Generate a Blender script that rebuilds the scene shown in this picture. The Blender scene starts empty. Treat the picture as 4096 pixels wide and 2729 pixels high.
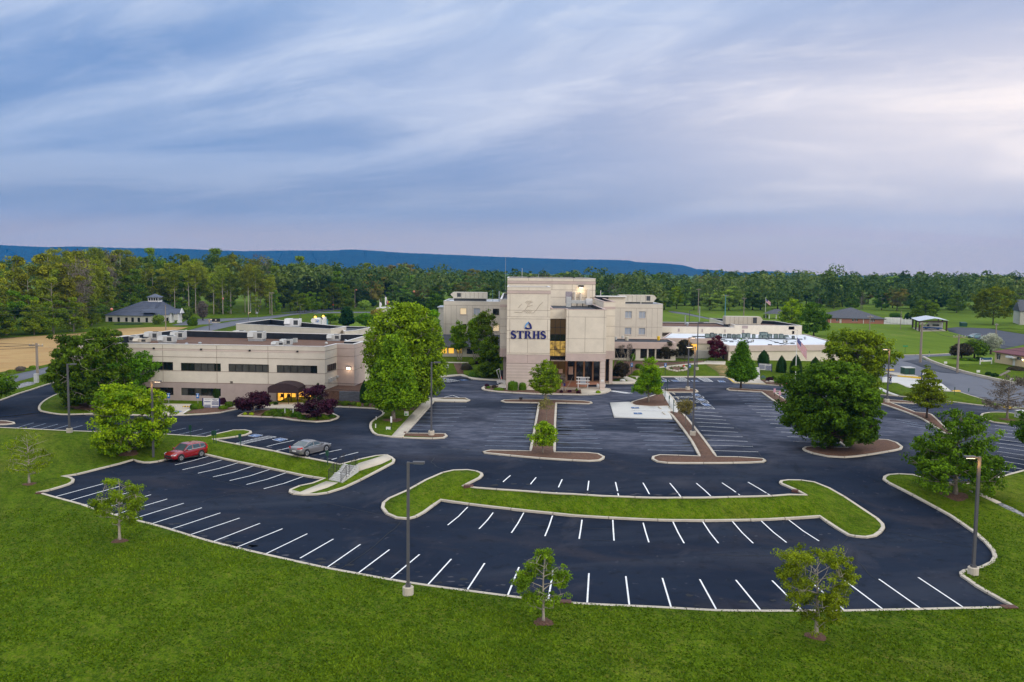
import bpy, bmesh, math, random
import numpy as np
from mathutils import Matrix, Vector
from mathutils.geometry import delaunay_2d_cdt
S = bpy.context.scene
C = S.collection
PI = math.pi
# ---------------------------------------------------------------- camera, world, sun, exposure
FP, TH, RO, CH = 3400., math.radians(4.7), math.radians(.6),21.
cam = bpy.data.cameras.new('camera'); cam.sensor_width = 36; cam.lens = FP/4096*36
cam.clip_start = .5; cam.clip_end = 40000
camo = bpy.data.objects.new('camera', cam); C.objects.link(camo); S.camera = camo
_c, _s, _ct, _st = math.cos(RO), math.sin(RO), math.cos(TH), math.sin(TH)
camo.matrix_world = Matrix(((_c, -_s, 0,0),(_s*_st, _c*_st, -_ct, 0),(_s*_ct, _c*_ct, _st, CH),(0,0,0,1)))
S.view_settings.view_transform = 'Standard'; S.view_settings.look = 'None'
S.view_settings.exposure = 0.0; S.view_settings.gamma = 1
HAZE = 8e-5
SUN_EL, SUN_AZ = math.radians(24), math.radians(128)      # azimuth clockwise from the view direction (+y)
sl = bpy.data.lights.new('sun', 'SUN'); sl.energy = 1.3; sl.angle = math.radians(20); sl.color = (1,.93,.84)
so = bpy.data.objects.new('sun', sl); C.objects.link(so)
_d = Vector((math.sin(SUN_AZ)*math.cos(SUN_EL), math.cos(SUN_AZ)*math.cos(SUN_EL), math.sin(SUN_EL)))
so.rotation_euler = _d.to_track_quat('Z', 'Y').to_euler(); so.location = (60,-60,80)
try:
 S.cycles.volume_bounces = 0; S.cycles.max_bounces = 6; S.cycles.transparent_max_bounces = 8
 S.cycles.diffuse_bounces = 3; S.cycles.glossy_bounces = 3; S.cycles.transmission_bounces = 4
 S.cycles.caustics_reflective = False; S.cycles.caustics_refractive = False
except Exception: pass
def world():
 w = bpy.data.worlds.new('World'); S.world = w; w.use_nodes = True
 nt = w.node_tree; N = nt.nodes; L = nt.links
 for n in list(N): N.remove(n)
 def nd(t, **k):
  n = N.new(t)
  for a, b in k.items(): setattr(n, a, b)
  return n
 def mth(op, a, b=None, c=None, clamp=False):
  n = nd('ShaderNodeMath', operation=op, use_clamp=clamp)
  for i, v in enumerate((a, b, c)):
   if v is None: continue
   if isinstance(v, (int, float)): n.inputs[i].default_value = v
   else: L.new(v, n.inputs[i])
  return n.outputs[0]
 def mix(f, a, b, bt='MIX'):
  n = nd('ShaderNodeMix', data_type='RGBA', blend_type=bt)
  for sk, v in ((n.inputs[0], f),(n.inputs[6], a),(n.inputs[7], b)):
   if isinstance(v, (int, float)): sk.default_value = v
   elif isinstance(v, tuple): sk.default_value = (*v, 1)
   else: L.new(v, sk)
  return n.outputs[2]
 def ramp(f, pts):
  n = nd('ShaderNodeValToRGB'); r = n.color_ramp; r.interpolation = 'EASE'
  col = lambda c: (*(c if isinstance(c, tuple) else (c,)*3),1)
  r.elements[0].position = pts[0][0]; r.elements[0].color = col(pts[0][1])
  r.elements[1].position = pts[-1][0]; r.elements[1].color = col(pts[-1][1])
  for p, c in pts[1:-1]: e = r.elements.new(p); e.color = col(c)
  L.new(f, n.inputs[0]); return n.outputs[0]
 tc = nd('ShaderNodeTexCoord'); sp = nd('ShaderNodeSeparateXYZ'); L.new(tc.outputs['Generated'], sp.inputs[0])
 X, Y, Zc = sp.outputs
 zz = mth('MAXIMUM', Zc, 0.0)
 den = mth('ADD', zz, .13)
 px = mth('DIVIDE', X, den); py = mth('DIVIDE', Y, den)
 cb = nd('ShaderNodeCombineXYZ'); L.new(px, cb.inputs[0]); L.new(py, cb.inputs[1])
 def noise(rot, sc, scale, det, rough, dist, off=(0,0,0)):
  mp = nd('ShaderNodeMapping', vector_type='TEXTURE'); mp.inputs['Rotation'].default_value = (0,0, math.radians(rot)); mp.inputs['Scale'].default_value = (1/sc[0], 1/sc[1], 1)
  mp.inputs['Location'].default_value = off; L.new(cb.outputs[0], mp.inputs[0])
  n = nd('ShaderNodeTexNoise'); n.inputs['Scale'].default_value = scale; n.inputs['Detail'].default_value = det
  n.inputs['Roughness'].default_value = rough; n.inputs['Distortion'].default_value = dist; L.new(mp.outputs[0], n.inputs[0])
  return n.outputs['Fac']
 streak = noise(-26,(.6,1.15),.62,8,.55,1.0,(2.3,.4,0))
 wisp = noise(-28,(.75,1.6),2.0,10,.64,1.3,(7.1,3.2,0))
 base = ramp(mth('MULTIPLY', zz, 3.0), [(0,(.86,.68,.62)),(.10,(.78,.66,.64)),(.21,(.52,.53,.62)),(.42,(.27,.39,.66)),(.65,(.29,.43,.74)),(.88,(.36,.52,.84))])
 # the brighter, warmer western side, low on the right
 az = mth('ARCTAN2', X, Y)
 ga = mth('SUBTRACT', az, .62); ge = mth('SUBTRACT', zz, .145)
 q = mth('ADD', mth('MULTIPLY', mth('MULTIPLY', ga, ga),4.0), mth('MULTIPLY', mth('MULTIPLY', ge, ge),75))
 glow = mth('EXPONENT', mth('MULTIPLY', q, -1.0))
 cl = ramp(streak, [(.40,0.0),(.64,1.0)])
 w2 = ramp(wisp, [(.42,0.0),(.70,1.0)])
 hi = mth('MULTIPLY', mth('ADD', mth('MULTIPLY', cl, .62), mth('MULTIPLY', mth('MULTIPLY', w2, ramp(zz, [(.10,.2),(.24,1.0)])),.42)), ramp(zz, [(.02,.25),(.16,1.0)]), clamp=True)
 a = mix(mth('MULTIPLY', hi, .85), base, (.78,.85,1.0))
 a = mix(mth('MULTIPLY', mth('MULTIPLY', mth('SUBTRACT', 1.0, cl), ramp(zz, [(.03,0.0),(.12,1.0)])),.52), a, (.17,.30,.58))
 a = mix(mth('MULTIPLY', glow, mth('ADD', mth('MULTIPLY', hi, .35),.70), clamp=True), a, (1.62,1.38,1.20))
 # low pinkish veils just above the horizon
 veil = ramp(noise(0,(.12,1.6),1.1,4,.5,.2,(1.0,5.6,0)), [(.52,0.0),(.68,1.0)])
 a = mix(mth('MULTIPLY', mth('MULTIPLY', veil, ramp(zz, [(.0,1.0),(.12,0.0)])),.45), a, (.95,.72,.72))
 # the overcast dome is brighter overhead than near the horizon
 up = ramp(zz, [(.30,0.0),(.62,1.0)])
 a = mix(up, a, (1.42,1.50,1.62))
 bk = ramp(mth('MULTIPLY', Y, -1.0), [(.1,0.0),(.6,1.0)])
 a = mix(mth('MULTIPLY', bk, .8), a, (1.5,1.42,1.40))
 sky = nd('ShaderNodeTexSky', sky_type='NISHITA'); sky.sun_disc = False; sky.sun_elevation = SUN_EL; sky.sun_rotation = SUN_AZ
 b1 = nd('ShaderNodeBackground'); b1.inputs[1].default_value = .06; L.new(sky.outputs[0], b1.inputs[0])
 b2 = nd('ShaderNodeBackground'); b2.inputs[1].default_value = 1.0; L.new(a, b2.inputs[0])
 ms = nd('ShaderNodeMixShader'); ms.inputs[0].default_value = .92; L.new(b1.outputs[0], ms.inputs[1]); L.new(b2.outputs[0], ms.inputs[2])
 o = nd('ShaderNodeOutputWorld'); L.new(ms.outputs[0], o.inputs[0])
world()
# ---------------------------------------------------------------- survey: where a point of the photograph lies on the ground
Z = {'A': (0,940,2.904), 'B': (400,1180,2.904), 'C': (1000,1180,2.904), 'D': (1700,1080,2.904), 'E': (2400,1080,2.904), 'F': (3100,1080,2.333),
 'G': (0,1400,2.2988), 'H': (700,1580,2.2988), 'I': (1400,1480,2.2988), 'J': (2300,1480,2.2988), 'K': (3072,1600,2.2988),
 'L': (0,1900,1.8915), 'M': (1200,1900,1.8915), 'N': (2852,1900,1.8915), 'V': (0,0,.57447), 'T': (0,0,1.)}
def ray(z, x, y):
 a, b, s = Z[z]; x = a+x/s; y = b+y/s
 u = (x-2048)/FP; v = (y-1364.5)/FP; u, v = _c*u+_s*v, -_s*u+_c*v
 return (u, _ct-v*_st, -_st-v*_ct)
def atz(z, x, y, zz):
 d = ray(z, x, y); t = (zz-CH)/d[2]; return (d[0]*t, d[1]*t)
def hgt(P, z, x, y):
 d = ray(z, x, y); return CH+d[2]*math.hypot(P[0], P[1])/math.hypot(d[0], d[1])
def aty(z, x, y, Y):
 d = ray(z, x, y); t = Y/d[1]; return (d[0]*t, Y, CH+d[2]*t)
def sstep(a, b, t):
 t = np.clip((np.asarray(t, float)-a)/(b-a),0,1); return t*t*(3-2*t)
_bank = [atz(*q, .7) for q in [('G', -900,1150),('G', 0,1010),('G', 700,900),('G', 1500,900),('H', 320,480),('H', 800,595),('H', 1440,712),('H', 1900,800),('I', 560,1090),
        ('I', 900,1140),('J', 0,1275),('J', 1000,1302),('J', 2100,1285),('K', 560,1000),('K', 1000,860),('K', 1900,960),('K', 2700,930)]]
_bw = [9,9,6,2.4,2.1,2.0,2.4,6,5,2.6,2.0,2.0,2.0,4,6,9,9]
def ground(x, y):
 x = np.asarray(x, float); y = np.asarray(y, float)
 bd = np.full(x.shape, 1e9); bs = np.zeros(x.shape); bw = np.full(x.shape, 3.)
 for i in range(len(_bank)-1):
  ax, ay = _bank[i]; bx, by = _bank[i+1]; dx, dy = bx-ax, by-ay
  t = np.clip(((x-ax)*dx+(y-ay)*dy)/(dx*dx+dy*dy),0,1)
  d = np.hypot(x-ax-t*dx, y-ay-t*dy); s = np.sign((y-ay)*dx-(x-ax)*dy)
  m = d < bd; bd = np.where(m, d, bd); bs = np.where(m, s, bs); bw = np.where(m, _bw[i]*(1-t)+_bw[i+1]*t, bw)
 k = sstep(-1,1, bs*bd/bw)
 up = .8+.7*sstep(-42,-22, x)*(1-sstep(50,85, x)) + .5*sstep(150,185, y)*sstep(-42,-22, x)
 return k*up
def gz(x, y): return float(ground(np.array([x]), np.array([y]))[0])
def W(z, x, y):
 d = ray(z, x, y)
 if d[2] > -.012: t = 18/.012
 else:
  ts = np.linspace((3.5-CH)/d[2], (-1-CH)/d[2], 160)
  g = CH+d[2]*ts-ground(d[0]*ts, d[1]*ts)
  i = int(np.argmax(g <= 0)); i = max(i, 1)
  t = ts[i-1]+(ts[i]-ts[i-1])*g[i-1]/(g[i-1]-g[i])
 return (d[0]*t, d[1]*t)
def Ws(z, *pts): return [W(z, *p) for p in pts]
def px_size(P):                     # metres per photo pixel at a point
 return math.hypot(P[0], P[1])/FP
# ---------------------------------------------------------------- materials
MATS = {}
def mat(name, col, rough=.8, var=0, vs=1.0, col2=None, bump=0, bs=20, metal=0, emit=None, es=0, spec=.3, det=5, stretch=None, coat=0, extra=None):
 if name in MATS: return MATS[name]
 m = bpy.data.materials.new(name); m.use_nodes = True; nt = m.node_tree; N = nt.nodes; L = nt.links
 p = N['Principled BSDF']; p.inputs['Base Color'].default_value = (*col, 1); p.inputs['Roughness'].default_value = rough
 p.inputs['Metallic'].default_value = metal; p.inputs['Specular IOR Level'].default_value = spec; p.inputs['Coat Weight'].default_value = coat
 if emit: p.inputs['Emission Color'].default_value = (*emit, 1); p.inputs['Emission Strength'].default_value = es
 tc = N.new('ShaderNodeTexCoord'); src = tc.outputs['Object']
 if stretch:
  mp = N.new('ShaderNodeMapping'); mp.inputs['Scale'].default_value = stretch; L.new(src, mp.inputs[0]); src = mp.outputs[0]
 if var or col2:
  n = N.new('ShaderNodeTexNoise'); n.inputs['Scale'].default_value = vs; n.inputs['Detail'].default_value = det; n.inputs['Roughness'].default_value = .62; L.new(src, n.inputs[0])
  r = N.new('ShaderNodeValToRGB'); r.color_ramp.elements[0].position = .32; r.color_ramp.elements[1].position = .68
  c2 = col2 or tuple(min(1, c*(1+var)) for c in col); c1 = col if col2 else tuple(c*(1-var) for c in col)
  r.color_ramp.elements[0].color = (*c1,1); r.color_ramp.elements[1].color = (*c2,1)
  L.new(n.outputs['Fac'], r.inputs[0]); L.new(r.outputs[0], p.inputs['Base Color'])
 if bump:
  n = N.new('ShaderNodeTexNoise'); n.inputs['Scale'].default_value = bs; n.inputs['Detail'].default_value = 4; L.new(src, n.inputs[0])
  b = N.new('ShaderNodeBump'); b.inputs['Strength'].default_value = bump; b.inputs['Distance'].default_value = .05
  L.new(n.outputs['Fac'], b.inputs['Height']); L.new(b.outputs[0], p.inputs['Normal'])
 MATS[name] = m
 return m
def layered(name, base, layers, rough=.9, bump=0, bs=8, spec=.25):
 """base colour, then layers of (noise scale, lo, hi, colour, strength, stretch)"""
 m = bpy.data.materials.new(name); m.use_nodes = True; nt = m.node_tree; N = nt.nodes; L = nt.links
 p = N['Principled BSDF']; p.inputs['Roughness'].default_value = rough; p.inputs['Specular IOR Level'].default_value = spec
 tc = N.new('ShaderNodeTexCoord'); cur = None
 for i, (sc, lo, hi, col, st, stretch, rot) in enumerate(layers):
  mp = N.new('ShaderNodeMapping'); mp.vector_type = 'TEXTURE'; mp.inputs['Scale'].default_value = [1/q for q in stretch]; mp.inputs['Rotation'].default_value = (0,0, math.radians(rot)); mp.inputs['Location'].default_value = (i*13.7, i*5.1,0)
  L.new(tc.outputs['Object'], mp.inputs[0])
  n = N.new('ShaderNodeTexNoise'); n.inputs['Scale'].default_value = sc; n.inputs['Detail'].default_value = 6; n.inputs['Roughness'].default_value = .6; n.inputs['Distortion'].default_value = .4
  L.new(mp.outputs[0], n.inputs[0])
  r = N.new('ShaderNodeMapRange'); r.inputs[1].default_value = lo; r.inputs[2].default_value = hi; r.inputs[4].default_value = st; L.new(n.outputs['Fac'], r.inputs[0])
  x = N.new('ShaderNodeMix'); x.data_type = 'RGBA'; L.new(r.outputs[0], x.inputs[0])
  if cur is None: x.inputs[6].default_value = (*base, 1)
  else: L.new(cur, x.inputs[6])
  x.inputs[7].default_value = (*col, 1); cur = x.outputs[2]
 L.new(cur, p.inputs['Base Color'])
 if bump:
  n = N.new('ShaderNodeTexNoise'); n.inputs['Scale'].default_value = bs; n.inputs['Detail'].default_value = 6; L.new(tc.outputs['Object'], n.inputs[0])
  b = N.new('ShaderNodeBump'); b.inputs['Strength'].default_value = bump; b.inputs['Distance'].default_value = .12
  L.new(n.outputs['Fac'], b.inputs['Height']); L.new(b.outputs[0], p.inputs['Normal'])
 MATS[name] = m
 return m
ONE = (1,1,1)
M_grass = layered('lawn', (.054,.110,.0020), [
 (.22,.42,.56,(.040,.078,.0012),.8,(.10,1,1),62),(.045,.40,.60,(.098,.160,.004),.8, ONE, 0),(.30,.45,.68,(.036,.072,.0012),.8,(1,.5,1),25),
 (1.1,.46,.66,(.112,.180,.005),.70,(1,.35,1),28),(.11,.56,.74,(.185,.170,.035),.6,(1,.5,1),20),
 (4.0,.50,.66,(.21,.18,.04),.45,(1,.6,1),30),(2.2,.50,.64,(.026,.058,.001),.75,(1,.45,1),35),(9,.46,.64,(.024,.058,.001),.7,(1,.5,1),15),(13,.5,.66,(.16,.23,.01),.6,(1,.6,1),-10)], rough=.95, bump=1, bs=6, spec=.05)
M_meadow = layered('meadow', (.105,.165,.014), [(.03,.40,.62,(.13,.20,.020),.8,(1,.4,1),0),(.25,.45,.7,(.07,.125,.010),.6,(1,.3,1),10),(.10,.58,.74,(.19,.20,.05),.6,(1,.4,1),0)], rough=.95, bump=.5, bs=4, spec=.05)
M_asph = layered('asphalt', (.0068,.0135,.031), [
 (.05,.42,.60,(.012,.021,.042),.9, ONE, 0),(.16,.50,.66,(.036,.034,.044),.6,(.6,1.4,1),-20),(.10,.50,.66,(.030,.038,.058),.8,(.22,1.8,1),12),
 (.9,.55,.72,(.004,.007,.013),.7, ONE, 0),(.22,.58,.72,(.056,.056,.072),.7,(1,.35,1),-30),(.5,.60,.72,(.007,.010,.017),.6,(.25,1,1),70),
 (14,.35,.75,(.014,.018,.030),.5, ONE, 0),(1.3,.64,.72,(.09,.09,.11),.5, ONE, 0),(5,.68,.76,(.004,.006,.010),.8, ONE, 0)], rough=.9, bump=.15, bs=30, spec=.10)
def wear():
 nt = M_asph.node_tree; N = nt.nodes; L = nt.links; p = N['Principled BSDF']; src = p.inputs['Base Color'].links[0].from_socket
 tc = N.new('ShaderNodeTexCoord'); sx = N.new('ShaderNodeSeparateXYZ'); L.new(tc.outputs['Object'], sx.inputs[0])
 def rng(o, a, b, sm_=True):
  r = N.new('ShaderNodeMapRange'); r.interpolation_type = 'SMOOTHSTEP'; r.inputs[1].default_value = a; r.inputs[2].default_value = b; L.new(o, r.inputs[0]); return r.outputs[0]
 def mul(a, b):
  m = N.new('ShaderNodeMath'); m.operation = 'MULTIPLY'; L.new(a, m.inputs[0]); L.new(b, m.inputs[1]); return m.outputs[0]
 mp = N.new('ShaderNodeMapping'); mp.inputs['Scale'].default_value = (.6,1.3,1); L.new(tc.outputs['Object'], mp.inputs[0])
 n = N.new('ShaderNodeTexNoise'); n.inputs['Scale'].default_value = .09; n.inputs['Detail'].default_value = 7; n.inputs['Roughness'].default_value = .6; n.inputs['Distortion'].default_value = .8; L.new(mp.outputs[0], n.inputs[0])
 f = mul(mul(rng(sx.outputs[1], 84,97), rng(sx.outputs[0], -24,-8)), rng(n.outputs['Fac'], .32,.60))
 x = N.new('ShaderNodeMix'); x.data_type = 'RGBA'; L.new(f, x.inputs[0]); L.new(src, x.inputs[6]); 
 q = N.new('ShaderNodeTexNoise'); q.inputs['Scale'].default_value = .7; q.inputs['Detail'].default_value = 8; q.inputs['Roughness'].default_value = .7; L.new(mp.outputs[0], q.inputs[0])
 w = N.new('ShaderNodeMix'); w.data_type = 'RGBA'; L.new(rng(q.outputs['Fac'], .38,.62), w.inputs[0]); w.inputs[6].default_value = (.046,.055,.084,1); w.inputs[7].default_value = (.100,.108,.145,1); L.new(w.outputs[2], x.inputs[7]); L.new(x.outputs[2], p.inputs['Base Color'])
wear()
M_road = layered('old_road', (.115,.125,.155), [(.2,.45,.7,(.15,.16,.19),.6, ONE, 0),(1.5,.5,.75,(.08,.09,.11),.5, ONE, 0),(9,.4,.7,(.14,.14,.16),.4, ONE, 0)], rough=.85)
M_conc = layered('concrete', (.50,.45,.37), [(.5,.45,.7,(.36,.32,.26),.6, ONE, 0),(6,.45,.75,(.56,.52,.44),.5, ONE, 0),(2.2,.62,.75,(.30,.27,.22),.4, ONE, 0)], rough=.85)
M_concl = layered('pale_concrete', (.52,.52,.50), [(.5,.45,.7,(.44,.43,.41),.5, ONE, 0),(6,.45,.75,(.58,.57,.54),.4, ONE, 0)], rough=.85)
M_mulch = layered('mulch', (.105,.055,.038), [(3,.4,.65,(.17,.095,.06),.7, ONE, 0),(14,.5,.7,(.26,.17,.12),.7, ONE, 0),(7,.55,.7,(.045,.025,.02),.8, ONE, 0)], rough=.95, bump=.8, bs=12)
M_straw = layered('straw_field', (.36,.225,.085), [(.05,.42,.62,(.43,.29,.12),.8, ONE, 0),(.25,.52,.7,(.28,.12,.045),.6,(.4,1.5,1),20),(2.5,.5,.72,(.47,.35,.16),.5,(.5,1.5,1),15)], rough=.95, bump=.3)
M_paver = layered('red_paving', (.30,.15,.10), [(1.5,.4,.7,(.38,.21,.14),.6, ONE, 0)], rough=.8)
M_rock = layered('riprap', (.22,.22,.24), [(3,.4,.6,(.42,.42,.43),.9, ONE, 0),(6,.5,.6,(.06,.07,.06),.8, ONE, 0)], rough=.9, bump=1, bs=4)
M_paint = mat('white_paint', (.80,.82,.84),.6, var=.12, vs=3)
M_painto = mat('worn_paint', (.30,.36,.46),.7, var=.35, vs=2)
M_yel = mat('yellow_paint', (.72,.47,.03),.6, var=.12, vs=4)
M_blue = mat('blue_paint', (.004,.075,.25),.6, var=.1, vs=4)
M_crack = mat('crack_sealant', (.006,.008,.012),.6)
# ---------------------------------------------------------------- mesh builder and tagging
ROOT = {}
def tag(o, label=None, cat=None, group=None, kind=None):
 if label: o['label'] = label
 if cat: o['category'] = cat
 if group: o['group'] = group
 if kind: o['kind'] = kind
 return o
def thing(name, loc, rz=0, label=None, cat=None, group=None, s=1.0):
 o = bpy.data.objects.new(name, None); C.objects.link(o); o.empty_display_size = .3
 if len(loc) == 2: loc = (loc[0], loc[1], gz(*loc))
 o.location = loc; o.rotation_euler = (0,0, rz); o.scale = (s, s, s)
 ROOT[o.name] = Matrix.Translation(loc) @ Matrix.Rotation(rz, 4, 'Z') @ Matrix.Scale(s, 4)
 return tag(o, label, cat, group)
def dup(root, loc, rz=0, label=None, s=None, group=None):
 if len(loc) == 2: loc = (loc[0], loc[1], gz(*loc))
 r = root.copy(); C.objects.link(r); r.location = loc; r.rotation_euler = (0,0, rz)
 if s: r.scale = s if isinstance(s, tuple) else (s, s, s)
 if label: r['label'] = label
 if group: r['group'] = group
 for ch in list(root.children):
  c = ch.copy(); C.objects.link(c); c.parent = r
  for g in ch.children:
   d = g.copy(); C.objects.link(d); d.parent = c
 return r
class MB:
 def __init__(s): s.v = []; s.f = []
 def add(s, vs, fs):
  n = len(s.v); s.v += [tuple(v) for v in vs]; s.f += [tuple(i+n for i in f) for f in fs]; return s
 def box(s, x0, x1, y0, y1, z0, z1):
  return s.add([(x0, y0, z0),(x1, y0, z0),(x1, y1, z0),(x0, y1, z0),(x0, y0, z1),(x1, y0, z1),(x1, y1, z1),(x0, y1, z1)],
     [(0,3,2,1),(4,5,6,7),(0,1,5,4),(1,2,6,5),(2,3,7,6),(3,0,4,7)])
 def obox(s, a, b, w, z0, z1, off=0):   # box along a-b (2-D), thickness w, centred on the line + off to the left
  dx, dy = b[0]-a[0], b[1]-a[1]; l = math.hypot(dx, dy) or 1; nx, ny = -dy/l, dx/l
  p = [(a[0]+nx*(off-w/2), a[1]+ny*(off-w/2)),(b[0]+nx*(off-w/2), b[1]+ny*(off-w/2)),(b[0]+nx*(off+w/2), b[1]+ny*(off+w/2)),(a[0]+nx*(off+w/2), a[1]+ny*(off+w/2))]
  return s.prism(p, z0, z1)
 def prism(s, poly, z0, z1):
  a = sum(poly[i][0]*poly[(i+1) % len(poly)][1]-poly[(i+1) % len(poly)][0]*poly[i][1] for i in range(len(poly)))
  if a < 0: poly = poly[::-1]
  n = len(poly); zt = z1 if hasattr(z1, '__len__') else [z1]*n
  return s.add([(p[0], p[1], z0) for p in poly]+[(p[0], p[1], z) for p, z in zip(poly, zt)],
     [tuple(range(n-1,-1,-1)), tuple(range(n, 2*n))]+[(i, (i+1) % n, n+(i+1) % n, n+i) for i in range(n)])
 def tube(s, pts, rad, n=8, cap=True):
  pts = [Vector(p) for p in pts]; m = len(pts)
  if not hasattr(rad, '__len__'): rad = [rad]*m
  vs = []; fs = []
  for i, p in enumerate(pts):
   d = (pts[min(i+1, m-1)]-pts[max(i-1,0)]); d = d.normalized() if d.length else Vector((0,0,1))
   a = d.cross(Vector((0,1,0)) if abs(d.y) < .9 else Vector((1,0,0))).normalized(); b = d.cross(a)
   for k in range(n):
    t = 2*PI*k/n; vs.append(p+(a*math.cos(t)+b*math.sin(t))*rad[i])
  for i in range(m-1):
   for k in range(n): fs.append((i*n+k, i*n+(k+1) % n, (i+1)*n+(k+1) % n, (i+1)*n+k))
  if cap: fs += [tuple(range(n-1,-1,-1)), tuple(range((m-1)*n, m*n))]
  return s.add(vs, fs)
 def lathe(s, prof, c=(0,0,0), n=12, axis='z'):
  vs = []; fs = []
  for r, z in prof:
   for k in range(n):
    t = 2*PI*k/n; v = (r*math.cos(t), r*math.sin(t), z)
    if axis == 'y': v = (v[0], v[2], v[1])
    if axis == 'x': v = (v[2], v[0], v[1])
    vs.append((v[0]+c[0], v[1]+c[1], v[2]+c[2]))
  m = len(prof)
  for i in range(m-1):
   for k in range(n): fs.append((i*n+k, i*n+(k+1) % n, (i+1)*n+(k+1) % n, (i+1)*n+k))
  fs += [tuple(range(n-1,-1,-1)), tuple(range((m-1)*n, m*n))]
  return s.add(vs, fs)
 def quad(s, a, b, c, d): return s.add([a, b, c, d], [(0,1,2,3)])
 def build(s, name, m, parent=None, world=False, smooth=False, **t):
  me = bpy.data.meshes.new(name); me.from_pydata(s.v, [], s.f)
  if world and parent is not None:
   r = parent
   while r.parent: r = r.parent
   me.transform(ROOT[r.name].inverted())
  me.update()
  bm = bmesh.new(); bm.from_mesh(me); bmesh.ops.recalc_face_normals(bm, faces=bm.faces); bm.to_mesh(me); bm.free()
  me.materials.append(m)
  if smooth: me.polygons.foreach_set('use_smooth', [True]*len(me.polygons))
  o = bpy.data.objects.new(name, me); C.objects.link(o)
  if parent is not None: o.parent = parent
  return tag(o, **t)
def npmesh(name, V, F, m, parent=None, tint=None, smooth=False):
 me = bpy.data.meshes.new(name); n = len(V); k = F.shape[1]
 me.vertices.add(n); me.vertices.foreach_set('co', np.asarray(V, np.float32).ravel())
 me.loops.add(F.size); me.loops.foreach_set('vertex_index', F.astype(np.int32).ravel())
 me.polygons.add(len(F)); me.polygons.foreach_set('loop_start', np.arange(0, F.size, k, dtype=np.int32))
 me.update(calc_edges=True)
 if tint is not None:
  at = me.attributes.new('tint', 'FLOAT', 'POINT'); at.data.foreach_set('value', np.asarray(tint, np.float32))
 if smooth: me.polygons.foreach_set('use_smooth', [True]*len(F))
 me.materials.append(m)
 o = bpy.data.objects.new(name, me); C.objects.link(o)
 if parent is not None: o.parent = parent
 return o
# ---------------------------------------------------------------- outlines
def smooth_line(P, closed=False, corner=48, step=1.2):
 P = [np.array(p, float) for p in P]; n = len(P)
 Q = []
 for p in P:
  if not Q or np.hypot(*(p-Q[-1])) > .25: Q.append(p)
 P = Q; n = len(P)
 def turn(i):
  a = P[i]-P[i-1]; b = P[(i+1) % n]-P[i]
  c = np.dot(a, b)/(np.hypot(*a)*np.hypot(*b)+1e-9); return math.degrees(math.acos(max(-1, min(1, c))))
 isc = [(turn(i) > corner) if (closed or 0 < i < n-1) else True for i in range(n)]
 out = []
 for i in range(n if closed else n-1):
  j = (i+1) % n; p1, p2 = P[i], P[j]
  p0 = 2*p1-p2 if isc[i] else P[i-1]; p3 = 2*p2-p1 if isc[j] else P[(j+1) % n]
  L = np.hypot(*(p2-p1)); m = max(1, int(L/step))
  # centripetal-like tangents limited by the segment length
  def tan(a, b, q):
   d = (b-a); l = np.hypot(*d); return d/l*L if l > 1e-6 else (p2-p1)
  t1 = (p2-p1) if isc[i] else tan(p0, p2, p1); t2 = (p2-p1) if isc[j] else tan(p1, p3, p2)
  for k in range(m):
   t = k/m; h1 = 2*t**3-3*t*t+1; h2 = t**3-2*t*t+t; h3 = -2*t**3+3*t*t; h4 = t**3-t*t
   out.append(tuple(p1*h1+t1*h2+p2*h3+t2*h4))
 if not closed: out.append(tuple(P[-1]))
 return out
def kerb_line(P, w=.30, h=.15, closed=False, side=0, mb=None):
 mb = mb or KERB
 P = [np.array(p) for p in P]; n = len(P); L = []; R = []
 for i in range(n):
  a = P[i-1] if (i or closed) else P[0]; b = P[(i+1) % n] if (i < n-1 or closed) else P[-1]
  d = b-a; l = np.hypot(*d) or 1; nx = np.array((-d[1], d[0]))/l
  L.append(P[i]+nx*(w/2+side)); R.append(P[i]-nx*(w/2-side))
 g = ground(np.array([p[0] for p in P]), np.array([p[1] for p in P]))
 vs = []
 for i in range(n):
  for q, z in ((L[i], -.12),(L[i], h-.02),(L[i]*.85+R[i]*.15, h),(L[i]*.15+R[i]*.85, h),(R[i], h-.02),(R[i], -.12)):
   vs.append((q[0], q[1], g[i]+z))
 acc = 0
 for i in range(1, n-1):
  acc += np.hypot(*(P[i]-P[i-1]))
  if acc > 3.0:
   acc = 0; d = (P[i+1]-P[i-1]); d = d/(np.hypot(*d)+1e-9)*.028; q, t_ = L[i]*1.03-R[i]*.03, R[i]*1.03-L[i]*.03
   JNT.prism([tuple(q-d), tuple(q+d), tuple(t_+d), tuple(t_-d)], g[i]-.1, g[i]+h+.006)
 fs = [];m = n if closed else n-1
 for i in range(m):
  j = (i+1) % n
  for k in range(5): fs.append((i*6+k, j*6+k, j*6+k+1, i*6+k+1))
 if not closed: fs += [tuple(range(6)), tuple(range((n-1)*6+5,(n-1)*6-1,-1))]
 mb.add(vs, fs)
KERB, JNT = MB(), MB()
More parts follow.
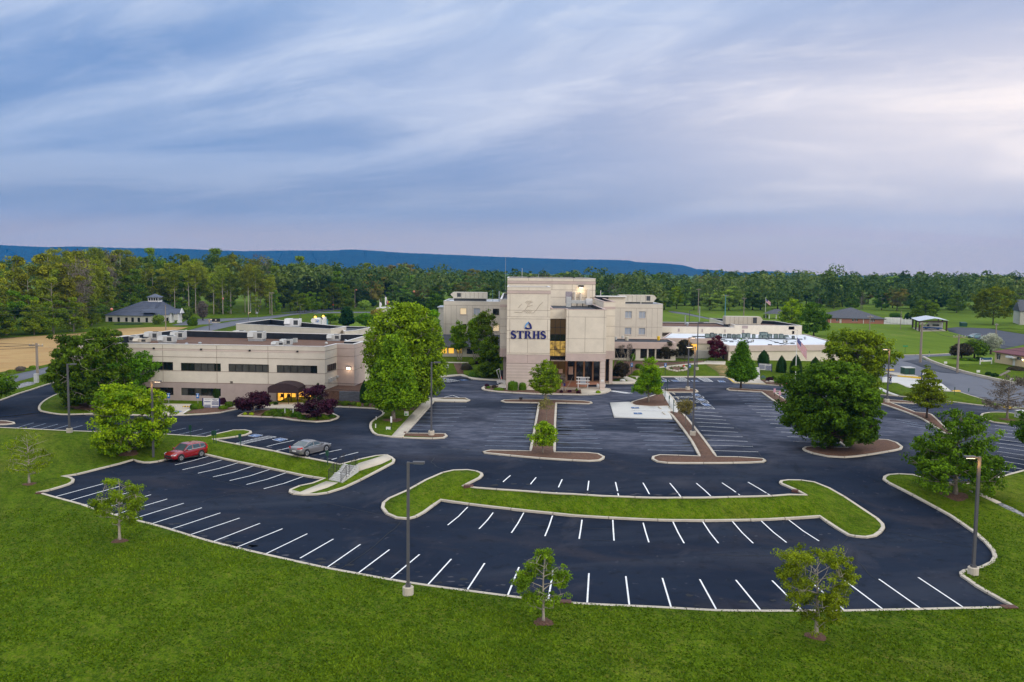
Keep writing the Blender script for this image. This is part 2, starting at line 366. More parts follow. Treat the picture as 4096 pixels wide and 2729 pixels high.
# ---------------------------------------------------------------- the ground: one triangulation cut into surfaces
def line(*segs):                      # segs: ('Z', (x,y),...) lists joined into one world polyline
 out = []
 for s in segs: out += Ws(s[0], *s[1:])
 return out
LOT = line(
 ('L', (320,150),(400,173),(620,233),(700,262),(985,342),(1132,378),(1279,419),(1420,463),(1596,514),(1777,559),(1994,609),(2220,660)),
 ('M', (190,713),(428,757),(672,802),(958,847),(1257,887),(1567,928),(1875,966),(2172,989)),
 ('N', (-400,1014),(0,1037),(370,1042),(683,1041),(1008,1040),(1303,1034),(1590,1028),(1915,1020),(2290,1013)),
 ('N', (2000,850),(1930,800),(1885,770),(1880,750),(1905,733),(1960,725),(2040,705),(2110,670),(2135,630),(2120,580),(2060,510),(1980,440),(1880,370),(1800,315),(1600,205),(1440,120),(1330,65),(1295,40)),
 ('K', (1075,715),(1110,697),(1200,690),(1330,697),(1430,725),(1600,770),(1780,785),(1960,752),(2040,740),(2160,710),(2270,680),(2354,658),(2700,560),(3000,440)),
 ('F', (2900,1500),(2700,1380),(2324,1305),(2080,1280),(1940,1270),(1700,1240),(1480,1215),(1230,1190),(1000,1168),(870,1160),(600,1130),(200,1095),(0,1080)),
 ('E', (2190,1357),(1930,1338),(1560,1320),(1490,1265),(1450,1250),(720,1245),(420,1248),(440,1290),(425,1315),(380,1327),(60,1327)),
 ('D', (2160,1318),(2110,1300),(1460,1300),(1440,1330),(945,1300),(870,1288),(700,1284),(560,1275),(500,1250),(415,1232),(170,1255)),
 ('C', (2200,965),(2050,1060),(2000,1150),(2100,1215),(2120,1208)),
 ('I', (860,262),(1060,265),(1098,283),(1060,298),(770,294),(640,440),(507,590),(870,595),(887,612),(860,630),(760,636),(490,627),(380,620),(250,602),(200,560),(188,520),(195,490),(230,460),(285,430),(312,400),(295,375),(240,360),(130,353),(0,348)),
 ('H', (1490,113),(1230,108)),('C', (610,1318),(220,1320),(60,1300)),('B', (1735,1300),(1600,1330),(1400,1372),(1200,1390),(1000,1400),(700,1407)),
 ('G', (1480,612),(890,592),(640,598),(560,597),(440,580),(380,567),(360,545),(365,520),(400,480),(480,432),(600,382),(720,335),(900,290),(1000,230),(900,215),(640,262),(430,322),(300,365),(180,402),(20,460),(-300,560),(-500,700),(-400,712)),
 ('G', (0,722),(400,740),(640,752),(850,759),(1480,781),(1700,795),(1890,807),(2000,778),(2130,750)),('H', (530,332),(640,330),(690,340),(697,352),(650,373),(450,405),(347,415),
 (550,457),(850,512),(1060,557),(1300,602),(1520,647),(1700,600),(1850,568),(1945,560),(1985,580),(2013,605),(2005,630),(1850,712),(1700,790),(1550,860),(1400,907),(1300,921),(1180,923),(1090,915),(1060,900),(1065,880),(1150,845),(1380,777),(1180,745),(875,680),(580,620),(270,550)),
 ('G', (1890,962),(1540,1012),(1450,1032),(1380,1041),(1320,1041),(1265,1030),(1225,1015),(1100,1052),(900,1102),(700,1152),(570,1172),(640,1182),(672,1200),(665,1222),(630,1242),(560,1265),(450,1297),(345,1320)))
ISL1 = line(('I', (1040,1075),(1160,1092),(1350,1107),(1615,1124),(1890,1145),(2180,1160)),('J', (100,1164),(402,1174),(700,1184),(982,1184),(1266,1182),(1541,1175),(1807,1168),(2127,1160)),
 ('J', (2050,1120),(1960,1080),(1900,1055),(1890,1045),(1900,1030),(1960,1022),(2080,1024),(2200,1042)),('K', (560,820),(700,900),(850,1000),(1000,1100),(1050,1150),(1058,1180),(1030,1220),(980,1255),(900,1270),(800,1262),(740,1250),(640,1190),(550,1130),(475,1076),(300,1088),(0,1105)),
 ('J', (1610,1385),(1330,1390),(1040,1390),(760,1386),(460,1373),(160,1356),(0,1346)),('I', (1870,1325),(1620,1300),(1350,1270),(1100,1240),(835,1202),(760,1255),(680,1315),(600,1358),(530,1375),(430,1367),(340,1328),(300,1275),(310,1230),(360,1190),(520,1120),(700,1020),(850,955),(950,932),(1080,928),(1160,940),(1205,958),(1213,975),(1190,1000),(1120,1035)))
ISL2 = line(('I', (1395,292),(1420,282),(1570,277),(1790,280),(2150,292),(2212,300),(2222,308),(2190,316),(1895,308),(1885,500),(1880,765),(2180,770),(2280,780),(2330,805),(2325,820),(2290,838),(2200,843),(1900,828),(1600,805),(1245,770),(1232,760),(1290,748),(1660,755),(1700,540),(1740,307),(1430,302)))
ISL4 = line(('J', (715,825),(722,805),(780,790),(950,795),(1150,803),(1060,640),(893,420),(860,393),(890,385),(850,338),(700,342),(560,332),(522,318),(520,305),(540,295),(640,265),(735,235),(790,198),(845,205),(905,275),(960,370),(1030,450),(1180,640),(1300,807),(1500,810),(1725,825),(1745,840),(1725,852),(1450,861),(1180,863),(850,861),(760,850)))
ISL4B = line(('J', (798,188),(850,181),(960,175),(1060,178),(1110,188),(1127,203),(1100,210),(960,209),(850,206)))
ISL5 = line(('J', (1400,180),(1420,172),(1520,178),(1720,190),(2090,213)),('J', (2085,222),(1825,210),(1960,295)),('K', (330,120),(640,260),(760,345),(1010,370),(1100,375),(1180,400),(1228,437),(1215,457),(1100,480),(900,512),(700,533),(550,525),(420,498),(345,472),(328,457),(350,440),(400,436),(735,450),(600,350),(450,250),(135,66)),('J', (1715,207),(1420,190)))
ISL6 = line(('F', (880,1222),(940,1206),(1040,1215),(1300,1237),(1312,1246),(1290,1252),(1060,1238),(1310,1334),(1420,1342)),('K', (1500,140),(1700,330),(1640,320),(1500,228),(1380,160),(1060,45)),('F', (920,1240)))
ISL7 = line(('K', (1960,150),(1975,132),(2040,121),(2180,122),(2300,135),(2450,155),(2480,200),(2420,245),(2354,238),(2200,225),(2080,210),(2010,190),(1975,172)))
ISL8 = line(('H', (585,197),(680,201),(800,207),(950,213),(1100,236),(1300,253),(1420,243),(1490,220),(1503,205),(1480,192),(1400,165),(1200,150),(800,145),(650,165)))
ISL9 = line(('D', (665,1378),(700,1402),(850,1422),(1100,1437),(1300,1447),(1600,1452),(1900,1457),(2050,1442),(2130,1420),(2152,1402),(2140,1387),(2060,1375),(1840,1372),(1540,1372),(1440,1390),(945,1300),(850,1352),(690,1358)))
ISL10 = line(('G', (-60,693),(60,690),(130,681),(120,672),(60,662),(-60,655)))
sm = smooth_line
LOTs = sm(LOT, True); I1s = sm(ISL1, True); I2s = sm(ISL2, True); I4s = sm(ISL4, True); I4Bs = sm(ISL4B, True); I5s = sm(ISL5, True); I6s = sm(ISL6, True); I7s = sm(ISL7, True)
I8s = sm(ISL8, True); I9s = sm(ISL9, True); I10s = sm(ISL10, True)
def R(name, *segs, s=False):
 p = line(*segs); return (name, sm(p, True) if s else p)
_t1, _t2 = atz('D', 947,1390,1.5), atz('D', 2075,1390,1.5)
REG = [  # later entries win
('meadow', [(64,200),(100,188),(170,205),(339,190),(339,519),(-60,519),(-60,300),(20,235)]),('lot', LOTs),
R('straw', ('A', (-900,1290),(0,1205),(500,1172),(850,1150),(1170,1112),(1500,1085),(1900,1072),(2190,1076),(2050,1110),(1500,1180),(1100,1330)),('G', (760,60),(330,160),(180,178),(0,212),(-900,400)), s=True),
R('road', ('G', (-700,420),(0,258),(180,215),(340,180),(800,60)),('B', (1020,412),(1340,340),(1870,256),(2323,205)),('C', (300,215),(600,182),(1000,158),(1060,148),(1075,158),(1000,180),(860,192)),('C', (720,213),(500,236),(300,270),(0,300)),('B', (2060,275),(1580,358),(1340,412),(1200,450),(500,800)),('G', (500,190),(340,246),(100,312),(-700,520)), s=True),
R('road', ('C', (720,222),(800,200),(980,196),(1400,196),(1400,212),(1000,214),(820,216),(730,224))),
R('road', ('B', (812,354),(950,322),(1025,282),(1500,271),(1865,260),(1600,292),(1350,322),(1390,330),(1340,345),(1200,347),(1100,352),(900,357)), s=True),
R('road', ('F', (860,790),(1100,797),(1300,790),(1620,781),(1900,740),(2000,735),(2010,755),(1800,785),(1620,806),(1385,823),(1480,865),(1700,938),(1990,1012),(2324,1078),(2900,1170),(2900,1400),(2324,1293),(2150,1268),(1900,1198),(1720,1142),(1640,1140),(1300,1117),(1140,1058),(1000,1052),(970,1000),(900,900)), s=True),
R('darkroad', ('F', (1190,852),(1340,833),(1440,872),(1600,918),(1725,962),(1700,972),(1540,958),(1400,920),(1260,868)), s=True),
R('darkroad', ('F', (1600,545),(1700,535),(2324,560),(2900,590),(2900,900),(2324,702),(2130,742),(2090,738),(2010,700),(1900,655),(1620,577)), s=False),
R('lawn', ('F', (2010,548),(2200,543),(2324,562),(2900,640),(2900,700),(2324,600),(2150,575))),
R('road', ('E', (780,480),(830,478),(1000,500),(1270,560),(1270,578),(1000,525),(830,500))),
R('road', ('E', (700,603),(1270,603),(1270,620),(700,616))),
R('pale', ('F', (1000,1006),(1140,998),(1370,1020),(1560,1068),(1640,1132),(1300,1117),(1230,1100),(1140,1058),(1000,1052))),
R('pale', ('F', (940,1095),(965,1095),(1075,1148),(1160,1178),(1120,1180),(1040,1160))),
('lawn', I1s),('mulch', I2s),('mulch', I4s),('mulch', I4Bs),('mulch', I5s),('mulch', I6s),('lawn', I7s),('mulch', I8s),('conc', I9s),('mulch', I10s),
R('conc', ('I', (770,280),(690,275),(672,300),(560,420),(378,620),(490,627),(510,590),(640,440))),
R('conc', ('C', (2100,1215),(2330,1220),(2330,1240),(2130,1240))),
R('conc', ('I', (740,262),(860,274),(1040,277),(1088,284),(1060,296),(770,292))),
R('mulch', ('I', (790,266),(860,263),(1060,266),(1090,281),(1040,273),(860,271))),
R('mulch', ('I', (510,592),(870,597),(880,611),(855,625),(760,629),(495,613))),
R('mulch', ('H', (1495,108),(1600,112),(1750,115),(1850,120),(1905,135),(1925,120),(1790,80),(1720,40),(1480,55),(1235,60),(1240,95))),
R('pale', ('J', (322,308),(500,300),(560,333),(700,342),(850,338),(895,388),(862,393),(895,455),(360,440))),
R('pale', ('J', (790,198),(848,206),(905,278),(960,368),(940,400),(900,393),(870,340),(810,235))),
R('conc', ('B', (690,1272),(1080,1276),(1075,1330),(965,1392),(985,1400),(700,1405))),
R('mulch', ('B', (975,1386),(1075,1345),(1080,1290),(1300,1290),(1720,1250),(1690,1300),(1600,1327),(1400,1369),(1200,1387)), s=True),
R('conc', ('B', (1200,1289),(1700,1285),(2060,1290)),('C', (220,1290),(320,1260),(620,1262),(640,1310),(600,1318),(225,1319)),('B', (1720,1312),(1500,1320),(1480,1300))),
R('mulch', ('G', (740,500),(930,485),(1300,490),(1300,560),(860,556),(720,540),(600,535)), s=True),
R('conc', ('H', (1062,902),(1080,885),(1150,905),(1390,805),(1500,820),(1400,865),(1240,915),(1170,921),(1090,914))),
R('conc', ('H', (1690,640),(1940,560),(1987,582),(1985,605),(1900,645),(1680,715),(1600,690))),
# round the tower
R('mulch', ('D', (690,1372),(740,1352),(860,1350),(850,1368),(835,1380),(945,1380),(945,1400),(1450,1405),(1470,1398),(1810,1398),(1820,1450),(1600,1446),(1300,1441),(1100,1431),(850,1416),(700,1396))),
R('paver', ('D', (1440,1302),(2110,1300),(2160,1318),(2060,1330),(1900,1335),(1860,1372),(1440,1385))),
R('conc', ('D', (415,1232),(500,1250),(560,1275),(700,1284),(945,1295),(945,1272),(700,1268),(580,1258),(490,1235),(440,1218),(170,1235),(170,1255))),
R('conc', ('D', (200,1075),(510,1078),(510,1090),(200,1088))),
R('mulch', ('D', (330,1092),(430,1090),(450,1215),(380,1216))),
R('mulch', ('E', (150,1310),(60,1310),(60,1290),(140,1200),(170,1060),(840,1075),(1210,1060),(1200,1085),(800,1110),(500,1180),(360,1215),(300,1250),(150,1280))),
R('conc', ('E', (60,1326),(60,1302),(330,1302),(240,1245),(300,1240),(430,1290),(430,1312),(380,1327))),
R('conc', ('E', (640,1140),(800,1118),(1200,1075),(1240,1062),(1460,1068),(1455,1108),(1240,1100),(1000,1110),(660,1152))),
R('straw2', ('E', (1220,1102),(1460,1110),(1540,1200),(1560,1245),(1400,1240),(1330,1170)), s=True),
R('mulch', ('E', (785,1165),(800,1135),(980,1135),(1000,1172),(890,1186)), s=True),
R('conc', ('E', (1490,1265),(1640,1240),(1860,1278),(1932,1336),(1560,1320))),
R('conc', ('E', (350,1240),(1450,1243),(1450,1252),(720,1247),(400,1250))),
R('mulch', ('E', (1860,1285),(2000,1280),(2120,1300),(2190,1352),(1940,1334)), s=True),
R('straw', ('D', (440,-40),(0,0),(0,-1),(441,-40))),
R('conc', ('K', (1850,845),(1960,870),(2145,955),(2100,965),(1930,885),(1855,855))),
R('rock', ('K', (2145,955),(2250,1000),(2360,1060),(2500,1130),(2480,1200),(2330,1075),(2180,1010),(2100,965)), s=True),
R('rock', ('G', (80,370),(160,325),(250,298),(330,300),(320,320),(230,345),(120,375)), s=True),
]
def pip(poly, X, Y):
 P = np.array(poly); x1, y1 = P[:, 0], P[:, 1]; x2, y2 = np.roll(x1,-1), np.roll(y1,-1)
 ins = np.zeros(X.shape, bool)
 for a, b, c, d in zip(x1, y1, x2, y2):
  if b == d: continue
  ins ^= ((b > Y) != (d > Y)) & (X < (c-a)*(Y-b)/(d-b)+a)
 return ins
X0, X1, Y0, Y1 = -300,340,8,520
def terrain():
 rnd = random.Random(4); V = []; E = []
 def addpoly(p):
  q = [(min(max(x, X0+.5), X1-.5), min(max(y, Y0+.5), Y1-.5)) for x, y in p]
  n = len(V); V.extend(Vector(a) for a in q); E.extend((n+i, n+(i+1) % len(q)) for i in range(len(q)))
 for nm, p in REG: addpoly(p)
 addpoly([(X0, Y0),(X1, Y0),(X1, Y1),(X0, Y1)]); 
 y = Y0+2.
 while y < Y1-1:
  st = 1.9 if y < 130 else 3.2 if y < 200 else 7.
  hw = (.68*y+25) if y < 300 else 400
  x = -hw
  while x < hw:
   if X0+1 < x < X1-1: V.append(Vector((x+rnd.uniform(-.3,.3)*st, y+rnd.uniform(-.3,.3)*st)))
   x += st if abs(x) < .66*y+15 else st*3
  y += st
 vo, eo, fo, *_ = delaunay_2d_cdt(V, E, [], 0,1e-3)
 P = np.array([(v.x, v.y) for v in vo]); F = np.array([f for f in fo if len(f) == 3])
 cx = P[F].mean(1); lab = np.zeros(len(F), int); names = ['lawn', 'meadow', 'lot', 'straw', 'road', 'darkroad', 'pale', 'mulch', 'conc', 'paver', 'straw2', 'rock']
 for nm, p in REG: lab[pip(p, cx[:, 0], cx[:, 1])] = names.index(nm)
 g = ground(P[:, 0], P[:, 1]); out = {}
 info = {'lawn': ('lawn', M_grass, .12), 'meadow': ('meadow', M_meadow, .12), 'lot': ('parking_lot', M_asph, 0), 'straw': ('straw_field', M_straw, .12), 'road': ('road', M_road, .02), 'darkroad': ('dark_road', MATS['dark_road'], .03), 'pale': ('concrete_pad', M_concl, .13),
   'mulch': ('mulch_bed', M_mulch, .135), 'conc': ('pavement', M_conc, .14), 'paver': ('paved_plaza', M_paver, .1), 'straw2': ('bare_slope', M_straw2,.125), 'rock': ('stone_channel', M_rock, .1)}
 for k, nm in enumerate(names):
  T = F[lab == k]
  if not len(T): continue
  ids, inv = np.unique(T, return_inverse=True); T2 = inv.reshape(-1,3)
  o_n, m, off = info[nm]
  V3 = np.c_[P[ids], g[ids]+off]
  # orient upward, then a skirt down along open edges
  a = V3[T2]; nz = np.cross(a[:, 1]-a[:, 0], a[:, 2]-a[:, 0])[:, 2]; T2[nz < 0] = T2[nz < 0][:, ::-1]
  e = np.concatenate([T2[:, [0,1]], T2[:, [1,2]], T2[:, [2,0]]]); key = set(map(tuple, e.tolist()))
  be = np.array([q for q in e.tolist() if (q[1], q[0]) not in key])
  n = len(V3); V4 = np.r_[V3, V3-np.array([0,0,.45])]
  sk = np.r_[np.c_[be[:, 1], be[:, 0], be[:, 0]+n], np.c_[be[:, 1], be[:, 0]+n, be[:, 1]+n]]
  out[nm] = tag(npmesh(o_n, V4, np.r_[T2, sk], m), kind='structure')
 return out
M_straw2 = layered('bare_slope', (.10,.115,.02), [(.8,.4,.6,(.30,.19,.08),.9, ONE, 0),(5,.45,.7,(.20,.16,.06),.6, ONE, 0)], rough=.95)
layered('dark_road', (.055,.062,.082), [(.2,.45,.7,(.08,.085,.105),.7, ONE, 0),(2,.5,.7,(.04,.045,.06),.5, ONE, 0)], rough=.85)
TER = terrain()
# far ground beyond the surveyed piece
fg = MB()
FR = 9000
for (a, b, c, d) in [(-FR, X0+.5,-50, FR),(X1-.5, FR, -50, FR),(X0+.5, X1-.5, Y1-.5, FR),(X0+.5, X1-.5,-50, Y0+.5)]:
 fg.quad((a, c, .8),(b, c, .8),(b, d, .8),(a, d, .8)) if c > 10 or a < 0 and c < 0 and b < X0+5 or a > 100 else fg.quad((a, c, .1),(b, c, .1),(b, d, .1),(a, d, .1))
tag(fg.build('far_ground', M_meadow), kind='structure')
# kerbs
for p in (I1s, I2s, I4s, I4Bs, I5s, I7s, I8s, I9s, I10s, I6s): kerb_line(p, closed=True)
kerb_line(LOTs, closed=True)
kerb_line(sm(line(('F', (880,790),(1100,798),(1620,783),(1900,742)))), w=.25)
kerb_line(sm(line(('F', (1385,825),(1480,870),(1700,945),(1990,1018),(2324,1085),(2700,1150)))), w=.5, h=.5)
kerb_line(sm(line(('F', (1000,1054),(1140,1060),(1300,1119),(1640,1142),(1720,1144),(1900,1200),(2150,1270),(2324,1295)))), w=.25)
tag(KERB.build('kerb', M_conc), kind='structure'); tag(JNT.build('kerb_joints', mat('joint_dirt', (.14,.12,.10),.95)), kind='structure')
# painted lines
PL, PW, PB, PY, CK = MB(), MB(), MB(), MB(), MB()
def drape(mb, pts, w, off=.008, step=2.0):
 P = []
 for a, b in zip(pts[:-1], pts[1:]):
  n = max(1, int(math.hypot(b[0]-a[0], b[1]-a[1])/step)); P += [(a[0]+(b[0]-a[0])*i/n, a[1]+(b[1]-a[1])*i/n) for i in range(n)]
 P.append(pts[-1]); n = len(P); vs = []
 for i in range(n):
  a = P[max(i-1,0)]; b = P[min(i+1, n-1)]; l = math.hypot(b[0]-a[0], b[1]-a[1]) or 1; nx, ny = -(b[1]-a[1])/l*w/2,(b[0]-a[0])/l*w/2
  for s in (1,-1): x, y = P[i][0]+s*nx, P[i][1]+s*ny; vs.append((x, y, gz(x, y)+off))
 mb.add(vs, [(2*i, 2*i+1,2*i+3,2*i+2) for i in range(n-1)])
def seg(z, *L, mb=None, w=.11):
 for a in L: drape(mb or PL, [W(z, a[0], a[1]), W(z, a[2], a[3])], w, off=.022)
seg('M', (1145,638,958,843),(1397,670,1257,884),(1657,700,1567,925),(1916,725,1875,965),(2186,746,2172,987),(905,603,672,798),(677,567,428,754),(457,527,190,712),(252,487,0,632),
 (1275,238,1118,381),(1480,263,1355,410),(1693,287,1600,440),(1911,307,1853,465),(2136,324,2112,486))
seg('N', (173,797,370,1038),(447,801,683,1037),(740,812,1008,1037),(1000,803,1303,1032),(1255,790,1590,1026),(1552,777,1915,1018),(142,348,304,519),(362,347,556,513),(574,343,802,502))
seg('V', (1438,1325,1447,1398),(1522,1329,1544,1403),(1608,1332,1648,1405),(1408,1194,1411,1243),(1477,1199,1491,1247),(1546,1199,1572,1249),(1614,1198,1651,1249))
seg('L', (1813,328,1420,461),(1668,289,1279,417),(1527,250,1132,376),(1390,216,985,340),(1967,368,1596,512),(2137,409,1777,555),(2325,447,1994,607))
seg('G', (490,1357,968,1227),(622,1393,1100,1256),(760,1432,1240,1297),(900,1474,1388,1333),(1050,1517,1538,1373))
seg('I', (1475,972,1352,1103),(1711,990,1617,1121),(1951,1008,1893,1141),(2196,1022,2179,1158))
seg('J', (372,1033,402,1168),(625,1040,700,1177),(872,1043,982,1180),(1115,1043,1266,1178),(1352,1040,1541,1172),(1590,1033,1807,1163))
seg('H', (0,645,310,565),(68,690,440,596),(210,722,582,626),(350,756,723,655),(503,790,873,686),(656,826,1026,716),(815,865,1185,750),(785,490,1095,419),(925,517,1075,482),(1230,575,1530,502),(1440,597,1685,529))
def row(z, a, b, n=None, mb=None, w=.10, z2=None, sp=2.85):      # a, b: first and last line as (x0,y0,x1,y1)
 A0, A1, B0, B1 = W(z, *a[:2]), W(z, *a[2:]), W(z2 or z, *b[:2]), W(z2 or z, *b[2:])
 n = n or max(1, round(math.hypot(A0[0]-B0[0], A0[1]-B0[1])/sp))
 for i in range(n+1):
  t = i/n; drape(mb or PW, [(A0[0]+(B0[0]-A0[0])*t, A0[1]+(B0[1]-A0[1])*t),(A1[0]+(B1[0]-A1[0])*t, A1[1]+(B1[1]-A1[1])*t)], w, off=.022)
row('I', (1240,698,1650,704),(1390,342,1715,348))
row('I', (2320,723,1900,712),(2150,355,1905,350))
row('J', (668,737,1090,747),(540,463,905,468))
row('J', (1685,755,1262,743),(1320,398,1060,380), mb=PL, w=.09)
row('J', (2005,659,2260,668),(1590,332,1900,345), mb=PL, w=.09)
row('J', (1560,310,1870,320),(1490,215,1760,222))
row('K', (230,384,520,394),(230,384,521,394), n=1, mb=PL, w=.09)
row('I', (925,557,555,551),(1070,338,745,335))
row('K', (2087,237,2420,274),(2105,474,2420,520), mb=PL, w=.09)
row('K', (2160,520,2500,578),(1960,690,2160,710), n=4, mb=PL, w=.09)
row('F', (1090,1243,1290,1262),(1240,1300,1420,1318), n=3)
row('K', (1050,330,970,295),(1051,330,971,295), n=1)
row('K', (1180,180,1370,215),(1280,235,1480,268), n=2)
row('E', (2040,1430,2165,1438),(2160,1530,2300,1540), n=4)
row('G', (150,718,310,672),(590,742,760,695), n=4)
row('G', (1510,763,1710,720),(1760,797,2015,735), n=2)
row('G', (0,622,380,577),(0,622,380,577), n=1, mb=PY, w=.2)
# accessible bays: hatching and blue squares
def ring(z, pts, mb=None, w=.10):
 P = [W(z, *p) for p in pts]; drape(mb or PL, P+[P[0]], w, off=.024)
def hatch(z, a, b, c, d, n, mb=None, w=.09):           # box a-b-c-d, diagonals between the long sides a-b and d-c
 P = [W(z, *p) for p in (a, b, c, d)]; mb = mb or PL; drape(mb, P+[P[0]], w, off=.024)
 lp = lambda p, q, t: (p[0]+(q[0]-p[0])*t, p[1]+(q[1]-p[1])*t)
 for i in range(n): drape(mb, [lp(P[0], P[1], i/n), lp(P[3], P[2], (i+1)/n)], w, off=.026)
def blue(z, pts, frame=True):
 P = [W(z, *p) for p in pts]; c = (sum(p[0] for p in P)/4, sum(p[1] for p in P)/4)
 PB.add([(x, y, gz(x, y)+(.17 if (z, pts) in RAISED else .022)) for x, y in P], [(0,1,2,3)])
 lp = lambda u, v: tuple((P[0][k]*(1-u)+P[1][k]*u)*(1-v)+(P[3][k]*(1-u)+P[2][k]*u)*v for k in (0,1))
 o = .175 if (z, pts) in RAISED else .028
 if frame: drape(PL, P+[P[0]], .08, off=o)
 circ = [lp(.5+.20*math.cos(t),.60+.20*math.sin(t)) for t in np.linspace(2.2,6.9,9)]
 drape(PL, circ, .07, off=o); drape(PL, [lp(.45,.25), lp(.45,.5), lp(.65,.5), lp(.75,.78), lp(.85,.75)], .07, off=o); drape(PL, [lp(.40,.15), lp(.47,.20)], .14, off=o)
RAISED = []
blue('H', [(672,378),(745,390),(808,372),(735,361)]); blue('H', [(895,413),(968,429),(1037,409),(965,397)])
hatch('H', (552,447),(860,378),(930,388),(605,457),9)
ad = [('E', (1060,1440),(1110,1462),(1170,1460),(1125,1440)),('E', (1115,1495),(1165,1519),(1230,1517),(1185,1496)),('E', (1172,1553),(1225,1580),(1295,1577),(1245,1554)),
  ('E', (825,1283),(860,1299),(930,1299),(890,1284)),('E', (1055,1284),(1085,1299),(1155,1299),(1120,1285)),('E', (1365,1286),(1395,1306),(1462,1306),(1430,1288)),('E', (715,1284),(735,1300),(785,1300),(760,1286))]
for z, *p in ad: blue(z, p)
hatch('E', (810,1473),(1190,1468),(1210,1490),(830,1480),6); hatch('E', (865,1522),(1240,1520),(1268,1548),(895,1530),6); hatch('J', (1000,345),(1260,340),(1285,360),(1020,352),6)
hatch('E', (865,1250),(970,1250),(1045,1298),(940,1298),5); hatch('E', (1130,1250),(1240,1255),(1315,1302),(1220,1300),5)
seg('E', (720,1255,812,1298)); hatch('E', (105,1408),(160,1404),(380,1435),(300,1436),5, w=.12)
hatch('D', (175,1275),(230,1258),(400,1290),(260,1308),6); blue('D', [(400,1276),(430,1287),(510,1284),(470,1274)], False)
seg('D', (190,1490,320,1458),(320,1458,420,1492),(190,1490,420,1492))
def raised(z, pts, col): 
 P = [W(z, *p) for p in pts]; return P
RAISED += [('J', [(515,352),(520,364),(592,365),(585,353)]),('J', [(538,403),(543,417),(620,418),(610,404)]),('B', [(845,1372),(905,1382),(965,1364),(905,1357)])]
for z, p in RAISED[:]: blue(z, p, z == 'B')
def rdrape(mb, z, pts, w): drape(mb, [W(z, *p) for p in pts], w, off=.18)
rdrape(PL, 'J', [(510,380),(845,390)], .1); rdrape(PL, 'J', [(515,376),(845,382)], .1); rdrape(PL, 'B', [(790,1355),(890,1300)], .1); rdrape(PL, 'B', [(965,1390),(1065,1318)], .1)
for i in range(6): rdrape(PL, 'J', [(530+i*50,376),(560+i*50,387)], .08)
rdrape(PY, 'E', [(1560,1318),(1750,1328),(1932,1337)], .3); rdrape(PY, 'E', [(1492,1268),(1560,1316)], .3)
for z, pts in (('H', [(0,690),(200,737),(410,795),(620,842),(690,862),(748,890)]),('H', [(0,1050),(150,1012),(300,965),(450,930),(580,903),(750,888),(850,890),(940,905),(1058,905)]),
    ('H', [(1190,960),(1200,935),(1300,975),(1500,1020),(1650,1050),(1880,1105)]),('M', [(770,345),(720,405),(620,490),(540,560),(480,600),(380,660),(290,720)]),
    ('N', [(1020,470),(980,515),(950,550),(990,585),(1050,630),(1110,675),(1200,770),(1340,855),(1460,930),(1560,1020)]),('N', [(0,605),(200,612),(520,610)]),('N', [(1300,422),(1500,460),(1700,500),(1960,548)]),
    ('M', [(1605,320),(1620,360),(1900,392),(2353,410)]),('M', [(2110,488),(2353,500)]),('I', [(780,805),(750,850),(790,890),(900,925)]),('J', [(1200,290),(1330,380),(1500,545),(1700,780),(1750,830)]),
    ('I', [(0,745),(400,780),(820,800),(1230,820)])):
 P = []; rr = random.Random(len(pts)); Q = [W(z, *p) for p in pts]
 for a, b in zip(Q[:-1], Q[1:]):
  n = max(1, int(math.hypot(b[0]-a[0], b[1]-a[1])/.8))
  P += [(a[0]+(b[0]-a[0])*i/n+rr.uniform(-.08,.08), a[1]+(b[1]-a[1])*i/n+rr.uniform(-.08,.08)) for i in range(n)]
 drape(CK, P+[Q[-1]], .055, off=.018, step=1)
tag(PL.build('white_line_markings', M_paint), kind='structure'); tag(PW.build('worn_line_markings', M_painto), kind='structure')
tag(PB.build('blue_bay_markings', M_blue), kind='structure'); tag(PY.build('yellow_line_markings', M_yel), kind='structure'); tag(CK.build('asphalt_cracks', M_crack), kind='structure')
# stains in the bays and scuffs in the lanes
def blots(name, m, items, seed):
 rr = random.Random(seed); k = MB()
 for z, x0, y0, x1, y1, n, r0, asp in items:
  a, b = W(z, x0, y0), W(z, x1, y1)
  for i in range(n):
   t = rr.random(); cx, cy = a[0]+(b[0]-a[0])*t+rr.gauss(0,.6), a[1]+(b[1]-a[1])*t+rr.gauss(0,.6); rx = r0*rr.uniform(.5,1.4); q = 11; v = []
   for j in range(q): th = 2*PI*j/q; f = rr.uniform(.55,1.25); x, y = cx+rx*asp*f*math.cos(th), cy+rx*f*math.sin(th); v.append((x, y, gz(x, y)+.012))
   k.add(v, [tuple(range(q))])
 tag(k.build(name, m), kind='structure')
blots('oil_stains', mat('oil_stain', (.007,.009,.013),.7), [('I', 1690,690,1730,330,26,.34,2.6),('I', 1915,700,1915,330,26,.34,2.6),('I', 570,560,740,320,16,.3,2.2),('J', 1080,740,880,440,20,.34,2.4),('J', 1250,745,1010,400,18,.34,2.4),('J', 1830,330,1700,215,8,.3,2.4),('M', 150,660,1500,860,14,.22,1.4),('L', 1250,390,2250,620,16,.25,1.5),('N', -400,960,1500,980,12,.2,1.3),('H', 400,640,1150,770,10,.22,1.3),('I', 1300,1060,2300,1130,9,.22,1.3)], 5)
blots('pale_scuffs', mat('pale_scuff', (.060,.062,.078),.9, var=.3, vs=4), [('I', 700,700,2300,850,10,.16,3),('M', 0,640,1700,880,22,.10,2.2),('L', 1250,400,2300,640,16,.12,2.4),('J', 0,1150,1700,1160,18,.12,2.6),('N', 0,500,1000,450,10,.08,1.5),('H', 700,470,1450,630,12,.16,2),('I', 1450,420,1500,520,5,.2,1.5),('J', 50,460,150,560,5,.2,1.5)], 8)
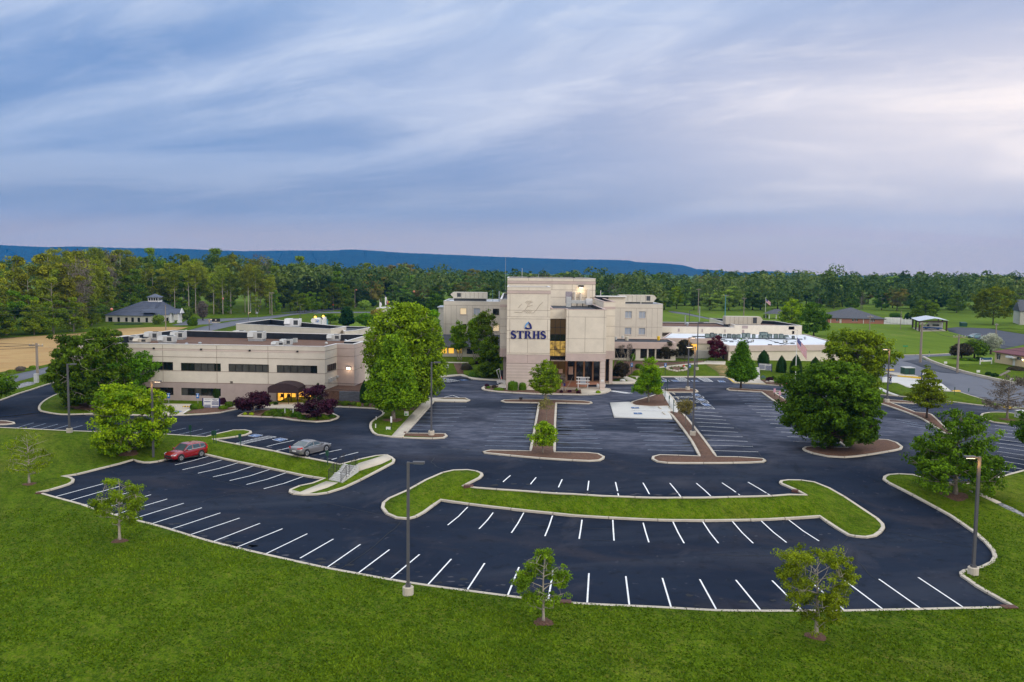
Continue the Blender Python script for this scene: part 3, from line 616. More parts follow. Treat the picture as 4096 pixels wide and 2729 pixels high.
# the wooded ridge on the horizon
def ridge():
 pr = [(-700,965),(-300,972),(0,981),(186,989),(303,986),(500,993),(700,994),(800,999),(970,1005),(1161,1002),(1322,1003),(1403,997.6),(1480,1002),(1607,1011),(1800,1019),(2000,1028),(2300,1038),(2419,1039),(2517,1042),(2538,1048),(2674,1055),(2742,1063),(2786,1077),(2844,1080),(2946,1090),(2986,1091.5),(3031,1088),(3100,1086),(3170,1093),(3300,1105),(3700,1130)]
 rr = random.Random(3); XS = np.arange(-700,3700,5.); YS = np.interp(XS, [p[0] for p in pr], [p[1] for p in pr]); V = []; Y = 7600.
 for x, y in zip(XS, YS):
  X, _, zt = aty('T', x, y+rr.uniform(-.9,.9), Y)
  for fy, fz in ((-1500,0.),(-1100,.22),(-700,.5),(-380,.78),(-120,.95),(0,1.),(500,.9),(1200,0.)):
   k = (math.sin(x*.021+fz*4)+.6*math.sin(x*.057+fz*9)+.4*math.sin(x*.13+fz*3)+rr.uniform(-.25,.25))*(0 < fz < 1)
   V.append((X*(Y+fy)/Y if fy < 0 else X, Y+fy+k*70, max(0, zt)*fz+k*(2 if fz > .9 else 11)))
 n = len(XS); F = [(i*8+k, (i+1)*8+k, (i+1)*8+k+1, i*8+k+1) for i in range(n-1) for k in range(7)]
 tag(npmesh('hills', np.array(V), np.array(F), mat('wooded_ridge', (.006,.026,.030),.95, var=.75, vs=.012)), kind='structure')
ridge()
# ---------------------------------------------------------------- foliage
def leafmat(name, a, b, c=None, trans=.25, vs=.12):
 m = bpy.data.materials.new(name); m.use_nodes = True; nt = m.node_tree; N = nt.nodes; L = nt.links
 p = N['Principled BSDF']; p.inputs['Roughness'].default_value = .75; p.inputs['Specular IOR Level'].default_value = .12
 at = N.new('ShaderNodeAttribute'); at.attribute_name = 'tint'
 oi = N.new('ShaderNodeObjectInfo')
 r = N.new('ShaderNodeValToRGB'); r.color_ramp.elements[0].color = (*a, 1); r.color_ramp.elements[1].color = (*b, 1)
 if c: e = r.color_ramp.elements.new(.5); e.color = (*c, 1)
 L.new(at.outputs['Fac'], r.inputs[0])
 hs = N.new('ShaderNodeHueSaturation'); L.new(r.outputs[0], hs.inputs['Color'])
 mr = N.new('ShaderNodeMapRange'); mr.inputs[3].default_value = .478; mr.inputs[4].default_value = .518; L.new(oi.outputs['Random'], mr.inputs[0]); L.new(mr.outputs[0], hs.inputs['Hue'])
 m2 = N.new('ShaderNodeMath'); m2.operation = 'MULTIPLY_ADD'; m2.inputs[1].default_value = 7.31; m2.inputs[2].default_value = 0; L.new(oi.outputs['Random'], m2.inputs[0])
 m3 = N.new('ShaderNodeMath'); m3.operation = 'FRACT'; L.new(m2.outputs[0], m3.inputs[0])
 mv = N.new('ShaderNodeMapRange'); mv.inputs[3].default_value = 1-vs; mv.inputs[4].default_value = 1+vs*.9; L.new(m3.outputs[0], mv.inputs[0]); L.new(mv.outputs[0], hs.inputs['Value'])
 L.new(hs.outputs[0], p.inputs['Base Color'])
 tr = N.new('ShaderNodeBsdfTranslucent'); L.new(hs.outputs[0], tr.inputs[0])
 mx = N.new('ShaderNodeMixShader'); mx.inputs[0].default_value = trans; L.new(p.outputs[0], mx.inputs[1]); L.new(tr.outputs[0], mx.inputs[2])
 L.new(mx.outputs[0], N['Material Output'].inputs[0]); MATS[name] = m
 return m
LM_young = leafmat('young_leaves', (.085,.155,.004),(.27,.40,.012))
LM_lime = leafmat('lime_leaves', (0.088,0.190,0.0032),(0.338,0.470,0.0080))
LM_yel = leafmat('yellow_green_leaves', (.075,.135,.003),(.24,.33,.010))
LM_gold = leafmat('golden_twigs', (.14,.13,.03),(.30,.26,.07))
LM_mid = leafmat('mid_green_leaves', (.050,.112,.003),(.165,.30,.009))
LM_bright = leafmat('bright_green_leaves', (.060,.155,.004),(.24,.42,.010))
LM_dark = leafmat('dark_green_leaves', (.026,.068,.003),(.125,.24,.008))
LM_deep = leafmat('deep_evergreen', (0.010,0.034,0.0040),(0.027,0.069,0.0072), trans=.1)
LM_purple = leafmat('purple_leaves', (.018,.005,.012),(.075,.018,.040), trans=.2)
LM_red = leafmat('dark_red_leaves', (.05,.008,.014),(.15,.022,.030), trans=.2)
LM_bronze = leafmat('bronze_leaves', (.035,.030,.020),(.085,.075,.040))
LM_white = leafmat('blossom', (.30,.36,.24),(.68,.70,.58))
LM_w1 = leafmat('wood_leaves_spring', (.085,.125,.008),(.31,.35,.022), vs=.34)
LM_w2 = leafmat('wood_leaves_green', (.060,.115,.005),(.21,.31,.012), vs=.38)
LM_w3 = leafmat('wood_leaves_tan', (0.1345,0.1259,0.0260),(0.2956,0.2660,0.0555), vs=.42)
LM_w4 = leafmat('wood_pine', (.022,.045,.011),(.060,.105,.024), trans=.1, vs=.3)
LM_w5 = leafmat('wood_leaves_soft', (0.1096,0.2030,0.0278),(0.2936,0.4259,0.0557), vs=.42)
LM_bare = leafmat('bare_twigs', (.09,.075,.06),(.18,.15,.12), trans=.1)
LM_blue = leafmat('blue_spruce', (.06,.12,.11),(.16,.25,.22), trans=.1)
BK_grey = mat('grey_bark', (.20,.17,.14),.95, var=.35, vs=6, bump=.5, bs=12)
BK_pale = mat('pale_bark', (.34,.30,.25),.95, var=.3, vs=5, bump=.4, bs=12)
BK_dark = mat('dark_bark', (.055,.042,.034),.95, var=.3, vs=6, bump=.5, bs=12)
def prof(shape, t):
 if shape == 'cone': return max(.05,(1-t)**.85)*(min(1, t*6+.35))
 if shape == 'round': return math.sqrt(max(0,1-(2*t-1)**2))*.98+.04
 if shape == 'oval': return math.sqrt(max(0,1-abs(2*t-.9)**2.3))*.95+.06 if t < .95 else .3
 if shape == 'vase': return (.35+.65*t**.7)*math.sqrt(max(0,1-max(0,(t-.62)/.40)**2))+.05
 if shape == 'dome': return math.sqrt(max(0,1-t**2.2))*min(1,.72+t*1.8)
 if shape == 'egg': return math.sqrt(max(0,1-abs((t-.36)/.66)**2.2)) if t > .36 else .55+.45*math.sin(t/.36*PI/2)
 if shape == 'pyr': return (1-t)**.72*min(1,.62+t*3.2)+.02
 if shape == 'column': return (.62+.38*math.sin(PI*min(1, t*1.1)))*math.sqrt(max(0,1-max(0,(t-.7)/.32)**2))+.03
 return 1
def tree(name, loc, label=None, cat='tree', group=None, H=10, R=4, th=2, shape='round', ncl=140, nl=60, leaf=.25, clr=.7, lm=None, bk=None, r0=.2, nlimb=14, seed=1, twigs=True, shell=.45, rz=0, lump=.22, tier=False, trunks=1, droop=0, flat=.7, lean=(0,0), trunk_top=.92):
 rng = np.random.default_rng(seed); rr = random.Random(seed)
 root = thing(name, loc, rz, label, cat, group)
 cz0, ch = th, (H-th)*1.02
 ph = rng.uniform(0,6.28,6)
 def rad(t, a):
  l = 1+lump*(math.sin(2*a+ph[0]+3*t)*.45+math.sin(3*a+ph[1]-5*t)*.4+math.sin(5*a+ph[2]+9*t)*.3)
  return R*prof(shape, t)*l
 tm = MB(); limbs = []
 ax = lambda z: (lean[0]*z/H+.12*math.sin(z*.7+ph[3])*z/H, lean[1]*z/H+.12*math.cos(z*.6+ph[4])*z/H)
 for k in range(trunks):
  zs = np.linspace(-.1, H*trunk_top, 9); sp = (k-(trunks-1)/2)*.9 if trunks > 1 else 0
  pts = [(ax(z)[0]+sp*(.35+z/H*1.6), ax(z)[1]+(.5*sp*math.sin(k*2.1))*z/H, z) for z in zs]
  tm.tube(pts, [r0*(1.35 if z < 0 else 1)*(1-.90*max(0, z)/(H*trunk_top)) for z in zs], 7)
 for i in range(nlimb):
  t = (i+.4)/nlimb; t = t**.9
  a = i*2.399+ph[5]; zb = th*.75+(H*trunk_top-th)*t*.88; 
  tt = min(1, max(0,(zb+(.10 if not tier else 0)*ch-cz0)/ch)); Rr = rad(tt, a)*.86
  b = ax(zb); rise = (.42-.25*(1-t))*Rr*(1 if shape != 'cone' else .35)
  mid = (b[0]+math.cos(a)*Rr*.5, b[1]+math.sin(a)*Rr*.5, zb+rise*.65); end = (b[0]+math.cos(a+.15)*Rr, b[1]+math.sin(a+.15)*Rr, zb+rise)
  rb = r0*(.55-.38*t)
  tm.tube([(b[0], b[1], zb), mid, end], [rb, rb*.6, rb*.18], 5, cap=False); limbs.append(((b[0], b[1], zb), mid, end))
  if twigs:
   for s in (-1,1):
    u = rr.uniform(.35,.8); q = [mid[j]*(1-u)+end[j]*u if u > .5 else b[0] if 0 else mid[j] for j in range(3)]
    L = Rr*rr.uniform(.3,.5); aa = a+s*rr.uniform(.5,.9)
    e2 = (q[0]+math.cos(aa)*L, q[1]+math.sin(aa)*L, q[2]+L*rr.uniform(.1,.6)); tm.tube([q, e2], [rb*.4, rb*.1], 4, cap=False); limbs.append((q, [(q[j]+e2[j])/2 for j in range(3)], e2))
 cent = []; size = []; tin = []; cl = []
 while not tier and ncl > 140 and len(cl) < ncl//8:
  t = rng.uniform(0,1); a = rng.uniform(0,2*PI); Rm = rad(t, a)
  if rng.uniform(0,1) < Rm/(R*1.15): f = rng.uniform(.5,1)**.5; b = ax(cz0+ch*t); cl.append((b[0]+math.cos(a)*Rm*f*.92, b[1]+math.sin(a)*Rm*f*.92, cz0+ch*t*.97, rng.uniform(.1,.8)))
 while len(cent) < ncl:
  if cl and rng.uniform() < .86:
   q = cl[rng.integers(len(cl))]; w = R*.15
   cent.append((q[0]+rng.normal(0, w), q[1]+rng.normal(0, w), q[2]-abs(rng.normal(0, w*.8))+w*.5)); size.append(clr*rng.uniform(.5,1.05)); tin.append(np.clip(q[3]+rng.uniform(-.15,.15),0,1)); continue
  t = rng.uniform(0,1)
  a = rng.uniform(0,2*PI); Rm = rad(t, a)
  if rng.uniform(0,1) > (Rm/(R*1.15)): continue
  if tier:
   k = round(t*tier)/tier; t = min(.99, max(0, k+rng.normal(0,.18/tier)))
   Rm = rad(t, a)
  f = 1-(1-shell)*rng.uniform(0,1)**1.6 if rng.uniform() < .82 else rng.uniform(.1,.7)
  z = cz0+ch*t; b = ax(z); z -= droop*(f*Rm)
  p = (b[0]+math.cos(a)*Rm*f, b[1]+math.sin(a)*Rm*f, z)
  cent.append(p); size.append(clr*rng.uniform(.65,1.3)); tin.append(rng.uniform(.15,.85))
 cent = np.array(cent); size = np.array(size); tin = np.array(tin)
 if twigs:
  le = np.array([l[2] for l in limbs]+[l[1] for l in limbs])
  for i in range(0, len(cent),1 if ncl < 220 else 2):
   j = np.argmin(((le-cent[i])**2).sum(1)); tm.tube([le[j], tuple(le[j]*.5+cent[i]*.5+np.array((0,0,.08))), cent[i]], [r0*.085+.006, r0*.05+.005,.006], 3, cap=False)
 tr = tm.build('trunk', bk or BK_grey, root, smooth=True)
 n = ncl*nl; ci = np.repeat(np.arange(ncl), nl)
 d = rng.normal(0,1,(n, 3)); d /= np.linalg.norm(d, axis=1)[:, None]; rr_ = rng.uniform(0,1, n)**.45
 off = d*rr_[:, None]*size[ci][:, None]; off[:, 2] *= flat; off[:, 2] -= droop*.6*np.hypot(off[:, 0], off[:, 1])
 P = cent[ci]+off
 nrm = d*.7+rng.normal(0,.6,(n, 3))+np.array([0,0,.45]); nrm /= np.linalg.norm(nrm, axis=1)[:, None]
 u = np.cross(nrm, rng.normal(0,1,(n, 3))); u /= np.linalg.norm(u, axis=1)[:, None]; v = np.cross(nrm, u)
 s = leaf*rng.uniform(.6,1.35, n)[:, None]*.5
 V = np.stack([P-u*s*1.25, P-v*s*.75+nrm*s*.15, P+u*s*1.25, P+v*s*.75+nrm*s*.15], 1).reshape(-1,3)
 F = np.arange(n*4).reshape(-1,4)
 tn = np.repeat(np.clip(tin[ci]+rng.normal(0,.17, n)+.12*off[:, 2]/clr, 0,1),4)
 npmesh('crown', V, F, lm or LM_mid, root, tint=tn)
 return root
def bush(name, loc, label=None, cat='shrub', group=None, rx=.8, ry=None, h=1.0, shape='ball', lm=None, leaf=.10, n=1600, seed=1, rz=0, pad=.10, rough=.08, stem=0):
 rng = np.random.default_rng(seed); ry = ry or rx
 root = thing(name, loc, rz, label, cat, group); ph = rng.uniform(0,6.28,4)
 def pr(t):
  if shape == 'ball': return math.sqrt(max(0,1-(2*t-1)**2))**.8
  if shape == 'mound': return math.sqrt(max(0,1-t**2))
  if shape == 'bullet': return (1-max(0,(t-.25)/.75)**2.1)**.9*(.90+.1*min(1, t*6))
  if shape == 'drum': return (1-max(0,(t-.6)/.4)**3.5)**.6
  if shape == 'spike': return max(0,1-t)**.8*(min(1,.75+t*2))
  return 1
 vs = []; NA, NZ = 14,10
 for i in range(NZ+1):
  t = i/NZ
  for k in range(NA):
   a = 2*PI*k/NA; r = pr(t)*(1+rough*math.sin(3*a+ph[0]+t*5)+rough*.6*math.sin(5*a+ph[1]))*.93
   vs.append((rx*r*math.cos(a), ry*r*math.sin(a), stem+h*(t*.96)))
 fs = [(i*NA+k, i*NA+(k+1) % NA, (i+1)*NA+(k+1) % NA, (i+1)*NA+k) for i in range(NZ) for k in range(NA)]+[tuple(range(NZ*NA, NZ*NA+NA))]
 vs = np.array(vs)
 t = rng.uniform(0,1, n*3); keep = rng.uniform(0,1, n*3) < np.array([pr(x) for x in t])+.08; t = t[keep][:n]; n = len(t)
 a = rng.uniform(0,2*PI, n); r = np.array([pr(x) for x in t])*(1+rough*np.sin(3*a+ph[0]+t*5)+rough*.6*np.sin(5*a+ph[1]))*rng.uniform(.88,1.0+pad*.8, n)
 P = np.c_[rx*r*np.cos(a), ry*r*np.sin(a), stem+h*t+rng.uniform(-pad, pad, n)*.5]
 nr = np.c_[np.cos(a), np.sin(a), np.full(n, .6)]+rng.normal(0,.5,(n, 3)); nr /= np.linalg.norm(nr, axis=1)[:, None]
 u = np.cross(nr, rng.normal(0,1,(n, 3))); u /= np.linalg.norm(u, axis=1)[:, None]; v = np.cross(nr, u); s = (leaf*rng.uniform(.6,1.3, n)*.5)[:, None]
 LV = np.stack([P-u*s*1.2, P-v*s*.8, P+u*s*1.2, P+v*s*.8], 1).reshape(-1,3)
 b0 = len(vs); F4 = [f for f in fs if len(f) == 4]
 V = np.r_[vs, LV]; F = np.r_[np.array(F4), np.arange(n*4).reshape(-1,4)+b0]
 tn = np.r_[np.full(b0,.2), np.repeat(np.clip(.25+.45*np.sin(P[:, 0]*3.1+P[:, 2]*2.3+ph[2])*.5+rng.uniform(0,.5, n),0,1),4)]
 npmesh('foliage', V, F, lm or LM_dark, root, tint=tn)
 if stem: MB().tube([(0,0,-.05),(0,0, stem+.1)], .10,6).build('stem', BK_grey, root)
 return root
def tpx(z, base, top, left=None, right=None):
 "ground point of the trunk foot, height and crown radius read off the photograph"
 P = W(z, *base); H = hgt(P, z, *top)-gz(*P); Rr = abs(right-left)/2/Z[z][2]*px_size(P) if left is not None else None
 return P, H, Rr
def plant(name, z, base, top, left, right, label, **k):
 P, H, Rr = tpx(z, base, top, left, right); cr = k.get('clr', .7); k.setdefault('R', max(Rr*.82,(Rr-cr*.75)/(1+.45*k.get('lump', .22))))
 return tree(name, P, label, H=H, **k)
def mulch_ring(P, r, seed=1):
 rng = np.random.default_rng(seed); n = 20; v = [(0,0,.10)]
 for ring in (.5,1.0):
  for k in range(n):
   a = 2*PI*k/n; rr = r*ring*(1+.13*math.sin(3*a+seed)+rng.uniform(-.1,.1)); v.append((rr*math.cos(a), rr*math.sin(a),.07 if ring == .5 else 0))
 f = [(0,1+k, 1+(k+1) % n) for k in range(n)]+[(1+k, 1+n+k, 1+n+(k+1) % n) for k in range(n)]+[(1+k, 1+n+(k+1) % n, 1+(k+1) % n) for k in range(n)]
 g = gz(*P)+.125; v = [(x+P[0], y+P[1], z+gz(x+P[0], y+P[1])+.13) for x, y, z in v]
 tag(npmesh('mulch_ring', np.array(v), np.array(f), M_mulch), kind='structure')
# foreground saplings on the lawn
def sap(z, b, t, l, r, lab, s, **k):
 o = plant('young_tree', z, b, t, l, r, lab, seed=s, **k); mulch_ring(W(z, *b),.62, s); return o
sap('M', (1842,1128),(1835,555),1685,2118, 'young thin-leaved tree on the lawn in front of the bottom row drain', 3, th=1.0, shape='oval', ncl=215, nl=46, leaf=.10, clr=.36, lm=LM_young, bk=BK_pale, r0=.10, nlimb=17, lump=.38, shell=.4)
sap('N', (778,1235),(700,555),460,1165, 'fuller young tree on the lawn in front of the lot, near its right end', 5, th=1.25, shape='vase', ncl=280, nl=62, leaf=.10, clr=.38, lm=LM_young, bk=BK_pale, r0=.13, nlimb=22, lump=.30, shell=.35)
sap('L', (905,510),(915,-5),715,1125, 'young tree with pale trunk on the lawn at the left end of the bottom row', 8, th=1.5, shape='round', ncl=200, nl=54, leaf=.115, clr=.42, lm=LM_young, bk=BK_pale, r0=.12, nlimb=18, lump=.28)
sap('G', (268,1245),(250,735),60,440, 'sparse dull young tree standing alone on the lawn at the far left', 11, th=1.3, shape='oval', ncl=150, nl=26, leaf=.12, clr=.5, lm=LM_young, bk=BK_pale, r0=.12, nlimb=20, lump=.25)
# trees of the car park
plant('tree', 'G', (1190,955),(1200,335),800,1570, 'broad feathery light green tree on the lawn behind the left light pole', th=.6, shape='egg', ncl=430, nl=62, leaf=.24, clr=.75, lm=LM_lime, bk=BK_grey, r0=.2, nlimb=24, seed=21, lump=.2, flat=.55)
mulch_ring(W('G', 1190,965),1.0,3)
plant('tree', 'G', (842,530),(760,-205),345,1100, 'big dark green maple in the grass island at the left entrance road', th=1.0, shape='egg', ncl=560, nl=66, leaf=.32, clr=.85, lm=LM_dark, bk=BK_pale, r0=.3, nlimb=26, seed=22, lump=.2)
mulch_ring(W('G', 842,540),2.0,4)
plant('tree', 'G', (1070,505),(1100,20),900,1560, 'spreading tree with loose leaves at the left corner of the office building', th=1.6, shape='round', ncl=330, nl=52, leaf=.28, clr=.85, lm=LM_mid, bk=BK_grey, r0=.22, nlimb=26, seed=23, lump=.3)
plant('tree', 'G', (-150,555),(-120,200),-340,185, 'green tree cut by the left edge of the photo beside the entrance road', th=1.3, shape='round', ncl=240, nl=50, leaf=.28, clr=.8, lm=LM_mid, bk=BK_grey, r0=.2, nlimb=18, seed=24)
plant('tree', 'C', (1665,1458),(1705,510),1340,2080, 'tall pyramidal bright green tree on the grass beside the sidewalk', th=2.0, shape='pyr', ncl=620, nl=62, leaf=.28, clr=.8, lm=LM_bright, bk=BK_grey, r0=.26, nlimb=28, seed=25, lump=.16, tier=13)
mulch_ring(W('C', 1665,1465),1.3,5)
plant('tree', 'C', (1810,1320),(1960,140),1500,2250, 'tallest bright green tree, behind the pyramidal one at the sidewalk', th=1.5, shape='egg', R=5.7, ncl=700, nl=62, leaf=.32, clr=.95, lm=LM_bright, bk=BK_grey, r0=.3, nlimb=28, seed=26, lump=.2, tier=15)
mulch_ring(W('C', 1810,1335),1.6,6)
plant('tree', 'D', (1398,1535),(1370,1070),1120,1600, 'young tiered lime green tree in the mulch strip before the sign tower', th=1.7, shape='dome', ncl=190, nl=48, leaf=.20, clr=.5, lm=LM_bright, bk=BK_grey, r0=.12, nlimb=22, seed=27, tier=7, lump=.25)
plant('tree', 'I', (1772,775),(1790,490),1605,1905, 'small lime green tree at the lower end of the left mulch island', th=1.2, shape='dome', ncl=130, nl=40, leaf=.16, clr=.40, lm=LM_lime, bk=BK_grey, r0=.08, nlimb=16, seed=28, tier=5, lump=.3)
plant('tree', 'I', (1805,490),(1800,255),1740,1895, 'nearly leafless sapling in the middle of the left mulch island', th=1.5, shape='oval', ncl=40, nl=14, leaf=.14, clr=.4, lm=LM_gold, bk=BK_grey, r0=.05, nlimb=12, seed=29)
plant('tree', 'E', (563,1545),(590,1020),385,770, 'bright yellow-green cypress in the triangular mulch bed by the accessible bays', th=1.6, shape='cone', ncl=360, nl=58, leaf=.20, clr=.6, lm=LM_lime, bk=BK_grey, r0=.16, nlimb=26, seed=30, lump=.14, droop=.12)
plant('tree', 'J', (1018,530),(1000,280),905,1075, 'small golden tree with thin leaves in the right mulch island', th=1.8, shape='round', ncl=80, nl=24, leaf=.15, clr=.45, lm=LM_gold, bk=BK_grey, r0=.07, nlimb=14, seed=31)
plant('tree', 'E', (1635,1385),(1648,835),1445,1845, 'pyramidal mid green tree in the island before the entrance steps', th=1.7, shape='cone', ncl=420, nl=58, leaf=.25, clr=.7, lm=LM_mid, bk=BK_dark, r0=.18, nlimb=28, seed=32, tier=12, lump=.16)
plant('tree', 'K', (575,455),(470,-325),145,1085, 'huge dark green oak in the round mulch island', th=1.3, shape='egg', ncl=820, nl=70, leaf=.27, clr=.85, lm=LM_dark, bk=BK_dark, r0=.32, nlimb=30, seed=33, lump=.22)
plant('tree', 'F', (760,1160),(760,560),560,1000, 'tall yellow-green tree behind the huge oak', th=2.2, shape='egg', R=4.9, ncl=480, nl=60, leaf=.33, clr=.95, lm=LM_yel, bk=BK_grey, r0=.26, nlimb=28, seed=34, lump=.3)
plant('tree', 'F', (1415,1390),(1430,905),1210,1660, 'half-bare golden oak in the mulch strip near the service road', th=1.8, shape='cone', ncl=230, nl=44, leaf=.20, clr=.6, lm=LM_yel, bk=BK_dark, r0=.16, nlimb=34, seed=35, tier=8, lump=.2, flat=.4)
plant('tree', 'K', (1722,885),(1760,30),1265,2165, 'broad mid green tree on the right lawn before the tall lamp pole', th=1.2, shape='pyr', ncl=480, nl=48, leaf=.21, clr=.62, lm=LM_mid, bk=BK_grey, r0=.2, nlimb=34, seed=36, lump=.32)
mulch_ring(W('K', 1722,895),1.15,7)
plant('tree', 'F', (2165,1400),(2190,985),1900,2420, 'nearly bare spreading tree in the grass island at the right edge', th=1.7, shape='dome', ncl=170, nl=16, leaf=.17, clr=.6, lm=LM_bare, bk=BK_grey, r0=.17, nlimb=40, seed=37)
mulch_ring(W('F', 2165,1405),1.0,8)
plant('tree', 'K', (2520,560),(2450,60),2280,2700, 'green tree cut by the right edge of the photo beside the far stalls', th=1.5, shape='round', ncl=260, nl=48, leaf=.24, clr=.7, lm=LM_mid, bk=BK_grey, r0=.18, nlimb=22, seed=38)
# birches and trees by the left wing of the tower
for i, (b, t, l, r, lm, lab) in enumerate([((400,1055),(390,600),270,480, LM_bright, 'slender multi-stemmed birch left of the tower, over the lit windows'),((590,1050),(560,540),480,660, LM_bright, 'slim birch between the lit windows and the sign tower'),
 ((720,1060),(720,465),600,870, LM_mid, 'tall birch close to the left side of the sign tower')]):
 plant('birch_tree', 'D', b, t, l, r, lab, th=2.5, shape='oval', ncl=230, nl=46, leaf=.28, clr=.8, lm=lm, bk=BK_pale, r0=.13, nlimb=16, seed=40+i, trunks=3, lump=.28)
plant('tree', 'D', (740,1255),(760,800),590,880, 'dense dull green evergreen against the tower base', th=.3, shape='dome', ncl=300, nl=54, leaf=.26, clr=.7, lm=LM_dark, bk=BK_dark, r0=.15, nlimb=14, seed=44, twigs=False)
plant('tree', 'D', (60,1000),(90,450),-60,200, 'bright green tree at the left end of the wing with lit windows', th=2.5, shape='round', ncl=260, nl=46, leaf=.3, clr=.9, lm=LM_bright, bk=BK_grey, r0=.2, nlimb=14, seed=45)
# purple plums
for i, (z, b, t, l, r, lab, lm) in enumerate([('C', (45,1370),(60,1130),-140,265, 'round purple-leaved tree left of the awning entrance', LM_purple),('C', (772,1450),(830,1045),600,1050, 'larger purple-leaved tree right of the awning entrance', LM_purple),
 ('E', (1345,1050),(1290,760),1180,1415, 'dark red maple by the recessed entrance of the white-roofed wing', LM_red),('E', (795,1060),(790,850),680,885, 'bronze-leaved small tree in front of the dark annex windows', LM_bronze),
 ('E', (985,1040),(950,815),885,1110, 'bronze-leaved tree at the corner of the annex', LM_bronze),('E', (250,1275),(260,1080),180,355, 'small bronze tree beside the portico column', LM_bronze)]):
 plant('ornamental_tree', z, b, t, l, r, lab, th=.9, shape='dome', ncl=230, nl=52, leaf=.2, clr=.55, lm=lm, bk=BK_grey, r0=.12, nlimb=14, seed=50+i, lump=.3)
for i, (z, b, t, l, r, lab) in enumerate([('E', (245,1060),(240,870),190,300, 'leafless crape myrtle nearest the tower corner'),('E', (340,1075),(360,865),310,410, 'leafless crape myrtle in front of the annex windows'),('D', (1600,1415),(1610,1220),1560,1660, 'leafless shrub-like tree in the bed before the lobby')]):
 plant('bare_tree', z, b, t, l, r, lab, th=1.4, shape='vase', ncl=70, nl=10, leaf=.12, clr=.3, lm=LM_bare, bk=BK_pale, r0=.07, nlimb=22, seed=60+i, trunks=3)
# trees on the right and behind
for i, (z, b, t, l, r, sh, lm, lab, k) in enumerate([
 ('F', (150,560),(150,285),30,270, 'round', LM_lime, 'bright green tree behind the white-roofed wing', {}),('F', (360,620),(350,295),210,495, 'dome', LM_mid, 'rounded mid green tree at the right end of the white-roofed wing', {}),
 ('F', (2033,515),(2010,165),1825,2185, 'round', LM_yel, 'large round yellow-green tree alone on the field beyond the car park', dict(ncl=520, th=3)),('F', (1400,470),(1400,265),1270,1530, 'dome', LM_mid, 'green tree behind the camper shelter', {}),
 ('F', (2012,790),(2030,600),1965,2105, 'oval', LM_white, 'white-blossomed small tree beside the far parking area', dict(th=1.6, leaf=.22)),('F', (1860,830),(1880,670),1790,1975, 'dome', LM_dark, 'dark spreading tree above the yellow house lawn', dict(th=1.8)),
 ('F', (1740,835),(1720,705),1630,1800, 'dome', LM_bronze, 'brown-green spreading tree on the lawn beside the service road', dict(th=1.5)),('C', (1330,175),(1310,70),1250,1395, 'dome', LM_w5, 'small pale green tree by the far road bend', {}),
 ('C', (1120,390),(1130,140),1000,1240, 'cone', LM_deep, 'dark conical evergreen behind the flat roofs', dict(leaf=.35)),('C', (930,340),(910,235),850,1010, 'round', LM_dark, 'dark bushy tree at the left of the conical evergreen', {}),
 ('C', (1350,395),(1330,225),1240,1435, 'round', LM_mid, 'glossy green bushy tree right of the conical evergreen', {}),('C', (1480,330),(1490,175),1385,1600, 'dome', LM_w3, 'thin brownish tree behind the flat roofs', {}),
 ('C', (1900,250),(1910,10),1720,2240, 'dome', LM_deep, 'very dark magnolia behind the bright tree at the sidewalk', dict(leaf=.45)),('D', (120,560),(130,270),0,200, 'round', LM_dark, 'dark tree at the left end of the hospital wing', {}),
 ('E', (650,480),(740,180),570,800, 'oval', LM_w1, 'tall yellow-green tree directly behind the right wing', dict(th=2)),('E', (890,455),(870,195),790,950, 'oval', LM_lime, 'bright tree on the slope behind the right wing', dict(th=3)),
 ('B', (180,480),(360,423),315,405, 'dome', LM_dark, 'small dark tree top beyond the office roof', dict(th=.5)),('B', (1080,360),(1085,275),1050,1125, 'oval', LM_dark, 'small round evergreen by the bank drive', dict(th=.3)),
 ('B', (680,345),(680,250),620,740, 'vase', LM_w5, 'thin multi-stemmed tree before the bank windows', dict(th=.5, ncl=90)),('B', (1195,295),(1200,75),1140,1250, 'oval', LM_bare, 'bare young tree beside the bank car park', dict(th=1.5, nl=14)),
 ('B', (1010,290),(1000,140),960,1050, 'oval', LM_w5, 'light green tree at the wood edge right of the bank', dict(th=1)),('C', (1430,150),(1430,60),1400,1480, 'round', LM_deep, 'dark tree beside the flag poles', {}),
 ]):
 kk = dict(th=1.6, shape=sh, ncl=300, nl=46, leaf=.36, clr=1.0, lm=lm, bk=BK_dark, r0=.25, nlimb=12, seed=70+i, twigs=lm in (LM_bare,)); kk.update(k)
 plant('tree', z, b, t, l, r, lab, **kk)
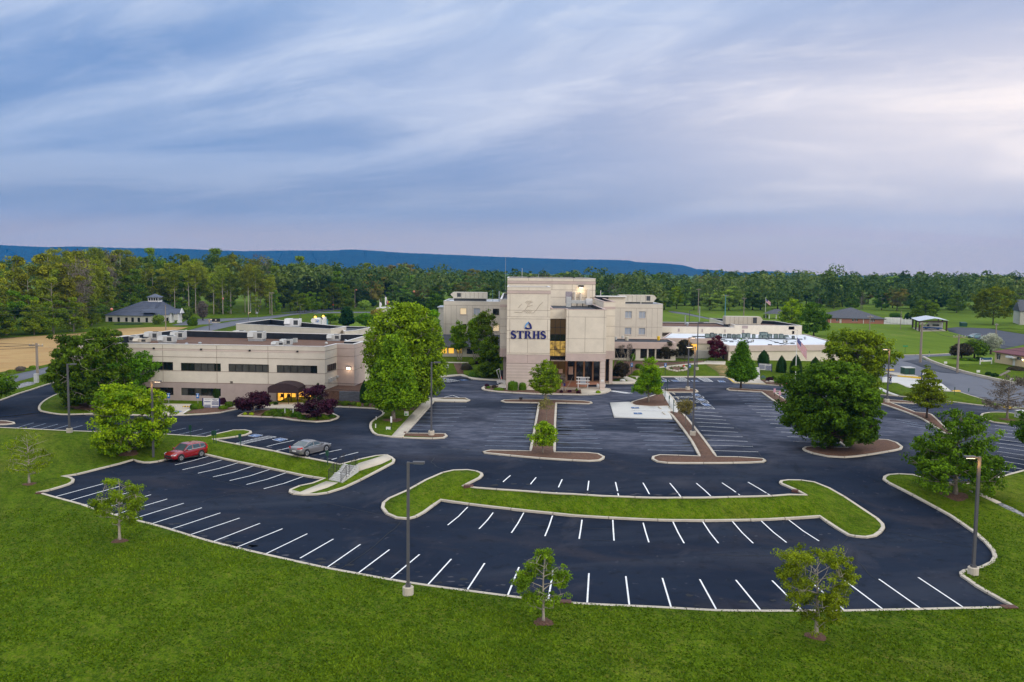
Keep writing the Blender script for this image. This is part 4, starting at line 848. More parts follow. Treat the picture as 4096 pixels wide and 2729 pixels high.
# clipped evergreens
def hedge(name, z, b, t, l, r, lab, shape='ball', lm=None, group=None, zoff=0, **k):
 P = W(z, *b); H = hgt(P, z, *t)-gz(*P); Rr = abs(r-l)/2/Z[z][2]*px_size(P)
 return bush(name, P, lab, group=group, rx=Rr, h=max(H, .25), shape=shape, lm=lm, **k)
for i, (z, b, t, l, r, lab) in enumerate([('B', (1378,1235),(1378,985),1310,1445, 'tall clipped conical holly behind the white directory sign'),('B', (1953,1240),(1955,1030),1900,2005, 'clipped conical holly left of the awning'),
 ('C', (790,1240),(792,1022),740,840, 'clipped conical holly right of the awning'),('C', (1270,960),(1270,722),1207,1332, 'clipped conical holly beside the wall lamp'),('C', (1412,660),(1405,535),1362,1460, 'clipped holly at the far corner of the office building'),
 ('C', (1375,850),(1390,608),1338,1440, 'clipped holly between the pink wall and the tall tree'),('C', (1330,1260),(1340,990),1288,1400, 'narrow holly partly hidden by the tall tree at the retaining wall'),
 ('E', (1900,1100),(1900,930),1838,1965, 'leftmost of the clipped hollies along the cream wall, above the directory sign'),('E', (2104,1197),(2106,993),2050,2160, 'clipped holly on the lawn just left of the flagpole'),
 ('F', (196,975),(197,790),145,248, 'clipped holly directly behind the flagpole'),('F', (372,960),(370,812),322,420, 'rightmost clipped holly along the cream wall, half hidden by the oak')]):
 hedge('conical_shrub', z, b, t, l, r, lab, 'bullet', LM_deep if i != 5 else LM_bronze, 'clipped conical hollies', leaf=.13, n=3200, seed=100+i)
for i, (z, b, t, l, r, lab, sh, lm) in enumerate([
 ('D', (1020,1405),(1020,1290),962,1080, 'large squarish clipped bush at the foot of the sign tower', 'drum', LM_mid),('D', (1133,1402),(1133,1308),1090,1175, 'smaller clipped bush right of the squarish one at the tower', 'drum', LM_mid),
 ('C', (1170,1005),(1170,938),1122,1218, 'top-heavy clipped bush under the wall lamp', 'ball', LM_deep),('C', (1218,1058),(1220,985),1168,1270, 'top-heavy clipped bush right of the others on the terrace', 'ball', LM_deep),('C', (1112,1086),(1113,1005),1058,1172, 'widest top-heavy clipped bush behind the terrace fence', 'ball', LM_deep),
 ('C', (1115,1290),(1115,1232),1060,1175, 'flattened round bush below the retaining wall', 'ball', LM_dark),('C', (1212,1293),(1213,1242),1180,1250, 'round bush second along the bed below the retaining wall', 'ball', LM_dark),('C', (1262,1305),(1262,1248),1235,1290, 'bright round bush at the end of the bed below the wall', 'ball', LM_lime),('C', (1035,1285),(1035,1232),1005,1070, 'round bush next to the larger purple tree', 'ball', LM_dark),
 ('B', (1098,1335),(1098,1265),1058,1140, 'boxy dark bush left of the directory sign', 'drum', LM_dark),('B', (1163,1330),(1163,1285),1130,1200, 'low bush touching the directory sign', 'ball', LM_mid),('B', (1433,1335),(1433,1285),1385,1480, 'light green bush right of the directory sign', 'ball', LM_mid),('B', (1500,1310),(1500,1240),1455,1550, 'dark loose bush in the sign bed', 'ball', LM_dark),
 ('B', (1565,1295),(1565,1237),1540,1590, 'small yellow-green bush in the sign bed', 'ball', LM_lime),('B', (1625,1305),(1625,1243),1592,1660, 'brighter yellow-green bush at the right of the sign bed', 'ball', LM_lime),('B', (1622,1250),(1622,1213),1575,1672, 'flat-topped clipped bush against the pink wall', 'ball', LM_dark),('B', (1425,1275),(1425,1195),1385,1460, 'dark purple bush behind the directory sign', 'ball', LM_purple),
 ('E', (380,1060),(380,972),355,412, 'round green bush between the crape myrtles', 'ball', LM_mid),('E', (180,1240),(180,1110),145,215, 'narrow dark shrub beside the portico', 'bullet', LM_deep),('E', (230,1110),(235,1060),190,270, 'bright round bush by the annex corner', 'ball', LM_bright),('E', (450,1150),(450,1090),410,500, 'dark bush behind the yellow-green cypress', 'ball', LM_dark),('E', (430,1230),(430,1160),380,490, 'spreading green bush left of the yellow-green cypress', 'mound', LM_bright),('E', (640,1210),(640,1172),600,680, 'low dark bush right of the yellow-green cypress', 'ball', LM_dark),
 ('E', (1283,1055),(1283,1018),1245,1320, 'low round bush beside the dark red maple', 'ball', LM_dark),('E', (1970,1295),(1965,1245),1930,2005, 'dark red bush in the bed at the steps', 'ball', LM_purple),('E', (2068,1315),(2065,1270),2035,2100, 'second dark red bush near the hydrant', 'ball', LM_purple),('E', (2010,1270),(2010,1235),1990,2035, 'dark upright shrub in the bed at the steps', 'bullet', LM_deep),('E', (1895,1265),(1895,1228),1870,1922, 'blue-grey spruce left in the bed at the steps', 'mound', LM_blue),('E', (2108,1295),(2108,1265),2085,2132, 'blue-grey spruce by the hydrant', 'mound', LM_blue),
 ('D', (2010,1440),(2010,1405),1982,2035, 'small yellow-green ball bush on the concrete tip', 'ball', LM_lime),('D', (1780,1443),(1780,1405),1760,1805, 'dark reddish bush at the right of the lobby bed', 'ball', LM_purple),('D', (1680,1430),(1680,1395),1660,1700, 'dark reddish bush in the middle of the lobby bed', 'ball', LM_purple),('D', (1583,1435),(1583,1400),1565,1602, 'small dark bush at the left of the lobby bed', 'ball', LM_purple),('D', (1762,1412),(1762,1378),1748,1776, 'upright green shrub in the lobby bed', 'bullet', LM_dark),
 ('D', (718,1362),(718,1325),695,745, 'purple bush at the left tip of the tower bed', 'ball', LM_purple),('D', (735,1382),(735,1355),715,760, 'low green bush at the left tip of the tower bed', 'ball', LM_dark),('D', (800,1380),(800,1342),775,825, 'dark low bush in the tower bed', 'ball', LM_bronze),('D', (860,1402),(860,1370),800,942, 'low spreading juniper at the tower foot', 'mound', LM_mid),
 ('D', (545,1110),(545,1035),505,585, 'round green bush under the birches', 'ball', LM_mid),('D', (480,1165),(490,1080),420,560, 'loose brownish shrub under the birches', 'mound', LM_bronze),('D', (600,1245),(600,1160),500,700, 'ivy-covered mound beside the drive', 'mound', LM_dark),('D', (600,1100),(600,1030),570,640, 'dark purple shrub under the birches', 'ball', LM_purple),
 ('C', (1480,660),(1475,550),1440,1515, 'round shrub beside the far clipped holly', 'ball', LM_dark),('C', (1350,1300),(1350,1255),1325,1380, 'low bush at the foot of the narrow holly', 'ball', LM_mid),
 ('B', (340,345),(340,322),60,380, 'long low hedge before the left half of the bank', 'mound', LM_deep),('F', (1125,455),(1120,398),1072,1175, 'broad dark shrub behind the white fence', 'ball', LM_dark),('F', (1240,462),(1240,395),1208,1268, 'upright dark shrub at the right of the white fence', 'bullet', LM_deep),
 ('F', (2250,940),(2250,900),2195,2324, 'low bronze hedge in front of the yellow house', 'mound', LM_bronze),('F', (1990,985),(1990,955),1968,2012, 'round dark bush on the yellow house lawn, nearer the sign', 'ball', LM_deep),('F', (2050,1000),(2052,968),2025,2078, 'round dark bush on the yellow house lawn, by the steps', 'ball', LM_deep),('F', (1760,850),(1760,828),1725,1795, 'low clipped hedge piece under the brown-green tree', 'drum', LM_dark),('F', (1850,855),(1850,828),1820,1885, 'low clipped hedge piece under the dark spreading tree', 'drum', LM_dark),('F', (1910,848),(1910,812),1885,1940, 'dark shrub left of the blue and green lawn sign', 'drum', LM_deep),
 ('G', (190,200),(185,150),150,220, 'grey leafless shrub at the edge of the straw field', 'ball', LM_bare),('G', (100,215),(100,182),60,145, 'green shrub at the roadside of the straw field', 'mound', LM_mid),('G', (300,175),(295,145),272,325, 'small green shrub by the utility pole', 'ball', LM_mid),('G', (865,492),(865,465),855,877, 'tiny upright shrub in the mulch under the big maple', 'bullet', LM_dark),('G', (667,510),(667,475),655,680, 'small dark shrub at the left of the mulch under the big maple', 'bullet', LM_dark),('G', (705,488),(705,445),680,730, 'dark round shrub beside the big maple', 'ball', LM_deep),
 ('E', (1922,560),(1922,515),1892,1950, 'small shrub at the foot of the far flagpole', 'ball', LM_w2),('C', (300,1285),(300,1250),275,322, 'small dark bush left of the awning posts', 'ball', LM_deep),('C', (20,1400),(20,1370),0,42, 'small yellow-green tuft at the left tip of the drop-off island', 'ball', LM_lime),('H', (645,190),(645,165),628,662, 'yellow-green tuft first on the drop-off island tip', 'ball', LM_lime),('H', (703,193),(703,166),682,725, 'yellow-green tuft second on the drop-off island tip', 'ball', LM_lime)]):
 hedge('shrub', z, b, t, l, r, lab, sh, lm, 'low shrubs in the beds', leaf=.11 if z != 'F' else .22, n=900, seed=200+i, rough=.12 if lm not in (LM_mid, LM_deep) else .05)
# junipers of the drop-off island
for i, (x, y, w, h) in enumerate([(870,195,95,75),(960,205,75,70),(1040,200,90,80),(1120,210,80,85),(1180,225,70,60),(920,165,90,50),(1010,160,80,50),(1110,165,80,48),(1250,235,90,60),(1360,230,95,78),(1440,215,60,50)]):
 P = W('H', x, y); s = px_size(P)/2.2988
 bush('juniper', P, 'dark green spreading juniper in the drop-off island, one of the row under the purple trees', group='junipers of the drop-off island', rx=w*s*.62, ry=w*s*.5, h=h*s*.62, shape='mound', lm=LM_dark, leaf=.16, n=1100, seed=300+i, rough=.16, pad=.18)
# ---------------------------------------------------------------- woods
WD = {}
def wood_kind(k, **a):
 WD[k] = tree('wood_tree', (0,-500,0), 'x', **a)
wood_kind('spring', H=20, R=4.2, th=5, shape='oval', ncl=150, nl=54, leaf=.48, clr=1.35, lm=LM_w1, bk=BK_pale, r0=.28, nlimb=10, seed=401, twigs=False, lump=.3)
wood_kind('spring2', H=22, R=3.8, th=8, shape='vase', ncl=120, nl=51, leaf=.4, clr=1.3, lm=LM_w1, bk=BK_pale, r0=.26, nlimb=12, seed=402, twigs=False, lump=.35)
wood_kind('green', H=17, R=5.0, th=2.0, shape='dome', ncl=190, nl=54, leaf=.51, clr=1.4, lm=LM_w2, bk=BK_grey, r0=.28, nlimb=9, seed=403, twigs=False, lump=.25)
wood_kind('tan', H=19, R=5.2, th=4, shape='round', ncl=170, nl=51, leaf=.48, clr=1.45, lm=LM_w3, bk=BK_grey, r0=.3, nlimb=12, seed=404, twigs=False, lump=.3)
wood_kind('pine', H=20, R=4.2, th=4.5, shape='cone', ncl=170, nl=54, leaf=.4, clr=1.4, lm=LM_w4, bk=BK_dark, r0=.26, nlimb=12, seed=405, twigs=False, lump=.3)
wood_kind('soft', H=18, R=5.4, th=3, shape='dome', ncl=190, nl=51, leaf=.49, clr=1.5, lm=LM_w5, bk=BK_dark, r0=.32, nlimb=10, seed=406, twigs=False, lump=.28)
wood_kind('bright', H=13, R=4.6, th=.8, shape='dome', ncl=170, nl=57, leaf=.45, clr=1.25, lm=LM_mid, bk=BK_grey, r0=.22, nlimb=8, seed=407, twigs=False, lump=.25)
wood_kind('bare', H=19, R=4.6, th=5, shape='vase', ncl=90, nl=10, leaf=.42, clr=1.2, lm=LM_bare, bk=BK_grey, r0=.26, nlimb=26, seed=408, twigs=True, lump=.3)
wood_kind('poplar', H=19, R=3.6, th=1.5, shape='column', ncl=170, nl=57, leaf=.4, clr=1.2, lm=LM_w2, bk=BK_grey, r0=.24, nlimb=8, seed=409, twigs=False, lump=.15)
wood_kind('pole', H=21, R=2.6, th=12, shape='oval', ncl=50, nl=54, leaf=.4, clr=1.2, lm=LM_w1, bk=BK_pale, r0=.24, nlimb=6, seed=410, twigs=False, lump=.3)
HK = {k: h for k, h in dict(spring=20, spring2=22, green=17, tan=19, pine=20, soft=18, bright=13, bare=19, poplar=19, pole=21).items()}
LB = dict(spring='tall yellow-green spring-leaved tree', spring2='tall slender sparse yellowish tree', green='rounded green tree', tan='tan-leaved budding tree', pine='dark pine', soft='soft grey-green spreading tree', bright='low bright green tree', bare='bare twiggy tree', poplar='columnar green tree', pole='thin tree with long bare pale trunk')
used = set()
def wt(kind, P, H, where, sc=1.0, g='trees of the woods'):
 src = WD[kind]; s = H/HK[kind]; q = random.Random(hash((round(P[0], 1), round(P[1], 1))) & 0xffff)
 rx = s*sc*q.uniform(.85,1.15)
 loc = (P[0], P[1], float(ground(np.array([P[0]]), np.array([P[1]]))[0]))
 if kind not in used:
  used.add(kind); src.location = loc; src.rotation_euler = (0,0, q.uniform(0,6)); src.scale = (rx, rx, s); src['label'] = LB[kind]+' '+where; src['group'] = g+', '+kind.rstrip('2'); return src
 return dup(src, loc, q.uniform(0,6), LB[kind]+' '+where, (rx, rx, s), g+', '+kind.rstrip('2'))
rr = random.Random(77)
def band(pts, tops, kinds, where, depth=0, n=None, step=7., sc=1.0, jit=1.0, z='T', hmin=6):
 """trees along a line of feet (photo pixels), tops following a skyline of (x, y) photo pixels; depth pushes the row back in metres"""
 P = Ws(z, *pts); L = [0]
 for a, b in zip(P[:-1], P[1:]): L.append(L[-1]+math.hypot(b[0]-a[0], b[1]-a[1]))
 m = n or int(L[-1]/step)
 for i in range(m):
  d = (i+.5+rr.uniform(-.3,.3)*jit)/m*L[-1]; x = float(np.interp(d, L, [p[0] for p in P])); y = float(np.interp(d, L, [p[1] for p in P]))
  r = math.hypot(x, y); k = (r+depth+rr.uniform(-2,2)*jit)/r; x *= k; y *= k
  # photo column of the point
  u = x/y; px = 2048+FP*u*1.0
  ty = float(np.interp(px, [t[0] for t in tops], [t[1] for t in tops]))
  H = hgt((x, y), 'T', px, ty)-gz(x, y)
  kd = kinds(px, rr) if callable(kinds) else rr.choice(kinds)
  H = max(hmin, H*rr.uniform(.80,1.07))
  if kd == 'bright': H = min(H, 14*rr.uniform(.7,1))
  wt(kd, (x, y), H, where, sc)
def kleft(px, r):
 if px < 120: return r.choice(['green', 'spring', 'bright'])
 if px < 1080: return r.choice(['spring', 'spring', 'spring2', 'green', 'spring', 'bare', 'spring2'])
 if px < 1460: return r.choice(['pine', 'pine', 'pine', 'green'])
 return r.choice(['green', 'pine', 'tan', 'green', 'spring', 'poplar'])
tl = [(-300,1060),(0,1040),(60,1035),(300,1010),(600,1012),(1000,1022),(1100,1050),(1300,1048),(1500,1062),(1800,1075)]
tl2 = [(x, y+42) for x, y in tl]; tl3 = [(x, y-10) for x, y in tl]
band([(-250,1400),(0,1358),(150,1345),(290,1335),(385,1300),(430,1262),(800,1256),(1000,1260),(1200,1255),(1400,1235)], [(-300,1180),(0,1165),(300,1190),(450,1200),(1000,1165),(1200,1150),(1400,1130)], lambda p, r: r.choice(['bright', 'green', 'bright', 'green', 'spring']) if p < 1050 else r.choice(['bright', 'green', 'pine']), 'at the foot of the left wood edge', depth=4, step=9.0)
band([(-250,1400),(0,1358),(290,1335),(385,1300),(430,1262),(800,1256),(1000,1258),(1200,1250),(1400,1235),(1500,1230)], tl2, kleft, 'in the front row of the left wood', depth=14, step=6.2)
band([(700,1262),(800,1262),(1080,1262)], tl2, ['pole'], 'at the wood edge by the road', depth=9, n=9, jit=2.4)
band([(-250,1385),(0,1350),(290,1320),(430,1255),(1000,1252),(1400,1232),(1560,1226)], tl, kleft, 'in the middle of the left wood', depth=34, step=7.2)
band([(-250,1385),(0,1350),(290,1320),(430,1255),(1000,1252),(1400,1232),(1560,1226)], tl3, kleft, 'along the skyline of the left wood', depth=62, step=9)
# behind the hospital
tm_ = [(1400,1060),(1600,1062),(1700,1072),(1850,1080),(2050,1090),(2400,1090),(2700,1098),(2800,1096),(3000,1092),(3300,1096),(3600,1100),(3900,1098),(4200,1095)]
km = lambda p, r: (r.choice(['green', 'tan', 'tan', 'pine', 'poplar', 'soft']) if p < 2000 else r.choice(['green', 'pine', 'soft', 'poplar', 'bare', 'tan', 'green']) if p < 2750 else r.choice(['soft', 'soft', 'tan', 'green', 'pine', 'bare']))
band([(1420,1236),(1600,1228),(1750,1232),(2000,1236),(2350,1236),(2500,1238)], [(1400,1120),(1700,1130),(2100,1140),(2500,1130)], km, 'close behind the hospital', depth=30, step=10, sc=1.35)
band([(1420,1220),(1700,1215),(2100,1215),(2500,1215),(2640,1222)], [(x, y+14) for x, y in tm_], km, 'in the second row behind the hospital', depth=30, step=11, sc=1.4)
band([(1380,1195),(1700,1190),(2100,1190),(2650,1195)], tm_, lambda p, r: r.choice(['pine', 'green', 'tan', 'pine', 'soft']), 'on the skyline behind the hospital', depth=40, step=14, sc=1.5)
# beyond the field on the right
band([(2560,1238),(2680,1240),(2900,1243),(3050,1240),(3180,1236)], [(2500,1165),(2700,1150),(3000,1125),(3200,1150)], ['soft', 'soft', 'soft', 'pine', 'green'], 'in the open row on the far field', depth=0, step=11, sc=1.5)
band([(2560,1228),(2900,1230),(3250,1226),(3400,1235)], [(x, y+20) for x, y in tm_], km, 'behind the open row on the far field', depth=25, step=10, sc=1.5)
band([(2500,1205),(2900,1205),(3400,1205)], [(x, y+4) for x, y in tm_], km, 'on the skyline beyond the far field', depth=40, step=13, sc=1.6)
band([(3250,1238),(3450,1238),(3700,1250),(3900,1256),(4150,1262),(4300,1265)], [(3200,1150),(3400,1165),(3600,1150),(4000,1165),(4300,1160)], ['green', 'soft', 'bare', 'soft', 'tan', 'green', 'pine'], 'at the edge of the wood beyond the right field', depth=3, step=9.5, sc=1.35)
band([(3250,1236),(3450,1234),(3700,1245),(4300,1258)], [(x, y+30) for x, y in tm_], ['green', 'tan', 'soft', 'soft', 'pine', 'bare', 'green'], 'in the second row beyond the right field', depth=26, step=10, sc=1.5)
band([(3350,1222),(3700,1230),(4300,1240)], tm_, ['pine', 'tan', 'soft', 'green', 'soft'], 'on the skyline beyond the right field', depth=50, step=12, sc=1.6)
# undergrowth and the far canopy that reads as one mass
def canopy(name, kindmat, xs, ytop, rows, seed, leaf=2.2):
 rng = np.random.default_rng(seed); Vs = []; T = []
 for Y, f in rows:
  nc = int((xs[1]-xs[0])*Y/FP/6.5*f*1.6); px = rng.uniform(xs[0], xs[1], nc); cx = (px-2048)/FP*Y
  top = np.interp(px, [t[0] for t in tm2], [t[1] for t in tm2]); zt = CH-(top-(1085+.0105*(px-2048)))/FP*Y+ytop+rng.normal(1.5,2.2, nc)
  R_ = rng.uniform(3.5,7, nc); tc_ = rng.uniform(-.28,.28, nc); n = nc*110; i = np.repeat(np.arange(nc),110); d = rng.normal(0,1,(n, 3)); d[:, 2] = np.abs(d[:, 2])*1.1-.35; d /= np.linalg.norm(d, axis=1)[:, None]; d *= rng.uniform(.8,1.08, n)[:, None]
  cy = Y+rng.uniform(-25,25, nc); P = np.c_[cx[i]+d[:, 0]*R_[i], cy[i]+d[:, 1]*R_[i], np.maximum(1.5, zt[i]-R_[i]*1.1+d[:, 2]*R_[i]*1.15)]; X = cx[i]
  nr = rng.normal(0,.5,(n, 3))+d+np.array([0,0,.3]); nr /= np.linalg.norm(nr, axis=1)[:, None]
  u = np.cross(nr, rng.normal(0,1,(n, 3))); u /= np.linalg.norm(u, axis=1)[:, None]; v = np.cross(nr, u); s = leaf*rng.uniform(.5,1.2, n)[:, None]*.5
  Vs.append(np.stack([P-u*s, P-v*s, P+u*s, P+v*s], 1).reshape(-1,3)); T.append(np.repeat(np.clip(.45+tc_[i]+.2*np.sin(X*.03+Y*.7)+rng.normal(0,.12, n),0,1),4))
 V = np.concatenate(Vs); tag(npmesh(name, V, np.arange(len(V)).reshape(-1,4), kindmat, tint=np.concatenate(T)), 'distant tree canopy filling the skyline behind the separate trees', 'woodland', kind='stuff')
tm2 = [(-300,1062),(0,1045),(1000,1028),(1100,1055),(1500,1068)]+tm_[1:]
canopy('far_woodland', leafmat('far_canopy', (.040,.080,.020),(.19,.24,.060),(.085,.135,.028)),(-300,4400),-3.3, [(430,.7),(490,.8),(570,.8),(690,.8),(880,.7)], 9, leaf=1.7)
# tufts on the near lawn
def tufts():
 rg = np.random.default_rng(12); n = 190000
 y = 38+34*rg.uniform(0,1, n)**1.25; x = rg.uniform(-1,1, n)*(.66*y+4)
 m = ~pip(LOTs, x, y); x, y = x[m], y[m]; n = len(x); z = ground(x, y)+.12
 nz = np.sin(x*.9+1.3*np.sin(y*.7))*np.sin(y*1.1+.8*np.sin(x*.6))+.7*np.sin(x*2.7+y*1.9)*np.sin(y*3.3-x*1.2)+.5*np.sin((x*.47+y*.88)*1.35)
 nz = nz+.9*np.sin((x*.88-y*.47)*1.05)*(.5+.5*np.sin(x*.11+y*.07))+.8*np.sin(x*.13+2)*np.sin(y*.16-x*.05)
 k = rg.uniform(-.9,1.3, n) < nz*.75+.55; x, y, z, nz = x[k], y[k], z[k], nz[k]; n = len(x)
 h = rg.uniform(.035,.085, n)*(1+.25*nz); w = rg.uniform(.03,.075, n); a = rg.uniform(0, PI, n); lx, ly = rg.normal(0,.045,(2, n)); c, s = np.cos(a)*w, np.sin(a)*w
 V = np.stack([np.c_[x-c, y-s, z], np.c_[x+c, y+s, z], np.c_[x+c*.4+lx, y+s*.4+ly, z+h], np.c_[x-c*.4+lx, y-s*.4+ly, z+h]], 1).reshape(-1,3)
 tn = np.repeat(np.clip(.42+.22*nz+rg.normal(0,.16, n),0,1),4)
 tag(npmesh('grass', V, np.arange(4*n).reshape(-1,4), leafmat('grass_blades', (.024,.058,.0008),(.165,.245,.009),(.072,.135,.002)), tint=tn), 'short tufted grass of the front lawn', 'grass', kind='stuff')
tufts()
def glow(par, loc, e, col=(1,.66,.30), r=.15, name='lamp_light', spot=None):
 l = bpy.data.lights.new(name, 'SPOT' if spot else 'POINT'); l.energy = e; l.color = col; l.shadow_soft_size = r
 if spot: l.spot_size = math.radians(spot); l.spot_blend = .9
 o = bpy.data.objects.new(name, l); C.objects.link(o); o.location = loc
 if par is not None: o.parent = par
 return o
# ---------------------------------------------------------------- buildings
M_cream = mat('cream_stucco', (.66,.595,.49),.9, var=.07, vs=.6, bump=.12, bs=25)
M_beige = mat('beige_stucco', (.61,.555,.475),.9, var=.06, vs=.6, bump=.12, bs=25)
M_pink = mat('pink_stucco', (.50,.40,.36),.9, var=.07, vs=.7, bump=.1, bs=25)
M_pinkl = mat('pale_pink_stucco', (.55,.46,.41),.9, var=.06, vs=.7)
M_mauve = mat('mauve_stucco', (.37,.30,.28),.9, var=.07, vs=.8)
M_joint = mat('wall_joint', (.20,.15,.12),.9)
M_cope = mat('metal_coping', (.62,.60,.58),.5, var=.06, vs=2)
M_copep = mat('pink_coping', (.52,.40,.36),.6)
M_black = mat('black_membrane', (.013,.018,.026),.7, var=.3, vs=1)
M_gravel = layered('roof_gravel', (.115,.062,.042), [(1.2,.4,.6,(.15,.085,.06),.8, ONE, 0),(9,.45,.7,(.20,.13,.09),.6, ONE, 0),(.25,.55,.7,(.085,.05,.04),.7, ONE, 0)], rough=.95)
M_tar = layered('dark_roof', (.045,.05,.06), [(1,.4,.65,(.09,.10,.12),.7, ONE, 0),(4,.5,.7,(.03,.032,.04),.5, ONE, 0)], rough=.85)
M_wroof = layered('white_roof', (.66,.70,.76), [(.12,.48,.68,(.50,.52,.52),.6, ONE, 0),(1.1,.58,.74,(.42,.44,.46),.45, ONE, 0)], rough=.6)
M_glass = mat('dark_glass', (.008,.010,.013),.08, spec=.6)
M_glassb = mat('blind_glass', (.055,.055,.052),.25, spec=.5, var=.25, vs=1.2)
M_glassp = mat('pale_blind', (.34,.38,.45),.35, spec=.5, var=.08, vs=3)
M_frame = mat('dark_frame', (.012,.012,.014),.45)
M_lit = mat('lit_interior', (.5,.3,.06),.8, emit=(1,.52,.07), es=1.05)
M_litd = mat('dim_lit_interior', (.03,.02,.01),.3, emit=(1,.52,.08), es=.035)
M_litw = mat('warm_blind', (.6,.5,.35),.8, emit=(1,.75,.42), es=.45)
M_awn = mat('awning_fabric', (.042,.024,.026),.85, var=.15, vs=3)
M_bmetal = mat('blue_metal_roof', (.055,.070,.115),.45, var=.12, vs=.8, spec=.5)
M_white = mat('white_painted', (.66,.66,.66),.5, var=.05, vs=2)
M_whitef = mat('off_white', (.52,.50,.46),.6, var=.08, vs=2)
M_brick = mat('red_brick', (.32,.14,.095),.9, var=.15, vs=6)
M_shing = mat('grey_shingle', (.085,.09,.105),.9, var=.22, vs=1.6)
M_maroon = mat('maroon_shingle', (.16,.065,.075),.9, var=.15, vs=2)
M_galv = mat('galvanised', (.40,.43,.46),.4, metal=.5, var=.12, vs=4)
M_hvac = mat('unit_grey', (.46,.47,.46),.55, var=.08, vs=3)
M_hvacb = mat('unit_beige', (.50,.46,.38),.6, var=.08, vs=2)
M_grille = mat('grille', (.05,.055,.06),.6, var=.3, vs=30)
M_cond = mat('condenser_green', (.10,.14,.135),.6, var=.15, vs=8)
M_dark = mat('charcoal', (.022,.022,.025),.6)
M_brown = mat('bronze_metal', (.065,.050,.045),.5)
M_navy = mat('navy_letters', (.010,.014,.13),.4)
M_sky = mat('light_blue_letters', (.14,.34,.66),.4)
M_red = mat('signal_red', (.55,.03,.02),.5)
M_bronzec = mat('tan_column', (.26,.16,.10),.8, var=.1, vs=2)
def on(a, b, z, x, y):                  # photo pixel on the wall a-b: (distance along, height)
 d = ray(z, x, y); dx, dy = b[0]-a[0], b[1]-a[1]; l = math.hypot(dx, dy); n = (dy/l, -dx/l)
 t = (n[0]*a[0]+n[1]*a[1])/(n[0]*d[0]+n[1]*d[1]); X, Y = d[0]*t, d[1]*t
 return ((X-a[0])*dx/l+(Y-a[1])*dy/l, CH+d[2]*t)
def rect(a, b, z, x0, y0, x1, y1):
 p, q, r, s = on(a, b, z, x0, y0), on(a, b, z, x1, y0), on(a, b, z, x0, y1), on(a, b, z, x1, y1)
 return ((p[0]+r[0])/2,(q[0]+s[0])/2,(r[1]+s[1])/2,(p[1]+q[1])/2)
def wall(mb, a, b, z0, z1, holes=(), dep=.22):
 l = math.hypot(b[0]-a[0], b[1]-a[1]); d = ((b[0]-a[0])/l, (b[1]-a[1])/l); n = (d[1], -d[0])
 P = lambda s, z, k=0.: (a[0]+d[0]*s-n[0]*k, a[1]+d[1]*s-n[1]*k, z)
 S_ = sorted({0., l, *[max(0, min(l, h[i])) for h in holes for i in (0,1)]}); Z_ = sorted({z0, z1, *[max(z0, min(z1, h[i])) for h in holes for i in (2,3)]})
 for i in range(len(S_)-1):
  for j in range(len(Z_)-1):
   sc, zc = (S_[i]+S_[i+1])/2,(Z_[j]+Z_[j+1])/2
   if any(h[0] < sc < h[1] and h[2] < zc < h[3] for h in holes): continue
   mb.quad(P(S_[i], Z_[j]), P(S_[i+1], Z_[j]), P(S_[i+1], Z_[j+1]), P(S_[i], Z_[j+1]))
 for h in holes:
  s0, s1, a0, a1 = h[:4]
  mb.quad(P(s0, a0), P(s0, a0, dep), P(s0, a1, dep), P(s0, a1)); mb.quad(P(s1, a0), P(s1, a1), P(s1, a1, dep), P(s1, a0, dep))
  mb.quad(P(s0, a0), P(s1, a0), P(s1, a0, dep), P(s0, a0, dep)); mb.quad(P(s0, a1), P(s0, a1, dep), P(s1, a1, dep), P(s1, a1))
def slab(mb, a, b, s0, s1, z0, z1, out, inn=0.):    # a box standing on the wall plane, sticking out by 'out'
 l = math.hypot(b[0]-a[0], b[1]-a[1]); d = ((b[0]-a[0])/l, (b[1]-a[1])/l); n = (d[1], -d[0])
 p = lambda s, k: (a[0]+d[0]*s+n[0]*k, a[1]+d[1]*s+n[1]*k)
 mb.prism([p(s0,-inn), p(s1,-inn), p(s1, out), p(s0, out)], z0, z1)
def window(par, a, b, r, n=1, gl=None, rows=1, fr=None, fw=.07, dep=.20, name='window', lab=None, gls=None):
 s0, s1, z0, z1 = r; m = MB()
 for s in np.linspace(s0, s1, n+1): slab(m, a, b, max(s0, s-fw/2), min(s1, s+fw/2), z0, z1,-dep+.08, dep-.01)
 for z in np.linspace(z0, z1, rows+1): slab(m, a, b, s0, s1, max(z0, z-fw/2), min(z1, z+fw/2),-dep+.07, dep-.01)
 o = m.build(name, fr or M_frame, par, world=True, **({'label': lab} if lab else {}))
 if gls:
  for i, g in enumerate(gls):
   k = MB(); slab(k, a, b, s0+(s1-s0)*i/len(gls), s0+(s1-s0)*(i+1)/len(gls), z0, z1,-dep+.03, dep); k.build('pane', g, o, world=True)
 else:
  k = MB(); slab(k, a, b, s0, s1, z0, z1,-dep+.03, dep); k.build('pane', gl or M_glass, o, world=True)
 return o
